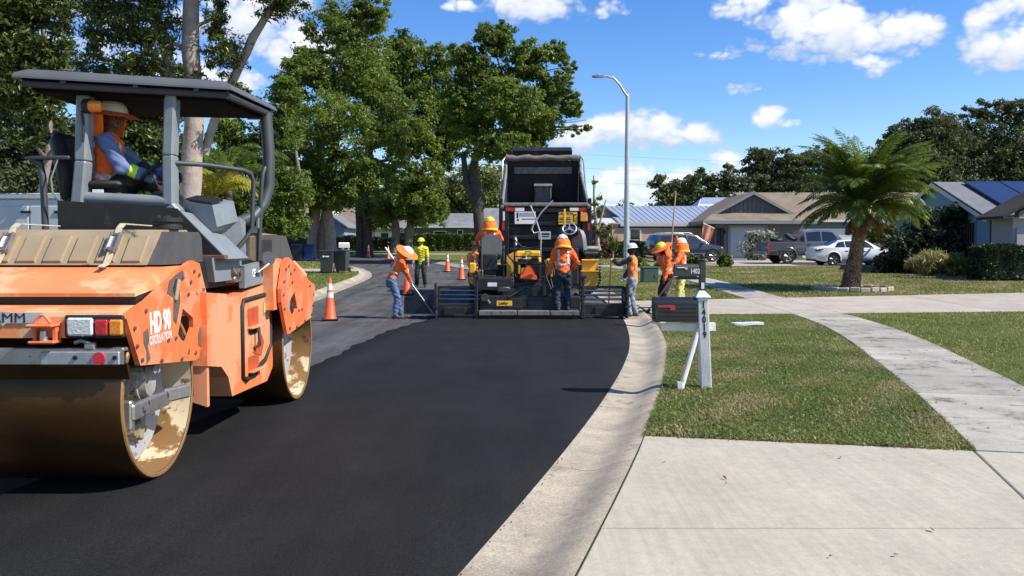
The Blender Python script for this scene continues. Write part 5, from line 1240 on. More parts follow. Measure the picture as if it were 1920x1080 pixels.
# ------------------------------------------------------------------ dump truck, bed tipped
M_tblk = mat('truck_black', (.011, .011, .012), .55, 0, .15, 5, .05, 40, [((.05, .048, .045), 4, .62), ((.07, .062, .052), 3, .58, .2)], spec=.3)
M_tin = mat('bed_inside', (.022, .021, .022), .7, 0, .3, 4, .1, 30, [((.07, .06, .05), 3, .64)])
M_tedge = mat('worn_bed_edge', (.20, .185, .165), .6, .2, .3, 8, .1, 40)
M_rr = mat('retro_red', (.42, .02, .02), .3, 0, .05, 20); M_rw = mat('retro_white', (.78, .77, .76), .3, 0, .05, 20)
tk = thing('dump_truck', 'black dump truck with raised bed feeding the paver', 'dump truck', (.93, 23.2, h(23.2)), R(-1.2))
TA = R(17); Rt = Matrix.Rotation(TA, 3, 'X'); HZ = Vector((0, .15, 1.30))
def tp(x, y, z): return HZ+Rt @ Vector((x, y, z))     # bed coordinates: y forward from the hinge, z up from the floor
def bedbox(mb, c, d, bev=.0): mb.box(tp(*c), d, rot=Rt, bev=bev)
W = 1.24; Lb = 4.7; Hs = 1.42; Hf = 1.85
def sidew(mb):
    for s in (-1, 1):
        mb.extrude([tp(s*W, -.1, 0), tp(s*W, Lb, 0), tp(s*W, Lb, Hf), tp(s*W, Lb-.5, Hs+.10), tp(s*W, .05, Hs)], Vector((-s*.06, 0, 0)))
bed = pb('bed', M_tin, lambda mb: (sidew(mb), bedbox(mb, (0, Lb/2, -.05), (2*W, Lb, .10)), bedbox(mb, (0, Lb-.03, Hf/2), (2*W-.13, .06, Hf))), 0, tk)
pb('bed_rail', M_tedge, lambda mb: mb.tube([tp(-(W-.03), .05, Hs+.02), tp(-(W-.03), Lb-.5, Hs+.12), tp(-(W-.03), Lb, Hf+.02)], .05, 8), 50, bed)
pb('bed_rail', M_tedge, lambda mb: mb.tube([tp((W-.03), .05, Hs+.02), tp((W-.03), Lb-.5, Hs+.12), tp((W-.03), Lb, Hf+.02)], .05, 8), 50, bed)
pb('cylinder_box', M_tedge, lambda mb: (bedbox(mb, (0, Lb-.25, .55), (.55, .42, 1.05), .03), bedbox(mb, (0, Lb-.25, 1.10), (.60, .46, .06), .01)), 30, bed)
pb('bed_liner', M_tin, lambda mb: bedbox(mb, (-.78, Lb-.08, .32), (.5, .03, .6)), 0, bed)
pb('bed_liner', M_tin, lambda mb: bedbox(mb, (.45, Lb-.08, .22), (.4, .03, .4)), 0, bed)
pb('headboard_lip', M_tedge, lambda mb: bedbox(mb, (0, Lb-.14, Hf-.30), (1.9, .05, .22), .01), 0, bed)
pb('tarp_roll', mat('tarp_cloth', (.16, .14, .12), .85, 0, .25, 9, .3, 30), lambda mb: mb.tube([tp(x, Lb-.1, Hf+.10+.02*math.sin(x*9)) for x in np.linspace(-1.22, 1.22, 14)], [.10+.012*math.sin(i*2.1) for i in range(14)], 12), 60, bed)
pb('tarp_housing', M_tblk, lambda mb: (bedbox(mb, (-.02, Lb+.25, Hf+.22), (1.95, .55, .26), .02), bedbox(mb, (.0, Lb+.25, Hf+.05), (2.3, .5, .10), .02)), 20, bed)
for s in (-1, 1):
    pb('tarp_arm', M_alu, lambda mb: mb.tube([tp(s*1.10, Lb-.1, Hf+.16), tp(s*1.22, Lb-.15, Hf+.16), tp(s*1.31, Lb-.25, Hf+.05), tp(s*1.31, Lb-1.1, Hs+.1), tp(s*1.31, .9, .62), tp(s*1.27, .7, .40)], .026, 8), 60, bed)
# tailgate: hangs vertical, with ribs
tg = pb('tailgate', M_tblk, lambda mb: (mb.box((0, -.02, 2.02), (2.36, .07, 1.50), bev=.01),), 20, tk)
pb('tailgate_cap', M_tedge, lambda mb: (mb.box((0, -.05, 2.79), (2.40, .16, .10), bev=.02),), 20, tg)
for zz, hh_ in ((2.62, .18), (2.24, .12), (1.86, .14), (1.52, .14)):
    pb('rib', M_tblk, lambda mb: mb.extrude([(-.98, -.055, zz-hh_/2), (-.98, -.12, zz-hh_*.25), (-.98, -.12, zz+hh_*.25), (-.98, -.055, zz+hh_/2)], (1.96, 0, 0)), 20, tg)
for s in (-1, 1):
    pb('corner_post', M_tblk, lambda mb: (mb.box((s*1.13, -.06, 1.95), (.24, .14, 1.66), bev=.02), mb.box((s*1.24, .05, 2.86), (.10, .20, .22), bev=.02), mb.box((s*1.27, .10, 2.15), (.05, .20, 1.4), bev=.01)), 20, tg)
def tape(name, m, x, z, w, hgt): pb(name, m, lambda mb: mb.box((x, -.135, z), (w, .006, hgt)), 0, tg)
tape('reflective_tape', M_rr, -.97, 2.655, .26, .10); tape('reflective_tape', M_rw, -.71, 2.65, .25, .09); tape('reflective_tape', M_rw, -1.16, 2.47, .07, .25); tape('reflective_tape', M_rr, -1.17, 2.20, .07, .25)
tape('reflective_tape', M_rw, .80, 2.655, .24, .08); tape('reflective_tape', M_rr, 1.04, 2.65, .24, .09); tape('reflective_tape', M_rr, 1.21, 2.22, .07, .3)
sg = pb('sign_plate', M_white, lambda mb: mb.box((-.56, -.135, 2.42), (.58, .008, .34)), 0, tg)
pb('sign_band', mat('grey_print', (.35, .35, .35), .6), lambda mb: mb.box((-.50, -.141, 2.51), (.44, .003, .11)), 0, sg)
pb('sign_band', M_txtblk, lambda mb: (mb.box((-.775, -.141, 2.49), (.05, .003, .16)), mb.box((-.46, -.141, 2.385), (.38, .003, .022)), mb.cyl((-.76, -.1395, 2.36), (-.76, -.143, 2.36), .03, n=12)), 0, sg)
sg = pb('sign_plate', M_yel, lambda mb: mb.box((.63, -.135, 2.41), (.52, .008, .34)), 0, tg)
text('lettering', 'CAUTION', .10, M_txtblk, sg, face((.56, -.1405, 2.53), (1, 0, 0), (0, 0, 1)), .001, .003, .95)
pb('sign_band', M_txtblk, lambda mb: (mb.box((.55, -.141, 2.42), (.30, .003, .022)), mb.box((.55, -.141, 2.37), (.32, .003, .03)), mb.box((.55, -.141, 2.305), (.32, .003, .03)), mb.box((.79, -.141, 2.40), (.035, .003, .18)), mb.box((.82, -.141, 2.50), (.10, .003, .03))), 0, sg)
sg = pb('plate', mat('number_plate', (.45, .45, .45), .5, 0, .2, 30), lambda mb: mb.box((-.02, -.135, 1.93), (.34, .01, .22), bev=.004), 0, tg)
pb('sign_band', M_txtblk, lambda mb: (mb.box((-.02, -.142, 1.97), (.28, .003, .05)), mb.box((-.02, -.142, 1.90), (.26, .003, .03))), 0, sg)
pb('marker_lamp', M_amb, lambda mb: mb.box((1.07, -.16, 2.45), (.20, .06, .27), bev=.02), 30, tg)
pb('chassis', M_tblk, lambda mb: (mb.box((0, 2.9, .95), (.9, 7.4, .28)), mb.box((0, .1, 1.15), (1.0, .5, .25)), mb.box((0, -.1, .75), (2.3, .1, .12)), mb.box((-1.05, .3, .7), (.6, .03, .8)), mb.box((1.05, .3, .7), (.6, .03, .8))), 0, tk)
pb('cab', M_tblk, lambda mb: (mb.box((0, 6.0, 1.75), (2.2, 1.6, 1.7), bev=.12), mb.box((0, 7.3, 1.35), (1.7, 1.3, .9), bev=.12)), 30, tk)
def wheel_mesh(r, w, name='tyre'):
    mb = MB(); mb.lathe([(r*.58, -w/2), (r*.93, -w/2), (r, -w*.36), (r, w*.36), (r*.93, w/2), (r*.58, w/2)], (0, 0, 0), 28, 'x'); return mb
for (x, yy) in ((-.95, 1.2), (.95, 1.2), (-.95, 2.5), (.95, 2.5), (-1.0, 6.4), (1.0, 6.4)):
    e = bpy.data.objects.new('wheel', None); col.objects.link(e); e.parent = tk; e.location = (x, yy, .52)
    wheel_mesh(.52, .5 if yy < 5 else .3).build('tyre', M_rub, e, 35); mb = MB(); mb.lathe([(.30, -.1), (.30, .1), (.1, .06), (.001, .06)], (0, 0, 0), 20, 'x'); mb.build('rim', M_steel, e, 40)
# ------------------------------------------------------------------ street furniture
M_cone = mat('cone_orange', (.90, .10, .02), .5, 0, .08, 8, .03, 30, [((.35, .08, .04), 14, .66)])
M_collar = mat('cone_collar', (.75, .74, .72), .4, 0, .08, 20)
def gp(x, y, up=LAWN): return (x, y, h(y)+up)
cone_t = None
def cone(x, y, rz, label):
    global cone_t
    if cone_t is None:
        t = cone_t = thing('traffic_cone', label, 'traffic cone', gp(x, y, .0), rz, 'traffic cones along the work zone')
        b = MB(); b.box((0, 0, .02), (.37, .37, .04), bev=.012); b.build('base', M_rub, t, 30)
        b = MB(); b.lathe([(.150, .04), (.142, .06), (.128, .075), (.036, .93), (.030, .96), (.018, .965)], n=28); b.build('body', M_cone, t, 40)
        for z0, z1 in ((.52, .64), (.69, .84)):
            r = lambda z: .128-(z-.075)*(.092/.855)+.003
            b = MB(); b.lathe([(r(z0), z0), (r(z1), z1)], n=28); b.f = [f for f in b.f if len(f) < 9]; b.m = [0]*len(b.f); b.build('collar', M_collar, t, 40)
    else: copy_tree(cone_t, gp(x, y, .0), rz, label)
cone(-4.17, 18.9, R(12), 'orange cone with two white collars beside the roller drum, the nearest of the cones')
cone(-3.38, 26.6, R(30), 'orange traffic cone partly hidden behind the man with the rake')
cone(-2.12, 34.7, R(5), 'orange traffic cone closest to the paver on its left')
cone(-3.22, 41.3, R(50), 'orange traffic cone just behind the one beside the paver')
cone(-8.75, 58.5, R(20), 'small far orange cone behind the raker at the bend in shade')
cone(-10.75, 62.0, R(8), 'farthest orange cone at the dark shaded end of the street')
# wheeled bins
M_bin = mat('bin_grey', (.045, .05, .055), .5, 0, .1, 6, .04, 60)
M_binb = mat('bin_navy', (.02, .028, .06), .5, 0, .1, 6)
M_binbl = mat('bin_blue', (.02, .05, .24), .5, 0, .1, 6)
def bin_(x, y, rz, label, m, logo=False):
    t = thing('wheeled_bin', label, 'bin', gp(x, y), rz, 'wheeled bins by the left kerb')
    b = MB(); V = []
    for (z, w, d, oy) in ((.08, .46, .50, .04), (.85, .58, .68, 0), (.95, .60, .70, 0), (1.0, .62, .74, 0)):
        V += [(-w/2, oy-d/2, z), (w/2, oy-d/2, z), (w/2, oy+d/2, z), (-w/2, oy+d/2, z)]
    F = [(3, 2, 1, 0), (12, 13, 14, 15)]
    for i in range(3):
        for j in range(4): F.append((i*4+j, i*4+(j+1) % 4, i*4+4+(j+1) % 4, i*4+4+j))
    b.add(V, F); b.box((0, -.355, .93), (.5, .03, .05), bev=.01); b.build('body', m, t, 20)
    b = MB(); b.box((0, .0, 1.035), (.64, .80, .05), bev=.018); b.box((0, .0, 1.066), (.50, .6, .02), bev=.008); b.tube([(-.25, .42, 1.0), (-.25, .47, 1.0), (.25, .47, 1.0), (.25, .42, 1.0)], .016, 8); b.build('lid', m, t, 30)
    for s in (-1, 1):
        b = MB(); b.lathe([(.10, -.03), (.13, -.025), (.13, .025), (.10, .03), (.02, .03)], (s*.29, .30, .13), 18, 'x'); b.build('wheel', M_rub, t, 40)
    if logo:
        b = MB(); b.box((.04, -.354, .78), (.17, .004, .05)); b.cyl((-.12, -.352, .78), (-.12, -.358, .78), .045, n=12); b.build('emblem', M_white, t, 0)
    return t
bin_(-8.55, 38.2, R(8), 'dark grey wheeled bin with white emblem, nearer of the pair on the left lawn', M_bin, True)
bin_(-7.98, 38.75, R(-5), 'dark grey wheeled bin tucked close behind its twin on the left lawn', M_bin)
bin_(-13.55, 52.3, R(0), 'navy wheeled bin far off under the left trees', M_binb)
bin_(-12.95, 52.8, R(4), 'bright blue wheeled bin far off beside the navy one', M_binbl)
# mailboxes
def arch_box(mb, w, L_, hgt, n=10, x0=0):
    """half-round topped box along x"""
    r = w/2; prof = [(-r, 0), (-r, hgt-r)]+[(-r*math.cos(a), hgt-r+r*math.sin(a)) for a in np.linspace(0, math.pi, n)[1:-1]]+[(r, hgt-r), (r, 0)]
    mb.extrude([(x0, y, z) for y, z in prof], (L_, 0, 0))
M_mbox = mat('mailbox_black', (.012, .012, .013), .35, .1, .12, 8, .03, 40, coat=.2)
M_flag = mat('mailbox_flag_red', (.42, .03, .03), .45, 0, .1, 10)
M_vinw = mat('white_vinyl_post', (.74, .73, .69), .5, 0, .10, 5, .06, 40, [((.36, .34, .27), 9, .64), ((.5, .49, .44), 30, .64)])
mbx = thing('mailbox', 'large black mailbox with red flag on a white grooved post in the near verge', 'mailbox', (2.175, 9.22, LAWN-.02))
lean = Matrix.Shear('XY', 4, (-.052, .0)) @ Matrix.Diagonal((1, 1, .955, 1))
def mbuild(name, m, fn, par=None, sm=30):
    mb = MB(); fn(mb); o = mb.build(name, m, par or mbx, sm); o.data.transform(lean); return o
def post(mb):
    mb.box((0, 0, .54), (.118, .118, 1.08))
    for k in range(7): mb.box((-.045+.015*k, -.0605, .53), (.007, .006, 1.06))
po = mbuild('post', M_vinw, post)
mbuild('post_cap', M_vinw, lambda mb: (mb.box((0, 0, 1.09), (.165, .165, .025), bev=.006), mb.add([(-.075, -.075, 1.102), (.075, -.075, 1.102), (.075, .075, 1.102), (-.075, .075, 1.102), (-.03, -.03, 1.16), (.03, -.03, 1.16), (.03, .03, 1.16), (-.03, .03, 1.16)], [(0, 1, 5, 4), (1, 2, 6, 5), (2, 3, 7, 6), (3, 0, 4, 7), (4, 5, 6, 7)])), po)
mbuild('arm', M_vinw, lambda mb: (mb.box((-.165, .03, .735), (.61, .07, .095), bev=.004), mb.box((-.42, .005, .79), (.30, .14, .03), bev=.004)))
mbuild('brace', M_vinw, lambda mb: (mb.tube([(-.055, -.02, .72), (-.30, -.12, .03)], .030, 12), mb.box((-.315, -.13, .02), (.05, .05, .18))))
def boxm(mb):
    arch_box(mb, .215, .455, .285, 12, -.53); mb.v = [(a, b, c+.805) for a, b, c in mb.v]
bx = mbuild('box', M_mbox, boxm, None, 30)
mbuild('rib', M_mbox, lambda mb: [mb.box((-.30, -.109, .83+.045*k), (.42, .008, .014), bev=.003) for k in range(4)], bx)
mbuild('door', M_mbox, lambda mb: (arch_box(mb, .228, .018, .295, 12, -.547), mb.v.__setitem__(slice(None), [(a, b, c+.80) for a, b, c in mb.v])), bx)
mbuild('flag', M_flag, lambda mb: (mb.box((-.425, -.122, .985), (.18, .006, .026), bev=.002), mb.box((-.355, -.122, .965), (.06, .007, .05), bev=.002), mb.cyl((-.505, -.115, .985), (-.505, -.128, .985), .014, n=10)), bx)
mbuild('latch', M_white, lambda mb: mb.box((-.47, -.118, .80), (.06, .006, .012)), bx)
for k, ch in enumerate('14019'):
    tx = text('digit', ch, .105, M_txtblk, po, face((-.0, -.0655, 1.0-.088*k), (1, 0, 0), (0, 0, 1)), .0015, .0045, .72); tx.data.transform(lean)
M_brn = mat('mailbox_brown', (.055, .048, .042), .5, .1, .12, 8, .03, 40)
mb2 = thing('mailbox', 'dark brown mailbox with white flag and ball topped post behind the near one', 'mailbox', gp(3.97, 17.25, LAWN-.02))
b = MB(); b.box((0, 0, .66), (.125, .125, 1.32), bev=.008); b.box((0, 0, 1.02), (.135, .135, .03)); b.lathe([(.075, 1.32), (.08, 1.335), (.03, 1.36), (.03, 1.375), (.05, 1.395), (.056, 1.425), (.045, 1.455), (.001, 1.475)], n=16); p2 = b.build('post', M_brn, mb2, 35)
b = MB(); b.box((0, -.066, .80), (.06, .004, .13)); b.build('sticker', M_white, p2, 0)
b = MB(); b.box((-.28, 0, .955), (.55, .10, .05), bev=.006); b.box((-.30, 0, .985), (.36, .15, .02)); b.build('arm', M_brn, mb2, 30)
b = MB(); arch_box(b, .19, .49, .255, 12, -.57); b.v = [(x, y, z+1.0) for x, y, z in b.v]; bx2 = b.build('box', M_brn, mb2, 30)
b = MB(); arch_box(b, .20, .015, .262, 12, -.585); b.v = [(x, y, z+.997) for x, y, z in b.v]; b.build('door', M_brn, bx2, 30)
b = MB(); b.box((-.44, -.104, 1.18), (.19, .006, .022)); b.box((-.355, -.104, 1.165), (.05, .006, .04)); b.build('flag', M_white, bx2, 0)
text('lettering', '1402', .14, M_white, bx2, face((-.17, -.0975, 1.10), (1, 0, 0), (0, 0, 1)), .0015, .003, .72)
mb3 = thing('mailbox', 'small white mailbox on a white post beyond the grey bins', 'mailbox', gp(-9.45, 46.3), R(0))
b = MB(); b.box((0, 0, .5), (.12, .12, 1.0)); b.tube([(.0, 0, .45), (.32, 0, .95)], .045, 6); b.build('post', M_vinw, mb3, 20)
b = MB(); arch_box(b, .22, .56, .30, 10, -.22); b.v = [(x, y, z+1.0) for x, y, z in b.v]; b.build('box', M_vinw, mb3, 30)
# street lamp
M_galv = mat('galvanised_pole', (.50, .50, .49), .40, .35, .08, 3)
lp = thing('street_lamp', 'tall galvanised street lamp with a curved arm above the right verge', 'street lamp', gp(4.70, 34.0))
b = MB(); b.tube([(0, 0, 0), (0, 0, 3), (0, 0, 7.55)], [.125, .108, .075], 16); b.cyl((0, 0, 0), (0, 0, .12), .2, n=16); b.build('pole', M_galv, lp, 50)
b = MB(); b.tube([(0, -.03, 7.42), (-.12, -.05, 7.55), (-.32, -.1, 7.86), (-.58, -.12, 8.14), (-.85, -.14, 8.20), (-1.0, -.14, 8.20)], [.055, .05, .045, .042, .04, .04], 10); b.build('arm', M_galv, lp, 60)
b = MB(); b.extrude([(-.98, -.24, 8.17), (-1.30, -.26, 8.16), (-1.44, -.2, 8.16), (-1.46, -.1, 8.16), (-1.40, -.02, 8.16), (-1.30, .0, 8.16), (-.98, -.04, 8.17)], (0, 0, .07)); b.lathe([(.05, 8.24), (.05, 8.29), (.03, 8.31), (.001, 8.31)], (-1.2, -.13, 0), 12); b.build('lamp_head', mat('lamp_grey', (.35, .36, .38), .5, .2, .05, 8), lp, 30)
# utility box
ub = thing('utility_box', 'green utility cabinet on the grass behind the workers on the kerb', 'utility box', gp(5.22, 31.4, LAWN-.02))
M_ugr = mat('utility_green', (.065, .12, .085), .5, 0, .1, 6, .03, 30)
b = MB(); b.box((0, 0, .30), (.62, .5, .58), bev=.02); b.box((0, 0, .60), (.66, .54, .05), bev=.015); b.build('cabinet', M_ugr, ub, 30)
b = MB(); b.box((0, -.255, .30), (.5, .012, .46), bev=.004); b.box((.18, -.268, .3), (.05, .02, .08)); b.build('door', M_ugr, ub, 30)
b = MB(); b.box((0, 0, .0), (.75, .62, .06)); b.build('pad', M_walk, ub, 0)
# flat packet on the verge
pk = MB(); V = []; rr = random.Random(3)
out = [(-.30, -.09), (-.12, -.13), (.10, -.10), (.30, -.08), (.34, .02), (.26, .12), (.02, .14), (-.16, .10), (-.34, .06)]
pk.extrude([(x, y, .0+.01*math.sin(x*9)) for x, y in out], (0, 0, .045)); pk2 = pk.build('newspaper', mat('white_packet', (.72, .71, .68), .5, 0, .1, 10, .2, 20), None, 30)
pk2.location = gp(4.75, 16.6, LAWN+.02); pk2.rotation_euler = (0, 0, R(6)); tag(pk2, 'flat white wrapped newspaper lying on the verge right of the white post', 'newspaper')
b = MB(); b.box((-.02, 0, .048), (.20, .05, .006)); b.build('print', mat('blue_print', (.25, .32, .5), .6), pk2, 0)

# ------------------------------------------------------------------ vehicles
M_glz = mat('car_glass', (.012, .016, .02), .06, 0, .05, 5, coat=.6)
M_chr = mat('alloy', (.50, .50, .52), .28, .9, .06, 20)
M_hl = mat('headlamp_clear', (.55, .56, .58), .1, 0, .1, 30, coat=.8)
def car(name, label, cat, loc, rz, paint, st, cabin, wheels, wr, W, trim=None, extra=None):
    """st: stations (x, z_sill, z_belt, z_top, w_sill, w_mid, w_belt, w_top); cabin: side window spans (x0, x1); local +x is forward"""
    t = thing(name, label, cat, loc, rz)
    b = MB(); V = []; K = 11
    for (x, zl, zb, zt, wl, wm, wb, wt) in st:
        zm = zl+(zb-zl)*.5
        V += [(x, -wl, zl), (x, -wm, zl+.12), (x, -wm-.01, zm), (x, -wb, zb), (x, -wt, zt-.02), (x, 0, zt+.02), (x, wt, zt-.02), (x, wb, zb), (x, wm+.01, zm), (x, wm, zl+.12), (x, wl, zl)]
    F = []
    for i in range(len(st)-1):
        for j in range(K):
            a = i*K+j; c = i*K+(j+1) % K; F.append((a, c, c+K, a+K))
    F.append(tuple(range(K))[::-1]); F.append(tuple((len(st)-1)*K+j for j in range(K))); F = [f[::-1] for f in F]
    b.add(V, F); body = b.build('body', paint, t, 32)
    xs = [s[0] for s in st]
    def at(x, side, f):           # point on the glass house: f=0 belt, 1 roof edge
        zb, zt, wb, wt = (np.interp(x, xs, [s[k] for s in st]) for k in (2, 3, 6, 7))
        return Vector((x, side*(wb+(wt-wb)*f+.008), zb+(zt-.02-zb)*f))
    for side in (-1, 1):
        for (xa, xb, xc, xd) in cabin:   # bottom x0,x1, top x0,x1
            b = MB(); q = [at(xa, side, .08), at(xb, side, .08), at(xd, side, .88), at(xc, side, .88)]
            b.add(q, [(0, 1, 2, 3) if side < 0 else (3, 2, 1, 0)]); b.extrude(q, (0, side*.004, 0)); b.build('window', M_glz, t, 0)
    for (xa, xb) in (extra or {}).get('screens', []):
        za, zb_, wa, wb = [float(np.interp(x, xs, [s[k] for s in st])) for k in (3,) for x in (xa, xb)]+[float(np.interp(x, xs, [s[7] for s in st])) for x in (xa, xb)]
        b = MB(); dx = .012*(1 if zb_ < za else -1)
        q = [(xa+dx, -wa+.10, za+.008), (xb+dx, -wb+.06, zb_+.012), (xb+dx, 0, zb_+.045), (xa+dx, 0, za+.045), (xb+dx, wb-.06, zb_+.012), (xa+dx, wa-.10, za+.008)]
        b.add(q, [(0, 1, 2, 3), (3, 2, 4, 5)]); b.build('windscreen', M_glz, t, 0)
    for (x, s) in [(x, s) for x in wheels for s in (-1, 1)]:
        e = bpy.data.objects.new('wheel', None); col.objects.link(e); e.parent = t; e.location = (x, s*(W/2-.10), wr)
        b = MB(); b.lathe([(wr*.66, -.11), (wr*.92, -.115), (wr, -.08), (wr, .08), (wr*.92, .115), (wr*.66, .11)], (0, 0, 0), 28, 'y'); b.f = [f for f in b.f if len(f) < 9]; b.m = [0]*len(b.f); b.build('tyre', M_rub, e, 35)
        b = MB(); b.lathe([(wr*.67, s*.10), (wr*.62, s*.09), (wr*.60, s*.03), (.05, s*.03)], (0, 0, 0), 24, 'y'); b.f = [f for f in b.f if len(f) < 9]; b.m = [0]*len(b.f)
        for k in range(5):
            a = k*2*math.pi/5+.3
            for da in (-.14, .14): b.tube([(.05*math.cos(a), s*.09, .05*math.sin(a)), (wr*.63*math.cos(a+da), s*.095, wr*.63*math.sin(a+da))], .020, 6)
        b.cyl((0, s*.06, 0), (0, s*.11, 0), .06, n=12); b.build('rim', M_chr, e, 30)
        b = MB(); b.lathe([(wr*.6, s*.02), (.01, s*.021)], (0, 0, 0), 20, 'y'); b.build('brake_disc', M_blk, e, 30)
        b = MB(); yo = s*(W/2+.008)
        b.lathe([(wr*1.14, 0), (wr*.9, s*.004)], (x, yo-s*.008, wr+.01), 28, 'y'); b.build('wheel_arch', trim or M_blk, t, 30) if False else None
        b = MB(); b.extrude([(x+wr*1.15*math.cos(a), yo, max(wr*.55, wr+.02+wr*1.15*math.sin(a))) for a in np.linspace(-.5, math.pi+.5, 20)], (0, -s*.25, 0)); b.build('wheel_arch', M_blk, t, 30)
        b = MB(); b.tube([(x+wr*1.2*math.cos(a), yo+s*.004, wr+.02+wr*1.2*math.sin(a)) for a in np.linspace(-.25, math.pi+.25, 18)], .035, 6); b.build('arch_trim', trim or paint, t, 60)
    return t, body, at
def add(t, name, m, fn, sm=25):
    b = MB(); fn(b); return b.build(name, m, t, sm)
M_wpaint = mat('white_car_paint', (.80, .80, .79), .25, 0, .03, 2, coat=.8)
M_spaint = mat('blue_grey_car_paint', (.028, .037, .050), .25, .25, .05, 2, coat=.8)
M_gpaint = mat('grey_truck_paint', (.15, .15, .152), .28, .5, .05, 2, coat=.7)
M_gpaint2 = mat('silver_truck_paint', (.16, .16, .158), .28, .5, .05, 2, coat=.7)
# white saloon
S = [(-2.34, .42, .72, .74, .62, .68, .70, .66), (-2.27, .30, .90, .95, .76, .82, .80, .72), (-1.95, .22, .98, 1.05, .82, .89, .86, .74), (-1.62, .20, .99, 1.08, .84, .91, .88, .72), (-1.0, .20, .98, 1.36, .85, .92, .89, .60), (-.5, .20, .97, 1.44, .85, .92, .89, .58), (.1, .20, .96, 1.45, .85, .92, .89, .58), (.55, .20, .95, 1.39, .85, .92, .89, .60), (1.25, .20, .93, .99, .84, .91, .87, .74), (1.8, .22, .83, .88, .82, .90, .84, .70), (2.2, .28, .68, .74, .76, .84, .76, .62), (2.36, .36, .55, .58, .60, .66, .60, .5)]
t, b_, at_ = car('white_car', 'white saloon car parked behind the palm tree', 'car', gp(19.15, 46.75, .10), R(2), M_wpaint, S, [(-1.30, -.72, -1.05, -.72), (-.66, .22, -.66, .22), (.30, .98, .30, .55)], (-1.38, 1.42), .335, 1.84, None, dict(screens=[(-1.0, -1.58), (.58, 1.22)]))
for s in (-1, 1):
    add(t, 'tail_light', mat('dark_red_lens', (.16, .012, .015), .2, 0, .1, 30, coat=.6), lambda b: b.extrude([(-2.31, s*.70, .76), (-2.31, s*.83, .78), (-1.92, s*.895, .86), (-1.98, s*.89, .90), (-2.31, s*.72, .90)], (-.02, s*.012, .0)))
    add(t, 'headlight', M_hl, lambda b: b.extrude([(2.26, s*.6, .60), (2.0, s*.86, .66), (1.9, s*.875, .74), (2.2, s*.72, .70)], (.02, s*.01, .0)))
    add(t, 'door_handle', M_wpaint, lambda b: (b.box((-.62, s*.925, .82), (.2, .03, .03), bev=.008), b.box((.36, s*.925, .81), (.2, .03, .03), bev=.008)))
    add(t, 'mirror', M_wpaint, lambda b: b.box((.75, s*1.0, .98), (.12, .2, .13), bev=.04))
add(t, 'bumper_trim', M_blk, lambda b: (b.box((-2.2, 0, .30), (.2, 1.4, .12), bev=.03), b.box((0, -.90, .24), (2.3, .05, .05)), b.box((0, .90, .24), (2.3, .05, .05))))
# blue-grey sport utility
S = [(-2.40, .50, .95, 1.0, .80, .88, .86, .74), (-2.33, .36, 1.08, 1.30, .84, .93, .91, .70), (-2.12, .30, 1.10, 1.66, .86, .95, .92, .64), (-1.5, .28, 1.09, 1.72, .87, .96, .93, .64), (-.5, .28, 1.07, 1.74, .87, .96, .93, .64), (.25, .28, 1.06, 1.70, .87, .96, .93, .64), (.55, .28, 1.05, 1.62, .87, .96, .93, .66), (1.25, .28, 1.04, 1.12, .87, .95, .91, .78), (1.9, .32, .98, 1.03, .85, .94, .88, .74), (2.25, .38, .82, .90, .78, .88, .78, .66), (2.42, .46, .66, .70, .62, .70, .62, .5)]
t, b_, at_ = car('suv_car', 'blue grey sport utility car on the drive behind the workers', 'car', gp(10.85, 52.0, .10), R(13), M_spaint, S, [(-2.0, -1.22, -1.85, -1.22), (-1.14, -.22, -1.14, -.22), (-.13, .92, -.13, .45)], (-1.42, 1.45), .37, 1.94, M_blk, dict(screens=[(-2.14, -2.33), (.55, 1.2)]))
for s in (-1, 1):
    add(t, 'tail_light', M_red, lambda b: b.extrude([(-2.39, s*.60, 1.02), (-2.36, s*.88, 1.02), (-2.0, s*.965, 1.06), (-2.05, s*.96, 1.12), (-2.36, s*.86, 1.15), (-2.38, s*.62, 1.12)], (-.02, s*.01, 0)))
    add(t, 'headlight', M_hl, lambda b: b.extrude([(2.3, s*.6, .80), (2.1, s*.86, .84), (1.95, s*.92, .92), (2.2, s*.76, .90)], (.02, s*.01, 0)))
    add(t, 'mirror', M_spaint, lambda b: b.box((.72, s*1.03, 1.10), (.14, .2, .15), bev=.04))
    add(t, 'roof_rail', M_alu, lambda b: b.tube([(-1.9, s*.60, 1.72), (-1.6, s*.60, 1.79), (0, s*.60, 1.79), (.2, s*.6, 1.74)], .02, 6), 60)
    add(t, 'side_trim', M_chr, lambda b: b.box((0, s*.975, .52), (2.0, .02, .04)))
add(t, 'bumper', M_blk, lambda b: (b.box((-2.36, 0, .48), (.16, 1.6, .16), bev=.03),))
add(t, 'number_plate', M_white, lambda b: b.box((-2.42, 0, .88), (.02, .32, .14)))
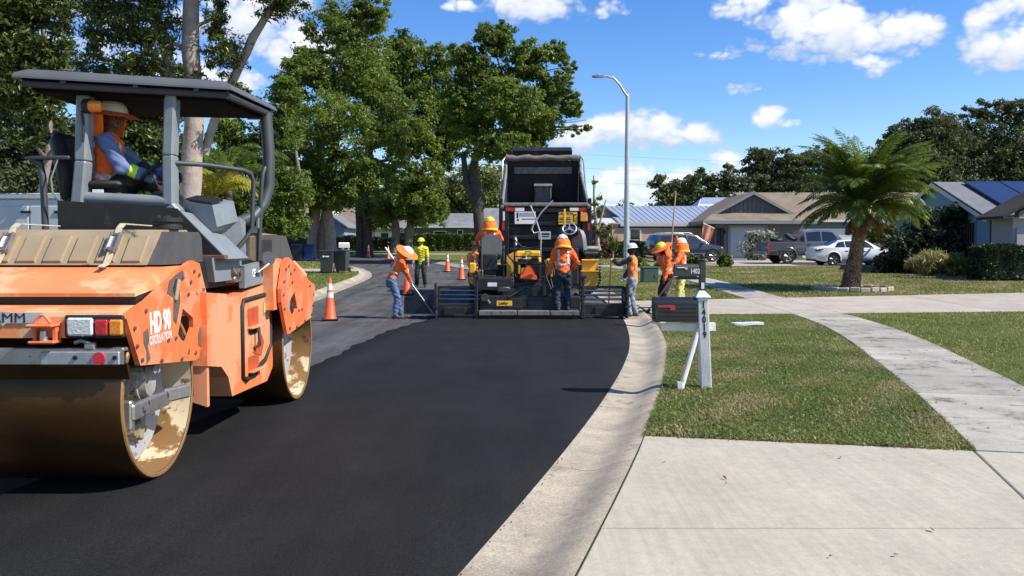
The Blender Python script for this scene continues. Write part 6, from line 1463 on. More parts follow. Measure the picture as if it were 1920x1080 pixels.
# grey pickup
S = [(-3.05, .62, 1.22, 1.26, .84, .90, .92, .90), (-2.98, .50, 1.24, 1.27, .88, .96, .97, .95), (-1.0, .50, 1.24, 1.27, .88, .97, .97, .95), (-.92, .48, 1.26, 1.30, .88, .97, .95, .86), (-.86, .48, 1.26, 1.90, .88, .97, .95, .74), (-.2, .46, 1.26, 1.98, .88, .97, .95, .72), (.7, .46, 1.26, 1.97, .88, .97, .95, .72), (.95, .46, 1.26, 1.90, .88, .97, .95, .74), (1.55, .46, 1.26, 1.34, .88, .96, .94, .84), (2.3, .48, 1.18, 1.26, .88, .95, .92, .82), (2.95, .52, 1.05, 1.14, .86, .94, .90, .80), (3.08, .55, .80, .84, .80, .86, .80, .7)]
t, b_, at_ = car('pickup_truck', 'grey pickup truck with tyres in its bed, nose behind the white car', 'pickup truck', gp(17.85, 49.2, .10), R(4), M_gpaint2, S, [(-.72, .10, -.72, .10), (.20, 1.22, .20, .86)], (-1.85, 1.95), .42, 1.96, M_gpaint, dict(screens=[(.95, 1.5), (-.86, -.925)]))
add(t, 'cargo_bed', M_gpaint, lambda b: (b.box((-2.0, 0, 1.262), (1.96, 1.72, .03)),))
add(t, 'bed_side', M_gpaint, lambda b: (b.box((-2.0, -.985, .98), (1.9, .02, .48), bev=.008),))
add(t, 'lower_trim', M_blk, lambda b: (b.box((-2.75, -.985, .60), (.42, .02, .22)), b.box((-.15, -.975, .55), (2.6, .05, .16), bev=.02)))
add(t, 'step_strip', M_chr, lambda b: (b.box((-2.75, -.99, .745), (.45, .02, .05)), b.box((-.9, -.99, .74), (.8, .02, .05))))
add(t, 'bumper', M_chr, lambda b: b.box((-3.10, 0, .62), (.18, 1.8, .20), bev=.03))
add(t, 'tailgate', M_gpaint, lambda b: b.box((-3.045, 0, .98), (.05, 1.7, .52), bev=.01))
for s in (-1, 1):
    add(t, 'tail_light', M_red, lambda b: b.box((-3.02, s*.91, .98), (.12, .16, .40), bev=.03)); add(t, 'mirror', M_blk, lambda b: b.box((1.15, s*1.12, 1.36), (.12, .24, .2), bev=.04))
    add(t, 'door_handle', M_blk, lambda b: b.box((-.60, s*.98, 1.12), (.2, .03, .04), bev=.01))
def tyre(loc, rot, label):
    b = MB(); b.tube([(.29*math.cos(a), .29*math.sin(a), 0) for a in np.linspace(0, 2*math.pi, 29)[:-1]], .115, 10, closed=True); o = b.build('loose_tyre', M_rub, None, 60)
    o.location = loc; o.rotation_euler = rot; tag(o, label, 'tyre', 'tyres in the pickup bed')
zb = h(49.2)+.10+1.28
tyre((15.65, 49.0, zb+.12), (R(8), 0, 0), 'worn black tyre lying at the tail end of the pickup bed'); tyre((16.45, 48.9, zb+.27), (R(18), R(22), 0), 'worn black tyre leaning near the cab in the pickup bed')
# white box trailer on the left
M_trl = mat('trailer_white', (.48, .50, .54), .45, 0, .06, 3, .03, 20)
tr = thing('box_trailer', 'white enclosed trailer parked on the left lawn behind the roller', 'trailer', gp(-10.15, 17.0), R(-4))
add(tr, 'body', M_trl, lambda b: (b.box((0, 2.3, 1.55), (2.2, 4.6, 2.15), bev=.08), b.box((0, 2.3, 2.66), (2.1, 4.5, .06), bev=.02)))
add(tr, 'rear_door', M_trl, lambda b: (b.box((-.40, -.012, 1.5), (1.32, .03, 1.85), bev=.012), b.box((.66, -.012, 1.5), (.72, .03, 1.85), bev=.012)))
add(tr, 'door_hinge', M_blk, lambda b: [b.box((x, -.04, z), (.22, .03, .05), bev=.01) for x in (.22, .93) for z in (1.0, 1.75, 2.3)])
add(tr, 'roof_trim', M_alu, lambda b: (b.box((0, -.01, 2.62), (2.24, .05, .10), bev=.01),))
add(tr, 'chassis', M_blk, lambda b: b.box((0, 2.3, .42), (1.9, 5.2, .14)))
for s in (-1, 1):
    for yy in (1.9, 2.75):
        e = bpy.data.objects.new('wheel', None); col.objects.link(e); e.parent = tr; e.location = (s*1.0, yy, .34); wheel_mesh(.34, .2).build('tyre', M_rub, e, 35)
tr2 = thing('box_trailer', 'dark trailer with pale roof far off under the left trees', 'trailer', gp(-17.3, 67, .05), R(4))
add(tr2, 'body', mat('trailer_charcoal', (.016, .017, .02), .5), lambda b: b.box((0, 1.2, 1.35), (2.9, 2.6, 1.9), bev=.06))
add(tr2, 'roof', M_white, lambda b: b.box((.1, 1.2, 2.38), (3.0, 2.7, .10), bev=.02)); add(tr2, 'post', M_white, lambda b: b.box((-1.55, .2, 1.25), (.22, .2, 1.9)))
add(tr2, 'wheel', M_rub, lambda b: b.cyl((-1.2, .6, .35), (1.2, .6, .35), .35, n=18))
# stop sign
ss = thing('stop_sign', 'small red octagonal stop sign far down the street at left', 'sign', gp(-23.3, 76))
add(ss, 'post', M_galv, lambda b: b.box((0, .03, 1.4), (.06, .04, 2.8)))
sf = add(ss, 'sign_face', mat('sign_red', (.55, .02, .025), .4), lambda b: b.extrude([(.42*math.cos(R(22.5+45*k)), 0, 2.45+.42*math.sin(R(22.5+45*k))) for k in range(8)], (0, -.01, 0)), 10)
text('lettering', 'STOP', .30, M_white, sf, face((0, -.0125, 2.45), (1, 0, 0), (0, 0, 1)), .001, .004, .85)

# ------------------------------------------------------------------ houses
def shingle(name, c):
    m = mat(name, c, .9, 0, .18, 1.2, .5, 18, None, .2, 0, 0, (30, .22)); return m
M_shT = shingle('shingle_tan', (.215, .168, .122)); M_shG = shingle('shingle_grey', (.17, .17, .175)); M_shB = shingle('shingle_brown_black', (.055, .045, .04)); M_shG2 = shingle('shingle_mid_grey', (.19, .19, .19))
M_sid = mat('grey_siding', (.16, .165, .17), .8, 0, .08, 2); M_fas = mat('pale_fascia', (.62, .60, .55), .6, 0, .06, 5); M_trimg = mat('grey_trim', (.25, .255, .25), .6, 0, .06, 5)
M_peach = mat('peach_stucco', (.74, .47, .30), .9, 0, .06, 3, .2, 60); M_brnw = mat('brown_wall_and_shade', (.12, .09, .07), .8, 0, .1, 4)
M_metal = mat('blue_grey_metal_roof', (.34, .39, .48), .45, .25, .05, 2); M_metalw = mat('white_metal_roof', (.62, .65, .70), .42, .2, .05, 2)
M_blue = mat('blue_stucco', (.20, .34, .43), .9, 0, .05, 2, .25, 50); M_cream = mat('cream_wall', (.62, .52, .28), .85, 0, .05, 3); M_oliv = mat('grey_olive_wall', (.11, .112, .10), .85, 0, .08, 3)
M_gdoor = mat('garage_door_grey', (.42, .44, .46), .6, 0, .05, 4); M_wglass = mat('window_glass', (.02, .025, .03), .08, 0, .1, 4, coat=.5)
M_beige = mat('grey_beige_wall', (.38, .37, .35), .85, 0, .05, 3)
def plane_roof(b, q, th=.14): b.extrude(q, (0, 0, -th))
def window(par, x0, x1, z0, z1, y, frame=M_white, bars=True, ax='x', d=-1):
    """window facing d along y (or x): frame, panes, glazing bars, each a real piece"""
    P = (lambda u, v, w: (u, y+d*v, w)) if ax == 'x' else (lambda u, v, w: (y+d*v, u, w))
    D3 = (lambda a, b_, c: (a, b_, c)) if ax == 'x' else (lambda a, b_, c: (b_, a, c))
    b = MB(); w, hh_ = x1-x0, z1-z0; cx, cz = (x0+x1)/2, (z0+z1)/2
    for (u, ww, v, vv) in ((cx, w+.16, z0-.04, .08), (cx, w+.16, z1+.04, .08), (x0-.04, .08, cz, hh_-.002), (x1+.04, .08, cz, hh_-.002)): b.box(P(u, .03, v), D3(ww, .08, vv))
    if bars: b.box(P(cx, .025, cz), D3(w, .05, .05))
    f = b.build('window', frame, par, 0)
    b = MB(); b.box(P(cx, .005, cz), D3(w, .02, hh_)); b.build('pane', M_wglass, f, 0)
    return f
# grey garage house
hg = thing('garage_house', 'grey sided house with tan shingle roof and front gable over its garage', 'house', (0, 0, 0))
z0 = h(58)
add(hg, 'wall', M_sid, lambda b: (b.box((17.15, 60, z0+1.4), (6.1, 5, 2.9)), b.box((24.5, 64.5, z0+1.45), (12.6, 10, 2.9))))
for xk in [14.15+.32*k for k in range(3)]+[17.75+.32*k for k in range(7)]: add(hg, 'siding_board', M_sid, lambda b: b.box((xk, 57.49, z0+1.4), (.035, .03, 2.85)))
E_, Rg = 3.50, 5.62; cx = 17.0; yp = 58.7
add(hg, 'roof', M_shT, lambda b: (
    plane_roof(b, [(13.1, 56.7, E_), (cx, yp, Rg), (cx, 66, Rg), (13.1, 66, E_)][0:0] or [(13.1, 58.5, E_+.02), (cx, 58.4, Rg), (cx, 66, Rg), (13.1, 66, E_+.02)]),
    plane_roof(b, [(20.9, 58.5, E_+.02), (20.9, 66, E_+.02), (cx, 66, Rg), (cx, 58.4, Rg)]),
    plane_roof(b, [(13.1, 56.7, E_), (20.9, 56.7, E_), (19.7, 58.8, 4.18), (14.3, 58.8, 4.18)]),
    plane_roof(b, [(13.1, 56.7, E_-.003), (14.3, 58.8, 4.177), (14.3, 60.2, 4.177), (13.1, 60.2, E_-.003)]),
    plane_roof(b, [(18.2, 59.3, 3.66), (31.5, 59.3, 3.66), (31.5, 64.4, 5.95), (17.2, 64.4, 5.95)]),
    plane_roof(b, [(31.5, 70, 3.66), (18.2, 70, 3.66), (17.2, 64.4, 5.95), (31.5, 64.4, 5.95)])), 15)
add(hg, 'gable', mat('gable_boards', (.12, .125, .13), .8), lambda b: b.extrude([(14.4, 58.72, 4.15), (19.6, 58.72, 4.15), (cx, 58.72, 5.48)], (0, .1, 0)))
for k in range(15): add(hg, 'gable_board', bpy.data.materials['gable_boards'], lambda b: b.box((14.9+.30*k, 58.70, 4.15+max(.05, (1.30-abs(14.9+.30*k-cx)*.50))/2), (.03, .04, max(.05, 1.28-abs(14.9+.30*k-cx)*.50))))
add(hg, 'barge_board', M_trimg, lambda b: (b.extrude([(13.6, 58.36, 3.80), (cx, 58.36, 5.64), (cx, 58.36, 5.42), (13.6, 58.36, 3.58)], (0, -.06, 0)), b.extrude([(20.4, 58.36, 3.80), (cx, 58.36, 5.64), (cx, 58.36, 5.42), (20.4, 58.36, 3.58)][::-1], (0, -.06, 0))), 0)
add(hg, 'fascia', M_trimg, lambda b: (b.box((17.0, 56.66, E_-.09), (7.9, .06, .22)), b.box((13.07, 58.5, E_-.09), (.06, 3.6, .22))), 0)
add(hg, 'gutter', M_fas, lambda b: (b.box((25.4, 59.22, 3.57), (12.6, .12, .16), bev=.02),), 0)
add(hg, 'downspout', M_fas, lambda b: b.tube([(19.35, 59.2, 3.5), (19.3, 59.3, 3.3), (18.95, 59.4, 3.1), (18.9, 59.38, 2.9), (18.9, 59.38, z0)], .065, 6), 50)
def gdoor(par, x0, x1, y, zt, m):
    gd_ = add(par, 'garage_door', m, lambda b: b.box(((x0+x1)/2, y, (z0+zt)/2), (x1-x0, .05, zt-z0)), 0)
    for k in range(4):
        a = z0+.03+(zt-z0-.06)*k/4; c = z0+(zt-z0-.06)*(k+1)/4
        add(gd_, 'door_panel', m, lambda b: b.box(((x0+x1)/2, y-.03, (a+c)/2), (x1-x0-.06, .02, c-a-.02), bev=.006), 0)
    return gd_
gdoor(hg, 15.15, 17.55, 57.47, z0+2.25, M_gdoor); gdoor(hg, 19.2, 24.6, 59.47, z0+2.2, M_white)
add(hg, 'door_frame', M_trimg, lambda b: (b.box((16.35, 57.44, z0+2.33), (2.7, .06, .14)), b.box((15.06, 57.44, z0+1.12), (.14, .06, 2.27)), b.box((17.64, 57.44, z0+1.12), (.14, .06, 2.27))), 0)
add(hg, 'number_plate', M_txtblk, lambda b: b.box((16.3, 57.47, z0+2.55), (.5, .03, .14)), 0)
add(hg, 'wall_lamp', M_blk, lambda b: b.box((14.75, 57.44, z0+1.9), (.14, .14, .24), bev=.03), 0)
add(hg, 'entry_shade_panel', mat('entry_shade', (.03, .03, .032), .8), lambda b: b.box((14.45, 57.49, z0+1.1), (.5, .03, 2.2)), 0)  # flat dark panel, its colour stands for the shade inside the entry
# peach house with metal roof
hp = thing('peach_house', 'peach stucco bungalow with blue grey ribbed metal roof', 'house', (0, 0, 0))
z0p = h(62); E2, R2 = 3.42, 4.98
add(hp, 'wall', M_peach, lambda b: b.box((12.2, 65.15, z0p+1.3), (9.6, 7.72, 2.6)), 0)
add(hp, 'eave_shade_band', M_brnw, lambda b: b.box((12.2, 61.28, z0p+2.35), (9.62, .05, .30)), 0)  # brown strip paints the eave's shadow onto the upper wall
add(hp, 'wall', M_brnw, lambda b: b.box((6.9, 65.9, z0p+1.28), (1.6, 6, 2.55)), 0)
rf = add(hp, 'roof', M_metal, lambda b: (plane_roof(b, [(8.0, 61.2, E2), (18.5, 61.2, E2), (18.5, 66, R2), (6.9, 66, R2)], .08), plane_roof(b, [(18.5, 71, E2), (6.0, 71, E2), (6.9, 66, R2), (18.5, 66, R2)], .08)), 10)
for k in range(26): add(rf, 'roof_rib', M_metal, lambda b: b.extrude([(7.0+.42*k-.03, 66, R2+.005), (7.0+.42*k+.03, 66, R2+.005), (8.05+.40*k+.03, 61.2, E2+.005), (8.05+.40*k-.03, 61.2, E2+.005)], (0, 0, .028)), 0)
add(hp, 'porch_roof', M_metalw, lambda b: (plane_roof(b, [(5.0, 61.4, E2-.02), (8.05, 61.4, E2-.02), (7.6, 63.2, 3.98), (5.6, 63.2, 3.98)], .08),), 10)
add(hp, 'porch_gable', M_shG, lambda b: (b.extrude([(5.5, 63.2, 3.95), (8.1, 63.2, 3.95), (6.85, 63.2, 4.75)], (0, .1, 0)), plane_roof(b, [(5.2, 62.9, 3.85), (6.85, 62.9, 4.95), (6.85, 66, 4.95), (5.2, 66, 3.85)], .1), plane_roof(b, [(8.4, 66, 3.85), (6.85, 66, 4.95), (6.85, 62.9, 4.95), (8.4, 62.9, 3.85)], .1)), 10)
add(hp, 'rear_roof', M_metalw, lambda b: (plane_roof(b, [(14.8, 68.0, 4.1), (19.5, 68.0, 4.1), (19.0, 73, 6.0), (16.6, 73, 6.0)], .08), plane_roof(b, [(14.8, 68, 4.1), (16.6, 73, 6.0), (14.8, 77, 4.1)], .08)), 10)
add(hp, 'rear_roof', M_metal, lambda b: (plane_roof(b, [(16.3, 71.6, 5.53), (19.4, 71.6, 5.53), (19.2, 73.1, 6.09), (16.75, 73.1, 6.09)], .06),), 10)
add(hp, 'fascia', M_fas, lambda b: (b.box((13.2, 61.16, E2-.10), (10.4, .06, .14)), b.box((6.5, 61.35, E2-.12), (3.0, .06, .14))), 0)
window(hp, 8.75, 9.45, z0p+.55, z0p+2.1, 61.29)
window(hp, 6.55, 6.95, z0p+.2, z0p+2.1, 62.88, M_white, False)
window(hp, 14.0, 14.9, z0p+1.2, z0p+1.75, 61.29)
# blue house with solar panels
hb = thing('blue_house', 'pale blue stucco house with grey roof and solar panels behind the right bushes', 'house', (0, 0, 0))
z0b = h(37)+.05; yf, ya, yb = 36.0, 40.4, 44.8; zE, zA = 3.10, 4.80; XG = 20.75
add(hb, 'wall', M_blue, lambda b: (b.extrude([(XG, yf, z0b), (XG, yb, z0b), (XG, yb, zE), (XG, ya, zA-.06), (XG, yf, zE)], (10, 0, 0)),), 0)
add(hb, 'roof', M_shG, lambda b: (plane_roof(b, [(XG-.35, yf-.3, zE-.12), (XG+11, yf-.3, zE-.12), (XG+11, ya, zA+.06), (XG-.35, ya, zA+.06)], .10), plane_roof(b, [(XG-.35, ya, zA+.06), (XG+11, ya, zA+.06), (XG+11, yb+.5, zE-.12), (XG-.35, yb+.5, zE-.12)], .10)), 10)
add(hb, 'barge_board', M_fas, lambda b: (b.extrude([(XG-.36, yf-.3, zE-.14), (XG-.36, ya, zA+.03), (XG-.36, ya, zA-.20), (XG-.36, yf-.3, zE-.36)], (.05, 0, 0)), b.extrude([(XG-.36, yb+.5, zE-.14), (XG-.36, ya, zA+.03), (XG-.36, ya, zA-.20), (XG-.36, yb+.5, zE-.36)], (.05, 0, 0))), 0)
add(hb, 'barge_board', M_blk, lambda b: (b.extrude([(XG-.38, yf-.3, zE-.08), (XG-.38, ya, zA+.10), (XG-.38, ya, zA+.03), (XG-.38, yf-.3, zE-.15)], (.06, 0, 0)),), 0)
add(hb, 'gutter', M_fas, lambda b: b.box((XG+5.3, yf-.36, zE-.20), (11.3, .12, .15), bev=.02), 0)
add(hb, 'downspout', M_fas, lambda b: b.tube([(21.55, yf-.3, zE-.2), (21.55, yf-.42, zE-.38), (21.3, yf-.1, zE-.56), (21.0, yf-.06, zE-.6)], .065, 6), 50)
window(hb, 37.05, 37.95, z0b+.55, z0b+2.35, XG, M_trimg, True, 'y', -1)
add(hb, 'window_bar', mat('bar_brown', (.13, .09, .06), .6), lambda b: b.box((XG-.085, 37.05, z0b+1.9), (.03, .035, .9)), 0)
for k in range(1, 6): add(hb, 'window_bar', bpy.data.materials['bar_brown'], lambda b: b.box((XG-.085, 37.05+.18*k, z0b+1.9), (.03, .035, .9)), 0)
pr = lambda x, f, up: Vector((x, yf-.3+(ya-yf+.3)*f, zE-.12+(zA-zE+.18)*f+up))
for k in range(4):
    xa = 21.75+1.72*k
    p_ = add(hb, 'solar_panel', mat('panel_frame_black', (.012, .013, .016), .4, .3), lambda b: b.extrude([pr(xa, .18, .09), pr(xa+1.68, .18, .09), pr(xa+1.68, .93, .09), pr(xa, .93, .09)], (0, 0, .05)), 0)
    add(p_, 'cell_sheet', mat('solar_cells', (.022, .030, .065), .25, .2, .05, 6, coat=.15), lambda b: b.extrude([pr(xa+.05, .20, .142), pr(xa+1.63, .20, .142), pr(xa+1.63, .91, .142), pr(xa+.05, .91, .142)], (0, 0, .006)), 0)
# grey beige house on the right edge
hr = thing('beige_house', 'grey beige house with dark overhanging roof at the right edge above the hedge', 'house', (0, 0, 0))
add(hr, 'wall', M_beige, lambda b: (b.box((23.5, 34.75, z0b+1.2), (5.9, 1.5, 2.5)), b.box((20.9, 34.1, z0b+1.05), (.45, .4, 2.0))), 0)
add(hr, 'roof', M_shB, lambda b: (plane_roof(b, [(19.85, 33.5, 2.95), (23.6, 33.5, 5.05), (23.6, 35.45, 5.05), (19.85, 35.45, 2.95)], .12),), 10)
add(hr, 'soffit', mat('soffit_brown', (.20, .16, .12), .8), lambda b: (b.extrude([(20.6, 33.7, 3.1), (23.6, 33.7, 4.8), (23.6, 33.7, 2.9), (20.6, 33.7, 2.9)], (0, .3, 0)),), 0)
# far houses across the bend
hq = thing('grey_house', 'low grey house with hip roof behind the long clipped hedge', 'house', (0, 0, 0)); zq = 1.34
add(hq, 'wall', M_oliv, lambda b: (b.box((-7.6, 98, zq+1.35), (9.5, 6, 2.7)), b.box((-2.2, 98.5, zq+1.35), (5, 6, 2.7))), 0)
add(hq, 'roof', M_shG2, lambda b: (plane_roof(b, [(-13.6, 94.3, 4.15), (-3.3, 94.3, 4.15), (-3.3, 98, 5.75), (-8.6, 98, 5.75)], .15), plane_roof(b, [(-4.9, 94.5, 4.10), (1.5, 94.5, 4.10), (1.0, 98.5, 6.4), (-3.2, 98.5, 6.4)], .15), plane_roof(b, [(-13.6, 94.3, 4.145), (-8.6, 98, 5.745), (-13.6, 102, 4.145)], .15), plane_roof(b, [(-4.9, 94.5, 4.095), (-3.2, 98.5, 6.395), (-4.9, 102, 4.095)], .15)), 10)
add(hq, 'fascia', M_fas, lambda b: (b.box((-1.7, 94.45, 4.02), (6.5, .1, .28)), b.box((-8.8, 94.25, 4.05), (9.6, .08, .18))), 0)
window(hq, -8.9, -7.6, zq+1.0, zq+2.2, 95.0); window(hq, -6.2, -5.7, zq+1.0, zq+2.3, 95.0)
gdq = add(hq, 'garage_door', M_white, lambda b: b.box((-2.95, 95.46, zq+1.1), (2.1, .06, 2.2)), 0)
add(hq, 'wall', M_white, lambda b: b.box((-1.1, 95.45, zq+1.2), (1.3, .06, 2.4)), 0)
hy = thing('cream_house', 'cream yellow house with white shutters behind the tree trunks at the bend', 'house', (0, 0, 0))
add(hy, 'wall', M_cream, lambda b: b.box((-17.6, 113, zq+1.45), (9, 6, 2.9)), 0)
add(hy, 'wall', M_white, lambda b: b.box((-12.4, 112, zq+1.6), (1.2, 6, 3.2)), 0)
add(hy, 'roof', M_shT, lambda b: (plane_roof(b, [(-23.5, 109, 4.5), (-11.6, 109, 4.5), (-11.6, 114, 7.2), (-23.5, 114, 7.2)], .15),), 10)
add(hy, 'fascia', M_fas, lambda b: b.box((-17.5, 108.95, 4.38), (12, .08, .22)), 0)
for x in (-20.3, -16.9, -14.6): window(hy, x-.5, x+.5, zq+.8, zq+2.3, 110.0)
for x in (-20.3, -16.9):
    for s in (-1, 1): add(hy, 'shutter', M_white, lambda b: b.box((x+s*.95, 109.96, zq+1.55), (.7, .06, 1.7)), 0)
add(hy, 'door', M_txtblk, lambda b: b.box((-13.25, 109.95, zq+1.1), (.7, .08, 2.2)), 0)
hw = thing('blue_grey_house', 'small blue grey house seen between the left tree trunks', 'house', (0, 0, 0))
add(hw, 'wall', mat('blue_grey_wall', (.22, .27, .32), .85), lambda b: b.extrude([(-19.6, 82, zq), (-16.6, 82, zq), (-16.6, 82, 4.0), (-18.1, 82, 4.9), (-19.6, 82, 4.0)], (0, 6, 0)), 0)
add(hw, 'roof', M_shG, lambda b: (plane_roof(b, [(-20.0, 81.6, 3.75), (-18.1, 81.6, 5.05), (-18.1, 88.3, 5.05), (-20.0, 88.3, 3.75)], .12), plane_roof(b, [(-16.2, 88.3, 3.75), (-18.1, 88.3, 5.05), (-18.1, 81.6, 5.05), (-16.2, 81.6, 3.75)], .12)), 10)
window(hw, -18.5, -17.7, zq+.9, zq+2.0, 82.0)
# banner by the garage house
bn = thing('house_banner', 'pink and orange banner on a slanted staff beside the grey garage', 'banner', (13.0, 56.3, 0))
add(bn, 'staff', M_white, lambda b: b.tube([(.25, .6, 3.10), (.02, 0, 3.32), (-.02, -.05, 3.34)], .02, 6), 60)
add(bn, 'staff', M_white, lambda b: b.tube([(-.02, -.05, 3.34), (.75, -.05, 2.98)], .022, 6), 60)
def cloth(b):
    V = []; F = []; n, m = 10, 12
    for lay in (0, .015):
        for i in range(n+1):
            for j in range(m+1):
                u, v = i/n, j/m; x = -.02+.77*u*(1-.35*v)-.12*v; z = 3.33-.36*u-1.30*v+.10*v*u; V.append((x, -.05+lay+.05*math.sin(u*9+v*2), z))
    for L_ in (0, 1):
        for i in range(n):
            for j in range(m):
                a = L_*(n+1)*(m+1)+i*(m+1)+j; q = (a, a+1, a+m+2, a+m+1); F.append(q if L_ == 0 else q[::-1])
    b.add(V, F)
add(bn, 'cloth', mat('banner_cloth', (.72, .30, .17), .8, 0, .15, 3, 0, 60, [((.62, .09, .08), 3.4, .56)]), cloth, 180)
# overhead wires and their pole beyond the houses
wp = thing('utility_pole', 'thin wooden utility pole far behind the garage house', 'utility pole', (46, 130, 1.3)); add(wp, 'pole', M_wood, lambda b: b.cyl((0, 0, 0), (0, 0, 13.5), .16, .12, 10), 50); add(wp, 'crossarm', M_wood, lambda b: b.box((0, 0, 12.6), (2.4, .12, .14)), 0)
for k, (zz, lab) in enumerate(((15.6, 'topmost thin overhead wire crossing the sky behind the lamp'), (13.6, 'middle thin overhead wire crossing the sky behind the lamp'), (11.6, 'lowest thin overhead wire crossing the sky behind the lamp'))):
    b = MB(); b.tube([(-20+6*i, 118+1.0*i, zz+1.2-.14*i-1.2*(1-((i-8)/8)**2)*.6) for i in range(17)], .011, 4); tag(b.build('overhead_wire', M_rub, None, 60), lab, 'wire', 'overhead wires')
# ------------------------------------------------------------------ trees, hedges, palms, grass
rng = np.random.default_rng(11)
L_oak = leafmat('oak_leaves', (.040, .080, .011), (.205, .270, .042), .40)
L_oakd = leafmat('oak_leaves_dark', (.034, .062, .012), (.150, .190, .034), .36)
L_oak2 = leafmat('oak_leaves_olive', (.060, .080, .018), (.20, .225, .052), .36)
L_live = leafmat('live_oak_leaves', (.020, .040, .010), (.125, .155, .034), .26, .32)
L_far = leafmat('far_leaves', (.038, .056, .021), (.125, .146, .050), .29, .6, .12)
L_hedge = leafmat('hedge_leaves', (.045, .080, .012), (.130, .175, .028), .25)
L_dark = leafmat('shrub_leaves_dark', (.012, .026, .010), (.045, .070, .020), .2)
L_var = leafmat('variegated_leaves', (.20, .23, .14), (.44, .46, .33), .25)
L_yel = leafmat('yellow_grass_leaves', (.22, .21, .06), (.40, .36, .13), .3)
L_palm = leafmat('palm_fronds', (.042, .080, .011), (.150, .205, .028), .36, .38, .8)
L_palmy = leafmat('palm_fronds_yellow', (.10, .14, .02), (.42, .36, .03), .3, .4, .7)
L_dead = leafmat('dead_fronds', (.10, .045, .018), (.24, .13, .05), .15, .8)
M_bark = mat('oak_bark', (.21, .175, .145), .95, 0, .35, 5, 1.0, 14, [((.085, .07, .06), 2.5, .56)])
M_barkp = mat('pale_bark', (.34, .275, .225), .9, 0, .22, 4, .8, 10, [((.17, .13, .105), 3, .60)])
M_barkd = mat('dark_bark', (.065, .052, .042), .95, 0, .3, 5, 1.0, 14)

def leaf_cloud(blobs, n, size, clump=.30, flat=.55, seed=0, asp=.55, shellp=.45, droop=0.):
    """leaf quads in clumps spread through ellipsoid blobs (x, y, z, rx, ry, rz)"""
    r = np.random.default_rng(seed); B = np.array(blobs, float); vol = np.prod(B[:, 3:], 1)**(.72); p = vol/vol.sum()
    nc = max(8, int(n/64)); bi = r.choice(len(B), nc, p=p)
    d = r.normal(size=(nc, 3)); d /= np.linalg.norm(d, axis=1)[:, None]
    rad = r.random(nc)**shellp
    rad *= 1+.16*np.sin(d[:, 0]*5+bi)*np.cos(d[:, 2]*6+bi*2)
    C = B[bi, :3]+d*rad[:, None]*B[bi, 3:]
    cr = clump*(B[bi, 3:].mean(1))*(.55+.8*r.random(nc))
    ci = np.repeat(np.arange(nc), int(n/nc)); m = len(ci)
    off = r.normal(size=(m, 3))*np.array([.62, .62, .40])
    P = C[ci]+off*cr[ci][:, None]
    nrm = r.normal(size=(m, 3))*.75+np.array([0, 0, flat])+off*.35; nrm /= np.linalg.norm(nrm, axis=1)[:, None]
    t = r.normal(size=(m, 3)); t[:, 2] -= droop; t -= nrm*(t*nrm).sum(1)[:, None]; t /= np.linalg.norm(t, axis=1)[:, None]+1e-9
    b = np.cross(nrm, t); s = size*(.6+.8*r.random(m)); l = (t*s[:, None]); w = b*(s*asp)[:, None]
    V = np.stack([P-l, P+w*.9+nrm*(s*.12)[:, None]-l*.1, P+l, P-w*.9+nrm*(s*.12)[:, None]-l*.1], 1).reshape(-1, 3)
    F = np.arange(m*4).reshape(-1, 4)
    return V.astype(np.float32), F

def limb(mb, p0, p1, r0, r1, seed, k=6, wob=.12, n=9):
    rr = random.Random(seed); p0, p1 = Vector(p0), Vector(p1); L_ = (p1-p0).length; pts = []; rs = []
    for i in range(k+1):
        t = i/k; q = p0.lerp(p1, t); a = math.sin(t*math.pi)*wob*L_*.5
        q += Vector((rr.uniform(-1, 1), rr.uniform(-1, 1), rr.uniform(-.4, .9)))*a*.5
        pts.append(q); rs.append((r0+(r1-r0)*t)*(1.25 if i == 0 else 1)*(1+.08*rr.uniform(-1, 1)))
    mb.tube(pts, rs, n); return pts

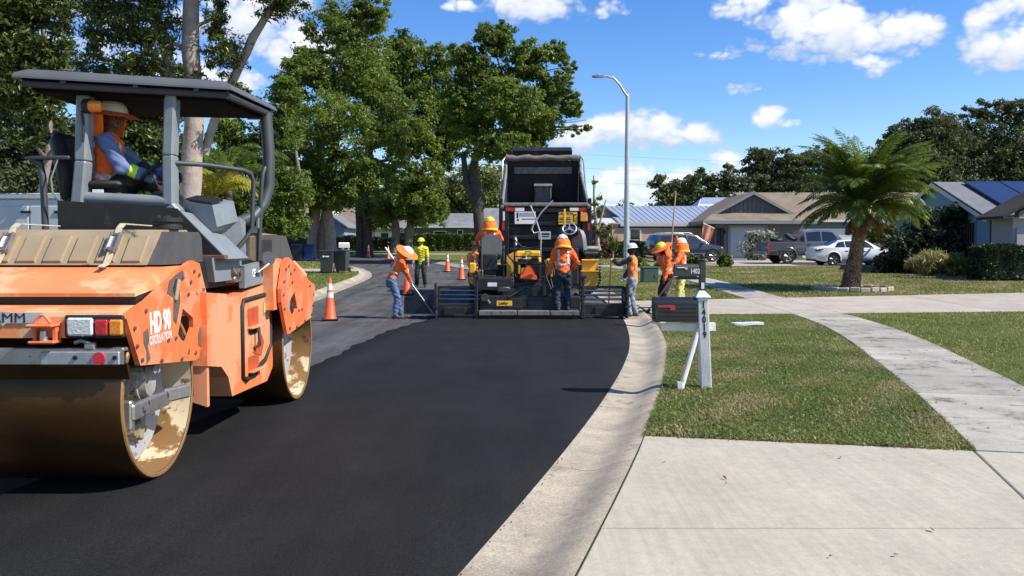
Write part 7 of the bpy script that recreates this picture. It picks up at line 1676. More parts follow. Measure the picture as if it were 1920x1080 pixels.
def tree(name, label, base, trunks, blobs, n, size, leaf, bark, group=None, seed=1, limbs=True, clump=.30, asp=.55, droop=0., shellp=.45, twigs=0, ny=None):
    """trunks: lists of (x, y, z, r); a limb grows from the nearest trunk point towards every blob"""
    x, y = base; z = h(min(y, 120))
    t = thing(name, label, 'tree', (x, y, z), 0, group); O = np.array([x, y, z])
    mb = MB(); pts = []
    for tr_ in trunks:
        p = [Vector((a-x, b-y, c-z)) for a, b, c, r_ in tr_]; rs = [q[3] for q in tr_]
        # smooth the polyline
        P2 = [p[0]]; R2_ = [rs[0]*1.35]
        for i in range(len(p)-1):
            for k in (1, 2, 3): P2.append(p[i].lerp(p[i+1], k/3)+Vector((math.sin(i*3+k+seed), math.cos(i*2+k*1.7+seed), 0))*rs[i]*.18); R2_.append((rs[i]+(rs[i+1]-rs[i])*k/3)*(1+.05*math.sin(i*7+k*2.3)))
        mb.tube(P2, R2_, 14); pts += list(zip(P2, R2_))
    if limbs:
        for i, b in enumerate(blobs):
            c = Vector((b[0]-x, b[1]-y, b[2]-z)); cand = [(q, r_) for q, r_ in pts if q.z < c.z-.15*b[5]] or pts[-2:]
            q, r_ = min(cand, key=lambda s: (s[0]-c).length+.3*abs(s[0].z-c.z)); r0 = min(r_*.55, .05+.018*(c-q).length)
            lp_ = limb(mb, q, c, r0, r0*.3, seed*31+i)
            rr = random.Random(seed*7+i)
            for k in range(3+twigs):
                a = lp_[rr.randint(2, 6)]; e = c+Vector((rr.uniform(-1, 1)*b[3], rr.uniform(-1, 1)*b[4], rr.uniform(-.5, 1)*b[5]))*.9
                limb(mb, a, e, r0*.32, r0*.10, seed*77+i*5+k, 4, .15, 6)
    mb.build('trunk', bark, t, 60)
    V, F = leaf_cloud(blobs, n, size, clump, seed=seed*13+5, asp=asp, droop=droop, shellp=shellp); V = V-O
    npmesh('crown', V, F, leaf, t)
    return t
def bl(D, *q):
    """crown lobes at depth D: each (px, py, rx, ry[, dy]) measured on the photograph's grid, turned into metres"""
    out = []
    for e in q:
        d = D+(e[4] if len(e) > 4 else 0); s = d/1550
        out.append(((e[0]-960)*s, d, 1.65-(e[1]-465)*s, e[2]*s, max(e[2], e[3])*s*.9, e[3]*s))
    return out
def tp_(D, *q):
    s = D/1550; return [((a-960)*s, D, 1.65-(b-465)*s, r*s) for a, b, r in q]

tree('oak_tree', 'tall broad oak with clustered pale trunks beyond the grey bins', (-13.0, 55), [tp_(55, (585, 486, 10), (588, 430, 9), (596, 340, 10), (610, 230, 8), (650, 110, 5)), tp_(55.3, (606, 486, 9), (607, 430, 8), (622, 330, 10), (640, 220, 8), (690, 90, 4)), tp_(54.6, (625, 487, 11), (621, 440, 10), (604, 350, 9), (570, 240, 6))],
    bl(55, (640, 60, 60, 52), (700, 28, 40, 42), (590, 140, 52, 50, -1), (670, 150, 72, 60), (548, 210, 42, 42), (625, 240, 80, 58, -3), (720, 220, 58, 66), (590, 330, 66, 50, -2), (670, 330, 66, 52, -2), (730, 320, 44, 44), (545, 320, 46, 52), (620, 372, 66, 24, -2), (680, 95, 60, 50, 2), (560, 395, 40, 30)), 88000, .112, L_oak, M_barkp, None, 3, clump=.17)
tree('oak_tree', 'dark trunked oak in the middle of the tree row at the bend', (-11.2, 64), [tp_(64, (690, 484, 9), (688, 420, 9), (682, 340, 8), (700, 250, 8), (760, 150, 5)), tp_(64, (676, 484, 7), (674, 420, 7), (672, 350, 5))],
    bl(64, (772, 120, 46, 46), (810, 190, 56, 60), (760, 245, 66, 56, -2), (822, 280, 42, 50), (778, 345, 56, 46, -2), (735, 160, 50, 60), (832, 120, 38, 32), (800, 395, 42, 36), (715, 400, 46, 32), (750, 90, 34, 30), (860, 250, 36, 50)), 66000, .125, L_oak, M_barkd, None, 5, clump=.18)
tree('oak_tree', 'spreading oak with a leaning dark trunk left of the dump truck', (-1.85, 52), [tp_(52, (905, 480, 12), (902, 430, 11), (893, 370, 10), (888, 320, 8), (905, 250, 7), (940, 150, 4)), tp_(52, (898, 410, 7), (876, 340, 6), (868, 290, 5))],
    bl(52, (930, 82, 42, 34), (985, 120, 46, 40), (1032, 104, 30, 22), (900, 150, 46, 44), (955, 195, 66, 46, -2), (1042, 165, 36, 32), (1005, 232, 54, 34), (1072, 205, 26, 26), (1092, 238, 20, 14), (1078, 245, 16, 12), (880, 232, 48, 44), (940, 275, 62, 30, -2), (855, 185, 36, 42), (1020, 200, 40, 40, 2), (1000, 270, 40, 22), (870, 110, 34, 30), (1060, 130, 20, 20)), 84000, .108, L_oak, M_barkd, None, 8, clump=.17)
tree('oak_tree', 'slim pale trunked oak between the yellow house and the hedge', (-9.3, 72), [tp_(72, (768, 482, 9), (768, 440, 8), (772, 390, 6)), tp_(72, (742, 482, 9), (744, 440, 8), (736, 390, 6))], bl(72, (760, 380, 50, 32), (725, 395, 36, 26), (800, 400, 34, 26), (700, 380, 40, 30)), 14000, .20, L_oakd, M_bark, None, 9)
tree('oak_tree', 'yellowish trees rising behind the grey house roof', (-4, 112), [tp_(112, (880, 470, 8), (880, 400, 5)), tp_(112, (960, 470, 8), (960, 400, 5))], bl(112, (830, 370, 40, 34), (870, 350, 44, 40), (925, 350, 50, 40), (985, 365, 44, 36), (840, 400, 40, 22), (900, 385, 60, 30)), 26000, .22, L_oak2, M_bark, None, 10)
tree('tall_tree', 'very tall tree with a thick pale trunk behind the roller roof', (-7.75, 20.3), [tp_(20.3, (361, 560, 21), (361, 470, 19), (363, 330, 19), (366, 180, 17), (369, 60, 15), (370, -120, 13), (375, -320, 9)), tp_(20.6, (385, 290, 8), (402, 240, 8), (440, 160, 8), (480, 75, 8), (520, 20, 6), (560, -60, 4)), tp_(22, (330, 180, 11), (318, 90, 11), (292, 0, 9), (285, -100, 6)), tp_(22, (330, 180, 5), (290, 100, 6), (240, 20, 5))],
    bl(20.3, (215, 60, 62, 50), (290, 70, 60, 64), (262, 130, 60, 40), (190, 120, 45, 40), (430, 110, 38, 50), (455, 190, 34, 34), (415, 40, 26, 40), (520, 12, 60, 30), (590, -8, 44, 22), (330, -40, 90, 50), (180, -10, 60, 46), (360, 150, 34, 40), (300, 185, 60, 22), (460, -60, 90, 50), (250, -150, 160, 80), (420, -190, 160, 90), (560, -120, 90, 60), (250, 10, 50, 40)), 78000, .066, L_live, M_barkp, None, 12, clump=.26, asp=.36, droop=.7, twigs=2)
tree('leafy_tree', 'sunlit leafy tree filling the top left corner', (-13.2, 17.5), [tp_(17.5, (-140, 560, 18), (-120, 400, 16), (-80, 250, 12), (-20, 100, 8)), tp_(17.5, (60, 460, 7), (96, 300, 7), (102, 160, 6), (95, 60, 5))],
    bl(16.5, (30, 60, 60, 55), (105, 110, 46, 52), (20, 170, 60, 46), (92, 205, 42, 36), (60, 260, 40, 26), (128, 40, 34, 46), (-80, 110, 80, 130), (60, 0, 60, 40), (120, 245, 20, 26), (-10, -60, 90, 60), (30, 110, 60, 46)), 46000, .062, L_live, M_bark, None, 14, clump=.26, asp=.42, droop=.4)
tree('oak_tree', 'hazy olive oak behind the trailer at left', (-26, 46), [tp_(46, (60, 480, 14), (62, 380, 12), (70, 280, 8)), tp_(46, (170, 480, 12), (172, 390, 10), (165, 300, 7))], bl(46, (20, 280, 66, 60), (100, 260, 70, 66), (180, 290, 66, 60), (60, 350, 90, 46), (160, 370, 90, 46), (-60, 300, 80, 90), (20, 200, 60, 40)), 46000, .12, L_far, M_bark, None, 16, clump=.26)
tree('oak_tree', 'dense dark oak behind the roller driver', (-17.8, 40), [tp_(40, (262, 500, 13), (262, 400, 11), (270, 280, 8))], bl(40, (250, 250, 66, 60), (310, 290, 56, 60), (290, 370, 80, 50), (220, 340, 56, 60), (300, 200, 50, 40), (240, 420, 90, 34), (330, 420, 60, 34)), 48000, .11, L_live, M_bark, None, 18, clump=.26)
tree('oak_tree', 'feathery oak between the roller roof and the oak cluster', (-13.4, 46), [tp_(46, (510, 485, 9), (512, 420, 8), (520, 330, 6), (535, 230, 4)), tp_(46, (575, 400, 4), (566, 340, 4), (556, 280, 3))], bl(46, (500, 330, 46, 48), (530, 250, 36, 46), (540, 180, 30, 36), (495, 410, 50, 36), (545, 360, 40, 46), (560, 130, 24, 26), (460, 380, 40, 50), (440, 300, 40, 36), (430, 250, 34, 30), (475, 265, 34, 34), (400, 310, 30, 36), (420, 360, 40, 36), (540, 420, 40, 30)), 52000, .105, L_oak, M_bark, None, 20, clump=.26)
tree('oak_tree', 'broad dark oak behind the palm and the blue house', (48, 82), [tp_(82, (1720, 480, 12), (1722, 400, 10), (1730, 330, 8))], bl(82, (1695, 262, 46, 34), (1740, 240, 50, 36), (1720, 310, 70, 46), (1665, 310, 36, 40), (1770, 290, 50, 50), (1680, 360, 60, 36), (1760, 350, 60, 40)), 44000, .165, L_far, M_bark, None, 22, clump=.18)
tree('oak_tree', 'tall dark oak above the solar panels at the right edge', (56, 84), [tp_(84, (1860, 480, 12), (1862, 400, 10), (1866, 320, 8))], bl(84, (1830, 215, 34, 26), (1870, 215, 36, 28), (1905, 215, 36, 34), (1800, 270, 50, 46), (1860, 280, 66, 50), (1920, 290, 60, 70), (1830, 340, 70, 46), (1900, 350, 70, 50), (1980, 270, 60, 80)), 52000, .165, L_far, M_bark, None, 24, clump=.18)
tree('gum_tree', 'thin leaved tree with bare pale branches above the metal roof', (19.5, 88), [tp_(88, (1300, 470, 7), (1300, 400, 6), (1290, 360, 4)), tp_(88, (1345, 470, 6), (1345, 400, 5), (1352, 350, 3))], bl(88, (1240, 345, 22, 20), (1275, 350, 30, 22), (1310, 335, 26, 18), (1350, 345, 30, 26), (1330, 370, 44, 18), (1265, 375, 40, 16), (1385, 350, 26, 26), (1370, 315, 16, 14)), 10500, .21, L_far, M_barkp, None, 26, clump=.3, twigs=4)
tree('oak_tree', 'rounded dark trees behind the tan shingle roof', (30, 92), [tp_(92, (1440, 470, 8), (1440, 400, 7), (1440, 350, 5)), tp_(92, (1520, 470, 8), (1520, 400, 6), (1520, 340, 4))], bl(92, (1425, 300, 30, 24), (1470, 312, 34, 28), (1510, 302, 30, 24), (1440, 345, 40, 28), (1500, 345, 46, 30), (1550, 300, 22, 20), (1570, 335, 36, 30), (1408, 335, 20, 30), (1620, 330, 46, 30)), 36000, .165, L_far, M_bark, None, 28, clump=.26)
tree('bare_tree', 'nearly bare slender tree right of the dump truck', (5.4, 50), [tp_(50, (1122, 470, 4), (1118, 430, 3.5), (1114, 380, 2.5), (1112, 330, 1.2)), tp_(50, (1120, 440, 2.5), (1128, 400, 2), (1136, 375, 1))], bl(50, (1115, 345, 10, 12), (1120, 370, 14, 16), (1130, 392, 14, 16), (1116, 410, 16, 16), (1128, 430, 20, 18)), 900, .10, L_oak2, M_barkp, None, 30, twigs=3)
# spindly stems beside the roller
# far-off wood that closes the view
V, F = leaf_cloud([(-150+9*k+3*math.sin(k*3), 150+8*math.sin(k*1.7), 4.4+1.8*math.sin(k*2.1), 7, 6, 5.2+1.4*math.sin(k*1.3)) for k in range(40)], 40000, .48, .34, seed=99, shellp=.6)
tag(npmesh('far_wood', V, F, L_far), 'far-off line of trees closing the street behind the houses', 'trees', kind='stuff')
V, F = leaf_cloud([(-62+5.4*k, 88+4*math.sin(k*2.2), 4.0+.9*math.sin(k*1.9), 4, 4, 3.3) for k in range(8)], 17000, .28, .34, seed=98, shellp=.6)
tag(npmesh('shrub_belt', V, F, L_oakd), 'dark belt of trees and shrubs behind the left lawns', 'trees', kind='stuff')

# hedges and bushes
def hedge(name, label, c, d, n, size, leaf, cat='hedge', rz=0):
    t = thing(name, label, cat, (c[0], c[1], c[2]), rz)
    r = np.random.default_rng(int(abs(c[0])*100)+n)
    P = (r.random((n, 3))-.5); a = r.integers(0, 5, n)      # leaves lie in a thin coat on the clipped faces
    for k, (ax, s) in enumerate(((0, -1), (0, 1), (1, -1), (1, 1), (2, 1))): P[a == k, ax] = s*(.5-r.random((a == k).sum())*.06)
    P *= np.array(d); P[:, 2] += d[2]/2
    P += .05*np.sin(P[:, [1, 2, 0]]*3.1)+.03*np.sin(P[:, [2, 0, 1]]*7.3)
    nn = r.normal(size=(n, 3)); nn /= np.linalg.norm(nn, axis=1)[:, None]; tt = np.cross(nn, r.normal(size=(n, 3))); tt /= np.linalg.norm(tt, axis=1)[:, None]; bb = np.cross(nn, tt)
    s = (size*(.6+.8*r.random(n)))[:, None]
    Vv = np.stack([P-tt*s, P+bb*s*.55, P+tt*s, P-bb*s*.55], 1).reshape(-1, 3); npmesh('foliage', Vv, np.arange(n*4).reshape(-1, 4), leaf, t)
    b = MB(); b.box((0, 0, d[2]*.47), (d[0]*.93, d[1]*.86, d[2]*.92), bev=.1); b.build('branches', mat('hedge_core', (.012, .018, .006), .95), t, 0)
    return t
hedge('hedge', 'long clipped green hedge before the grey house', (-6.3, 78, 1.30), (6.6, 1.4, 1.65), 15000, .085, L_hedge)
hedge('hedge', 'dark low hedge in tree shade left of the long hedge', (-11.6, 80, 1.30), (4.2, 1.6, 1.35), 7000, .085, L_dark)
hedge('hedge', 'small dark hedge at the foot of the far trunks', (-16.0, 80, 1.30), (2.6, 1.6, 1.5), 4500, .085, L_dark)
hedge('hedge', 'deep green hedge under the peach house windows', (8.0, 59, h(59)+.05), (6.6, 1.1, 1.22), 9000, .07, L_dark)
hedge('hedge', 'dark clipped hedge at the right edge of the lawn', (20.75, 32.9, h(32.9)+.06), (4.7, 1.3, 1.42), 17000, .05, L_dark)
def bush(name, label, blobs, n, size, leaf, cat='bush', stems=True, asp=.55, seed=1, flat=.4, droop=0, clump=.4):
    x, y = blobs[0][0], blobs[0][1]; z = h(y)+LAWN
    t = thing(name, label, cat, (x, y, z)); O = np.array([x, y, z])
    V, F = leaf_cloud(blobs, n, size, clump, flat, seed, asp, .55, droop); npmesh('foliage', V-O, F, leaf, t)
    if stems:
        b = MB(); rr = random.Random(seed)
        for q in blobs:
            for k in range(4): limb(b, (rr.uniform(-.1, .1), rr.uniform(-.1, .1), -.1), (q[0]-x+rr.uniform(-.4, .4)*q[3], q[1]-y+rr.uniform(-.3, .3)*q[4], q[2]-z+rr.uniform(-.2, .5)*q[5]), .03, .008, seed+k, 4, .1, 5)
        b.build('stems', M_barkd, t, 60)
    return t
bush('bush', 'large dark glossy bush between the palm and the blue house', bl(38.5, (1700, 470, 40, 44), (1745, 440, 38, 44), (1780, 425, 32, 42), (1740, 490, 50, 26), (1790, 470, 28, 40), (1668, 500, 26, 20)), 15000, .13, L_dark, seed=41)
bush('bush', 'broad leaved green shrub behind the white car', bl(49.5, (1660, 425, 28, 24), (1700, 420, 34, 26), (1640, 440, 18, 20)), 4500, .17, L_oak, seed=42)
bush('ornamental_grass', 'pale yellow fountain grass beside the dark bush', bl(35.0, (1742, 490, 24, 18), (1725, 495, 20, 14), (1765, 485, 16, 14)), 2600, .20, L_yel, 'grass clump', True, .10, 43, .1, 1.0)
bush('bush', 'small light green shrub at the foot of the blue wall', bl(35.0, (1785, 492, 22, 20), (1760, 500, 20, 14), (1805, 498, 12, 16)), 2600, .075, L_oak2, seed=44)
bush('bush', 'pale variegated bush beside the grey garage door', bl(54.5, (1420, 462, 22, 24), (1415, 445, 18, 12), (1432, 450, 14, 18), (1425, 482, 22, 10)), 5200, .10, L_var, seed=45)
for k, (px, py, lab) in enumerate(((1205, 495, 'small green shrub nearest the green utility box'), (1300, 490, 'small green shrub under the front of the parked sport utility car'), (1357, 488, 'small green shrub beside the sport utility front wheel'), (1240, 495, 'small green shrub behind the yellow hatted worker'))):
    bush('shrub', lab, bl(44.5, (px, py, 15, 11), (px+8, py+4, 12, 8), (px-8, py+5, 10, 7)), 1100, .09, L_oak, seed=50+k)
bush('bush', 'reddish brown shrub by the porch of the peach house', bl(57, (1124, 460, 16, 22), (1130, 440, 12, 16)), 1500, .09, leafmat('red_brown_leaves', (.06, .035, .02), (.16, .09, .05)), seed=60)

# fronds
def frond(Vs, Fs, base, az, el0, L_, bend, nl, ll, r, width=.02, side=0.0, flat=.0):
    """arching rachis with leaflets on both sides"""
    n = 12; pts = []; d_el = el0; p = np.array(base, float); hd = np.array([math.cos(az), math.sin(az), 0.]); sdv = np.array([-math.sin(az), math.cos(az), 0.])
    step = L_/n; T = []
    for i in range(n+1):
        pts.append(p.copy()); e = el0-bend*(i/n)**1.5; t = hd*math.cos(e)+np.array([0, 0, math.sin(e)])+sdv*side*(i/n); t /= np.linalg.norm(t); T.append(t); p = p+t*step
    pts = np.array(pts); T = np.array(T)
    o = len(Vs[0]) if False else None
    for i in range(n):      # rachis as a thin three sided strip
        a, b = pts[i], pts[i+1]; w0 = .022*(1-i/n)+.005; w1 = .022*(1-(i+1)/n)+.005; up = np.cross(T[i], sdv)
        Vs.append([a-sdv*w0, a+sdv*w0, b+sdv*w1, b-sdv*w1]); Fs.append(0)
        Vs.append([a-up*w0, a+up*w0, b+up*w1, b-up*w1]); Fs.append(0)
    for s in (-1, 1):
        for k in range(nl):
            f = .10+.90*k/nl; x = f*n; i = min(int(x), n-1); q = pts[i]+(pts[i+1]-pts[i])*(x-i); t = T[i]; up = np.cross(t, sdv)
            l = ll*math.sin(math.pi*min(1, .18+f*.86))**.6*(.9+.2*r.random()); a = R(52)-f*R(18)
            dv = t*math.cos(a)+sdv*s*math.sin(a)-up*(flat)+np.array([0, 0, -.10]); dv += r.normal(size=3)*.05; dv /= np.linalg.norm(dv)
            w = np.cross(dv, up); w /= np.linalg.norm(w)+1e-9; m = q+dv*l*.5; tip = q+dv*l+np.array([0, 0, -.16*l]); ww = width
            Vs.append([q, m+w*ww, tip, m-w*ww]); Fs.append(1)
def fronds_mesh(name, Vs, mats, parent):
    V = np.array(Vs).reshape(-1, 3); return npmesh(name, V, np.arange(len(V)).reshape(-1, 4), mats, parent)
PB = Vector((11.36, 27.75, h(27.75)+LAWN)); r = np.random.default_rng(5)
pt = thing('cycad_palm', 'tall feathery palm with thick scaly trunk in the bed on the right lawn', 'palm', PB)
b = MB(); ax = [(0, 0, -.1), (.06, 0, .5), (.15, 0, 1.0), (.24, 0, 1.6), (.32, 0, 2.2), (.38, 0, 2.75)]; ra = [.31, .26, .22, .195, .18, .17]
b.tube(ax, ra, 18); b.build('trunk', mat('palm_trunk', (.16, .115, .075), .95, 0, .4, 14, 1, 25, [((.05, .038, .03), 12, .53)]), pt, 60)
# leaf-base scales cover the trunk
b = MB(); rr = random.Random(2)
for i in range(52):
    z = .0+2.7*i/52; cx_ = np.interp(z, [a[2] for a in ax], [a[0] for a in ax]); rd = np.interp(z, [a[2] for a in ax], ra)
    for k in range(15):
        a = 2*math.pi*(k+.5*(i % 2))/15+rr.uniform(-.06, .06); u = Vector((math.cos(a), math.sin(a), 0)); s = Vector((-u.y, u.x, 0)); p = Vector((cx_, 0, z))+u*(rd-.01)
        b.add([p-s*.05, p+s*.05, p+u*(.035+.02*rr.random())+Vector((0, 0, .05))+s*.025, p+u*(.035+.02*rr.random())+Vector((0, 0, .05))-s*.025, p+Vector((0, 0, .075))], [(0, 1, 2, 3), (3, 2, 4), (0, 3, 4), (1, 4, 2)])
sc_ = b.build('trunk_scale', mat('palm_scale', (.30, .215, .13), .95, 0, .45, 9, .5, 40, [((.07, .05, .035), 7, .54)]), pt, 0); sc_['kind'] = 'stuff'
top = (.40, 0, 2.80); Vs = []; Fs = []
for k in range(40): frond(Vs, Fs, (top[0]+r.normal()*.08, r.normal()*.08, 2.78), r.random()*6.283, R(58+26*r.random()), 2.75+.7*r.random(), R(50+40*r.random()), 46, .52, r, .022, r.normal()*.15, .1)
for k in range(52): frond(Vs, Fs, (top[0]+r.normal()*.08, r.normal()*.08, 2.76), r.random()*6.283, R(42+26*r.random()), 2.5+.8*r.random(), R(60+50*r.random()), 44, .52, r, .022, r.normal()*.2, .1)
for k in range(40): frond(Vs, Fs, (top[0]+r.normal()*.1, r.normal()*.1, 2.70), k*2.4+r.normal()*.2, R(8+26*r.random()), 2.1+.5*r.random(), R(62+40*r.random()), 42, .48, r, .022, r.normal()*.15, .12)
fronds_mesh('crown', Vs, L_palm, pt)
Vs = []; Fs = []
for k in range(16): frond(Vs, Fs, (top[0]+r.normal()*.1, r.normal()*.1, 2.62), k*1.9+r.normal()*.2, R(-12-25*r.random()), .7+.5*r.random(), R(70), 26, .34, r, .018, r.normal()*.2, .15)
fronds_mesh('dead_fronds', Vs, L_dead, pt)
# ring of edging stones and red mulch
bd = thing('palm_bed', 'ring of pale edging stones with red mulch round the palm', 'flower bed', (11.35, 27.6, h(27.6)+LAWN-.02))
b = MB(); nn = 28
b.add([(0, 0, .13)]+[(1.18*math.cos(a), 1.0*math.sin(a), .075+.015*math.sin(a*7)) for a in np.linspace(0, 2*math.pi, nn+1)[:-1]], [(0, 1+i, 1+(i+1) % nn) for i in range(nn)])
b.build('mulch', mat('red_mulch', (.20, .075, .035), .95, 0, .4, 30, 1, 60, [((.09, .04, .025), 22, .55)]), bd, 0)
M_edge = mat('edging_stone', (.42, .37, .30), .9, 0, .15, 8, .3, 40, None, .3, 0, .15); base_st = None
for k in range(24):
    a = 2*math.pi*k/24
    if base_st is None: b = MB(); b.box((0, 0, .05), (.30, .13, .15), bev=.02); base_st = b.build('stone', M_edge, bd, 20); o = base_st
    else: o = base_st.copy(); col.objects.link(o)
    o.location = (1.24*math.cos(a), 1.05*math.sin(a), .02+.012*math.sin(k*2.7)); o.rotation_euler = (R(3*math.sin(k*1.3)), R(2*math.sin(k*2.2)), a+math.pi/2+R(4*math.sin(k*3.1)))
# row of small edging pales before the bushes
eg = thing('lawn_edging', 'low scalloped edging along the foot of the bushes', 'edging', (16.0, 33.9, h(33.9)+LAWN-.02)); o0 = None
for k in range(26):
    if o0 is None: b = MB(); b.box((0, 0, .06), (.14, .04, .14), bev=.012); o0 = b.build('pale', mat('edging_brown', (.16, .12, .09), .9, 0, .2, 9), eg, 0); o = o0
    else: o = o0.copy(); col.objects.link(o)
    o.location = (.16*k, -.012*k, .0)
# feather palms behind the roller, one with yellowing fronds
def feather(name, label, x, y, ztop, n, L_, leaf, seed, rad=.16, up=35):
    r = np.random.default_rng(seed); z = h(y)+LAWN; t = thing(name, label, 'palm', (x, y, z))
    b = MB(); b.tube([(0, 0, -.1), (.05, 0, (ztop-z)*.5), (0, 0, ztop-z)], [rad*1.2, rad, rad*.85], 10); b.build('trunk', M_bark, t, 60); Vs = []; Fs = []
    for k in range(n): frond(Vs, Fs, (0, 0, ztop-z), k*2.4+r.normal()*.2, R(up+45*r.random()), L_*(.8+.4*r.random()), R(105+35*r.random()), 30, .50, r, .02, r.normal()*.1, .3)
    fronds_mesh('crown', Vs, leaf, t)
feather('feather_palm', 'drooping green palm beside the thick pale trunk', -9.6, 28, 4.0, 16, 2.5, L_palm, 71)
feather('feather_palm', 'palm with yellowing drooping fronds behind the roller rail', -9.75, 27.2, 3.35, 15, 2.2, L_palmy, 72, .1)
feather('feather_palm', 'short palm with arching fronds left of the grey panel', -11.2, 29, 3.2, 12, 2.2, L_palm, 73)
feather('fan_palm', 'distant cabbage palm behind the metal roof', 10.4, 84, 4.6, 26, 1.9, L_palmy, 74, .25, 10)
def spiky(label, x, y, n, L_):
    r = np.random.default_rng(9); z = h(y)+LAWN; t = thing('yucca_plant', label, 'plant', (x, y, z)); Vs = []
    for k in range(n):
        a = r.random()*6.283; e = R(5+75*r.random()); d = np.array([math.cos(a)*math.cos(e), math.sin(a)*math.cos(e), math.sin(e)]); s = np.array([-math.sin(a), math.cos(a), 0])*.045; b0 = np.array([r.normal()*.12, r.normal()*.12, .5+.5*r.random()]); l = L_*(.7+.5*r.random())
        Vs.append([b0-s, b0+s, b0+d*l*.6+s*.8, b0+d*l*.6-s*.8]); Vs.append([b0+d*l*.6-s*.8, b0+d*l*.6+s*.8, b0+d*l+np.array([0, 0, -.12*l]), b0+d*l+np.array([0, 0, -.12*l])+s*.05])
    fronds_mesh('leaves', Vs, L_hedge, t); b = MB(); b.tube([(0, 0, -.1), (0, 0, 1.0)], .1, 8); b.build('stem', M_bark, t, 60)
spiky('spiky yucca plant before the peach house window', 7.0, 57.6, 90, 1.15)

# ------------------------------------------------------------------ lawn grass: real blades, longer and sparser with distance
L_grass = leafmat('grass_blades', (.078, .124, .018), (.225, .245, .060), .32, .55, 1.1)
L_grassd = leafmat('straw_blades', (.26, .215, .09), (.42, .35, .17), .2, .8, 2.)
def blades(name, label, X, Y, ln, wd, seed, mats=(L_grass, L_grassd), straw=.22, top=LAWN-.015, fine=False):
    r = np.random.default_rng(seed); m = len(X); Z = H(Y)+top
    a = r.random(m)*6.283; lean_ = .25+.75*r.random(m); l = ln*(.45+.9*r.random(m)); d = np.stack([np.cos(a)*lean_, np.sin(a)*lean_, np.ones(m)*.8], 1); d /= np.linalg.norm(d, axis=1)[:, None]
    b2 = a+1.57+r.normal(size=m)*.5; s = np.stack([np.cos(b2), np.sin(b2), 0*a], 1)*(wd*(.6+.8*r.random(m)))[:, None]
    P = np.stack([X, Y, Z], 1); mid = P+d*(l*.6)[:, None]; tip = P+d*l[:, None]+np.stack([np.cos(a)*l*.25, np.sin(a)*l*.25, -l*.22], 1)
    if not fine:
        V = np.stack([P-s*1.35, P+s*1.35, tip], 1).reshape(-1, 3); pat = np.sin(X*1.1+Y*.6)*np.sin(Y*.9-X*.5)+.6*np.sin(X*2.6-Y*2.3)+r.normal(size=m)*.9
        return tag(npmesh(name, V, np.arange(m*3).reshape(-1, 3), list(mats), None, False, (pat > np.quantile(pat, 1-straw)).astype(int)), label, 'grass', kind='stuff')
    V = np.stack([P-s, P+s, mid+s*.8, mid-s*.8, tip], 1).reshape(-1, 3); i = np.arange(m)*5
    F = np.concatenate([np.stack([i, i+1, i+2], 1), np.stack([i, i+2, i+3], 1), np.stack([i+3, i+2, i+4], 1)])
    # straw shows in patches as it does in the photographed lawn
    pat = np.sin(X*2.3+Y*1.1)*np.sin(Y*1.9-X*.8)+.6*np.sin(X*5.1-Y*4.3)+r.normal(size=m)*.8
    mi = (pat > np.quantile(pat, 1-straw)).astype(int); MI = np.concatenate([mi, mi, mi])
    return tag(npmesh(name, V, F, list(mats), None, False, MI), label, 'grass', kind='stuff')
def scatter(n, x0, x1, y0, y1, keep, seed):
    r = np.random.default_rng(seed); X = x0+(x1-x0)*r.random(n); Y = y0+(y1-y0)*r.random(n); k = keep(X, Y); return X[k], Y[k]
X, Y = scatter(310000, .8, 8, 6.0, 13, lambda X, Y: (X > xro(Y)-.012) & (X < swl(Y)+.03) & (Y > dedge(X)-.015), 1)
blades('verge_grass', 'green and straw coloured grass of the near verge round the white post', X, Y, .050, .0046, 1, fine=True)
X, Y = scatter(160000, 1.8, 8, 13, 19.6, lambda X, Y: (X > xro(Y)+.015) & (X < swl(Y)-.01) & (Y < near2(X)-.02), 2)
blades('verge_grass', 'far half of the near verge grass up to the second driveway', X, Y, .055, .0060, 2)
X, Y = scatter(200000, 4.9, 19, 8.6, 21.5, lambda X, Y: (X > swr(Y)+.01) & (Y < near2(X)-.02), 3)
blades('lawn_grass', 'front lawn grass right of the sidewalk', X, Y, .060, .0062, 3, straw=.10)
X, Y = scatter(215000, 6, 27, 22.5, 45.5, lambda X, Y: (X > swr(Y)+.02) & (Y > far2(X)+.03) & (((X-11.35)/1.32)**2+((Y-27.6)/1.14)**2 > 1), 4)
blades('lawn_grass', 'wide lawn grass round the palm bed', X, Y, .085, .013, 4, straw=.36)
X, Y = scatter(60000, 1, 8, 22, 40, lambda X, Y: (X > xro(Y)+.02) & (X < swl(Y)-.02) & (Y > far2(X)+.03), 5)
blades('verge_grass', 'verge grass behind the workers on the kerb', X, Y, .075, .011, 5, straw=.30)
X, Y = scatter(70000, -16, -5, 16, 40, lambda X, Y: (X < xlo(Y)-.02), 6)
blades('lawn_grass', 'grass on the left lawn round the bins', X, Y, .09, .013, 6, straw=.12)
X, Y = scatter(60000, -18, 12, 42.8, 66, lambda X, Y: ((X < xlo(Y)-.02) | (X > np.maximum(xro(Y)+.05, swr(Y)+.05))), 7)
blades('lawn_grass', 'far lawn grass beyond the bend', X, Y, .12, .022, 7, straw=.3)
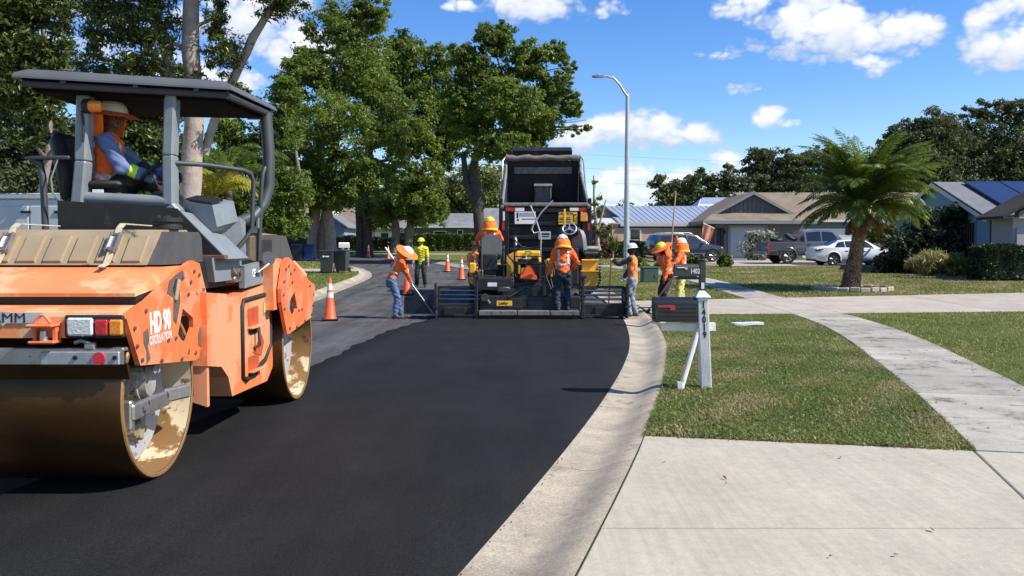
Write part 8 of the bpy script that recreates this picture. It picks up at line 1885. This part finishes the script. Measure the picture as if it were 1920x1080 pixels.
# broad-leaved weeds in patches through the verge
r_ = np.random.default_rng(21); cxw = 1.2+5*r_.random(150); cyw = 6.4+12*r_.random(150); q = np.repeat(np.arange(150), 70); X = cxw[q]+r_.normal(size=len(q))*.11; Y = cyw[q]+r_.normal(size=len(q))*.13
k = (X > xro(Y)+.01) & (X < swl(Y)) & (Y > dedge(X)) & (Y < near2(X)-.03); X, Y = X[k], Y[k]
blades('weeds', 'bright green broad leaved weeds in patches of the near verge', X, Y, .034, .0095, 22, (leafmat('weed_leaves', (.085, .15, .022), (.165, .24, .05), .3, .5, 2.), L_grassd), .03, LAWN+.004, True)
# dry leaves scattered over the verge and drive
rr = np.random.default_rng(8); n = 260; X = 1+7*rr.random(n); Y = 3.2+15*rr.random(n); k = (X > xro(Y)-.3); X, Y = X[k], Y[k]; m = len(X)
Z = H(Y)+np.where((Y < dedge(X)) | (X > swl(Y)), .10, .115); a = rr.random(m)*6.28; s = .010+.018*rr.random(m)
xe = 1.15+2.4*rr.random(190); X = np.concatenate([X, xe]); Y = np.concatenate([Y, dedge(xe)+.012+np.abs(rr.normal(size=190))*.022]); Z = np.concatenate([Z, np.full(190, .097)]); a = np.concatenate([a, rr.random(190)*6.28]); s = np.concatenate([s, .007+.013*rr.random(190)])
ins_ = (X > xro(Y)+.02); X, Y, Z, a, s = (q[ins_] for q in (X, Y, Z, a, s)); m = len(X); keepd = (Y > dedge(X)) | (rr.random(m) < .35); X, Y, Z, a, s = (q[keepd] for q in (X, Y, Z, a, s)); m = len(X)
P = np.stack([X, Y, Z], 1); u = np.stack([np.cos(a), np.sin(a), .2*rr.normal(size=m)], 1)*s[:, None]; w = np.stack([-np.sin(a), np.cos(a), .3*rr.normal(size=m)], 1)*(s*.5)[:, None]
tag(npmesh('fallen_leaves', np.stack([P-u, P+w+[0, 0, .006], P+u, P-w+[0, 0, .006]], 1).reshape(-1, 3), np.arange(m*4).reshape(-1, 4), L_dead), 'dry leaves scattered on the verge and driveway', 'leaves', kind='stuff')
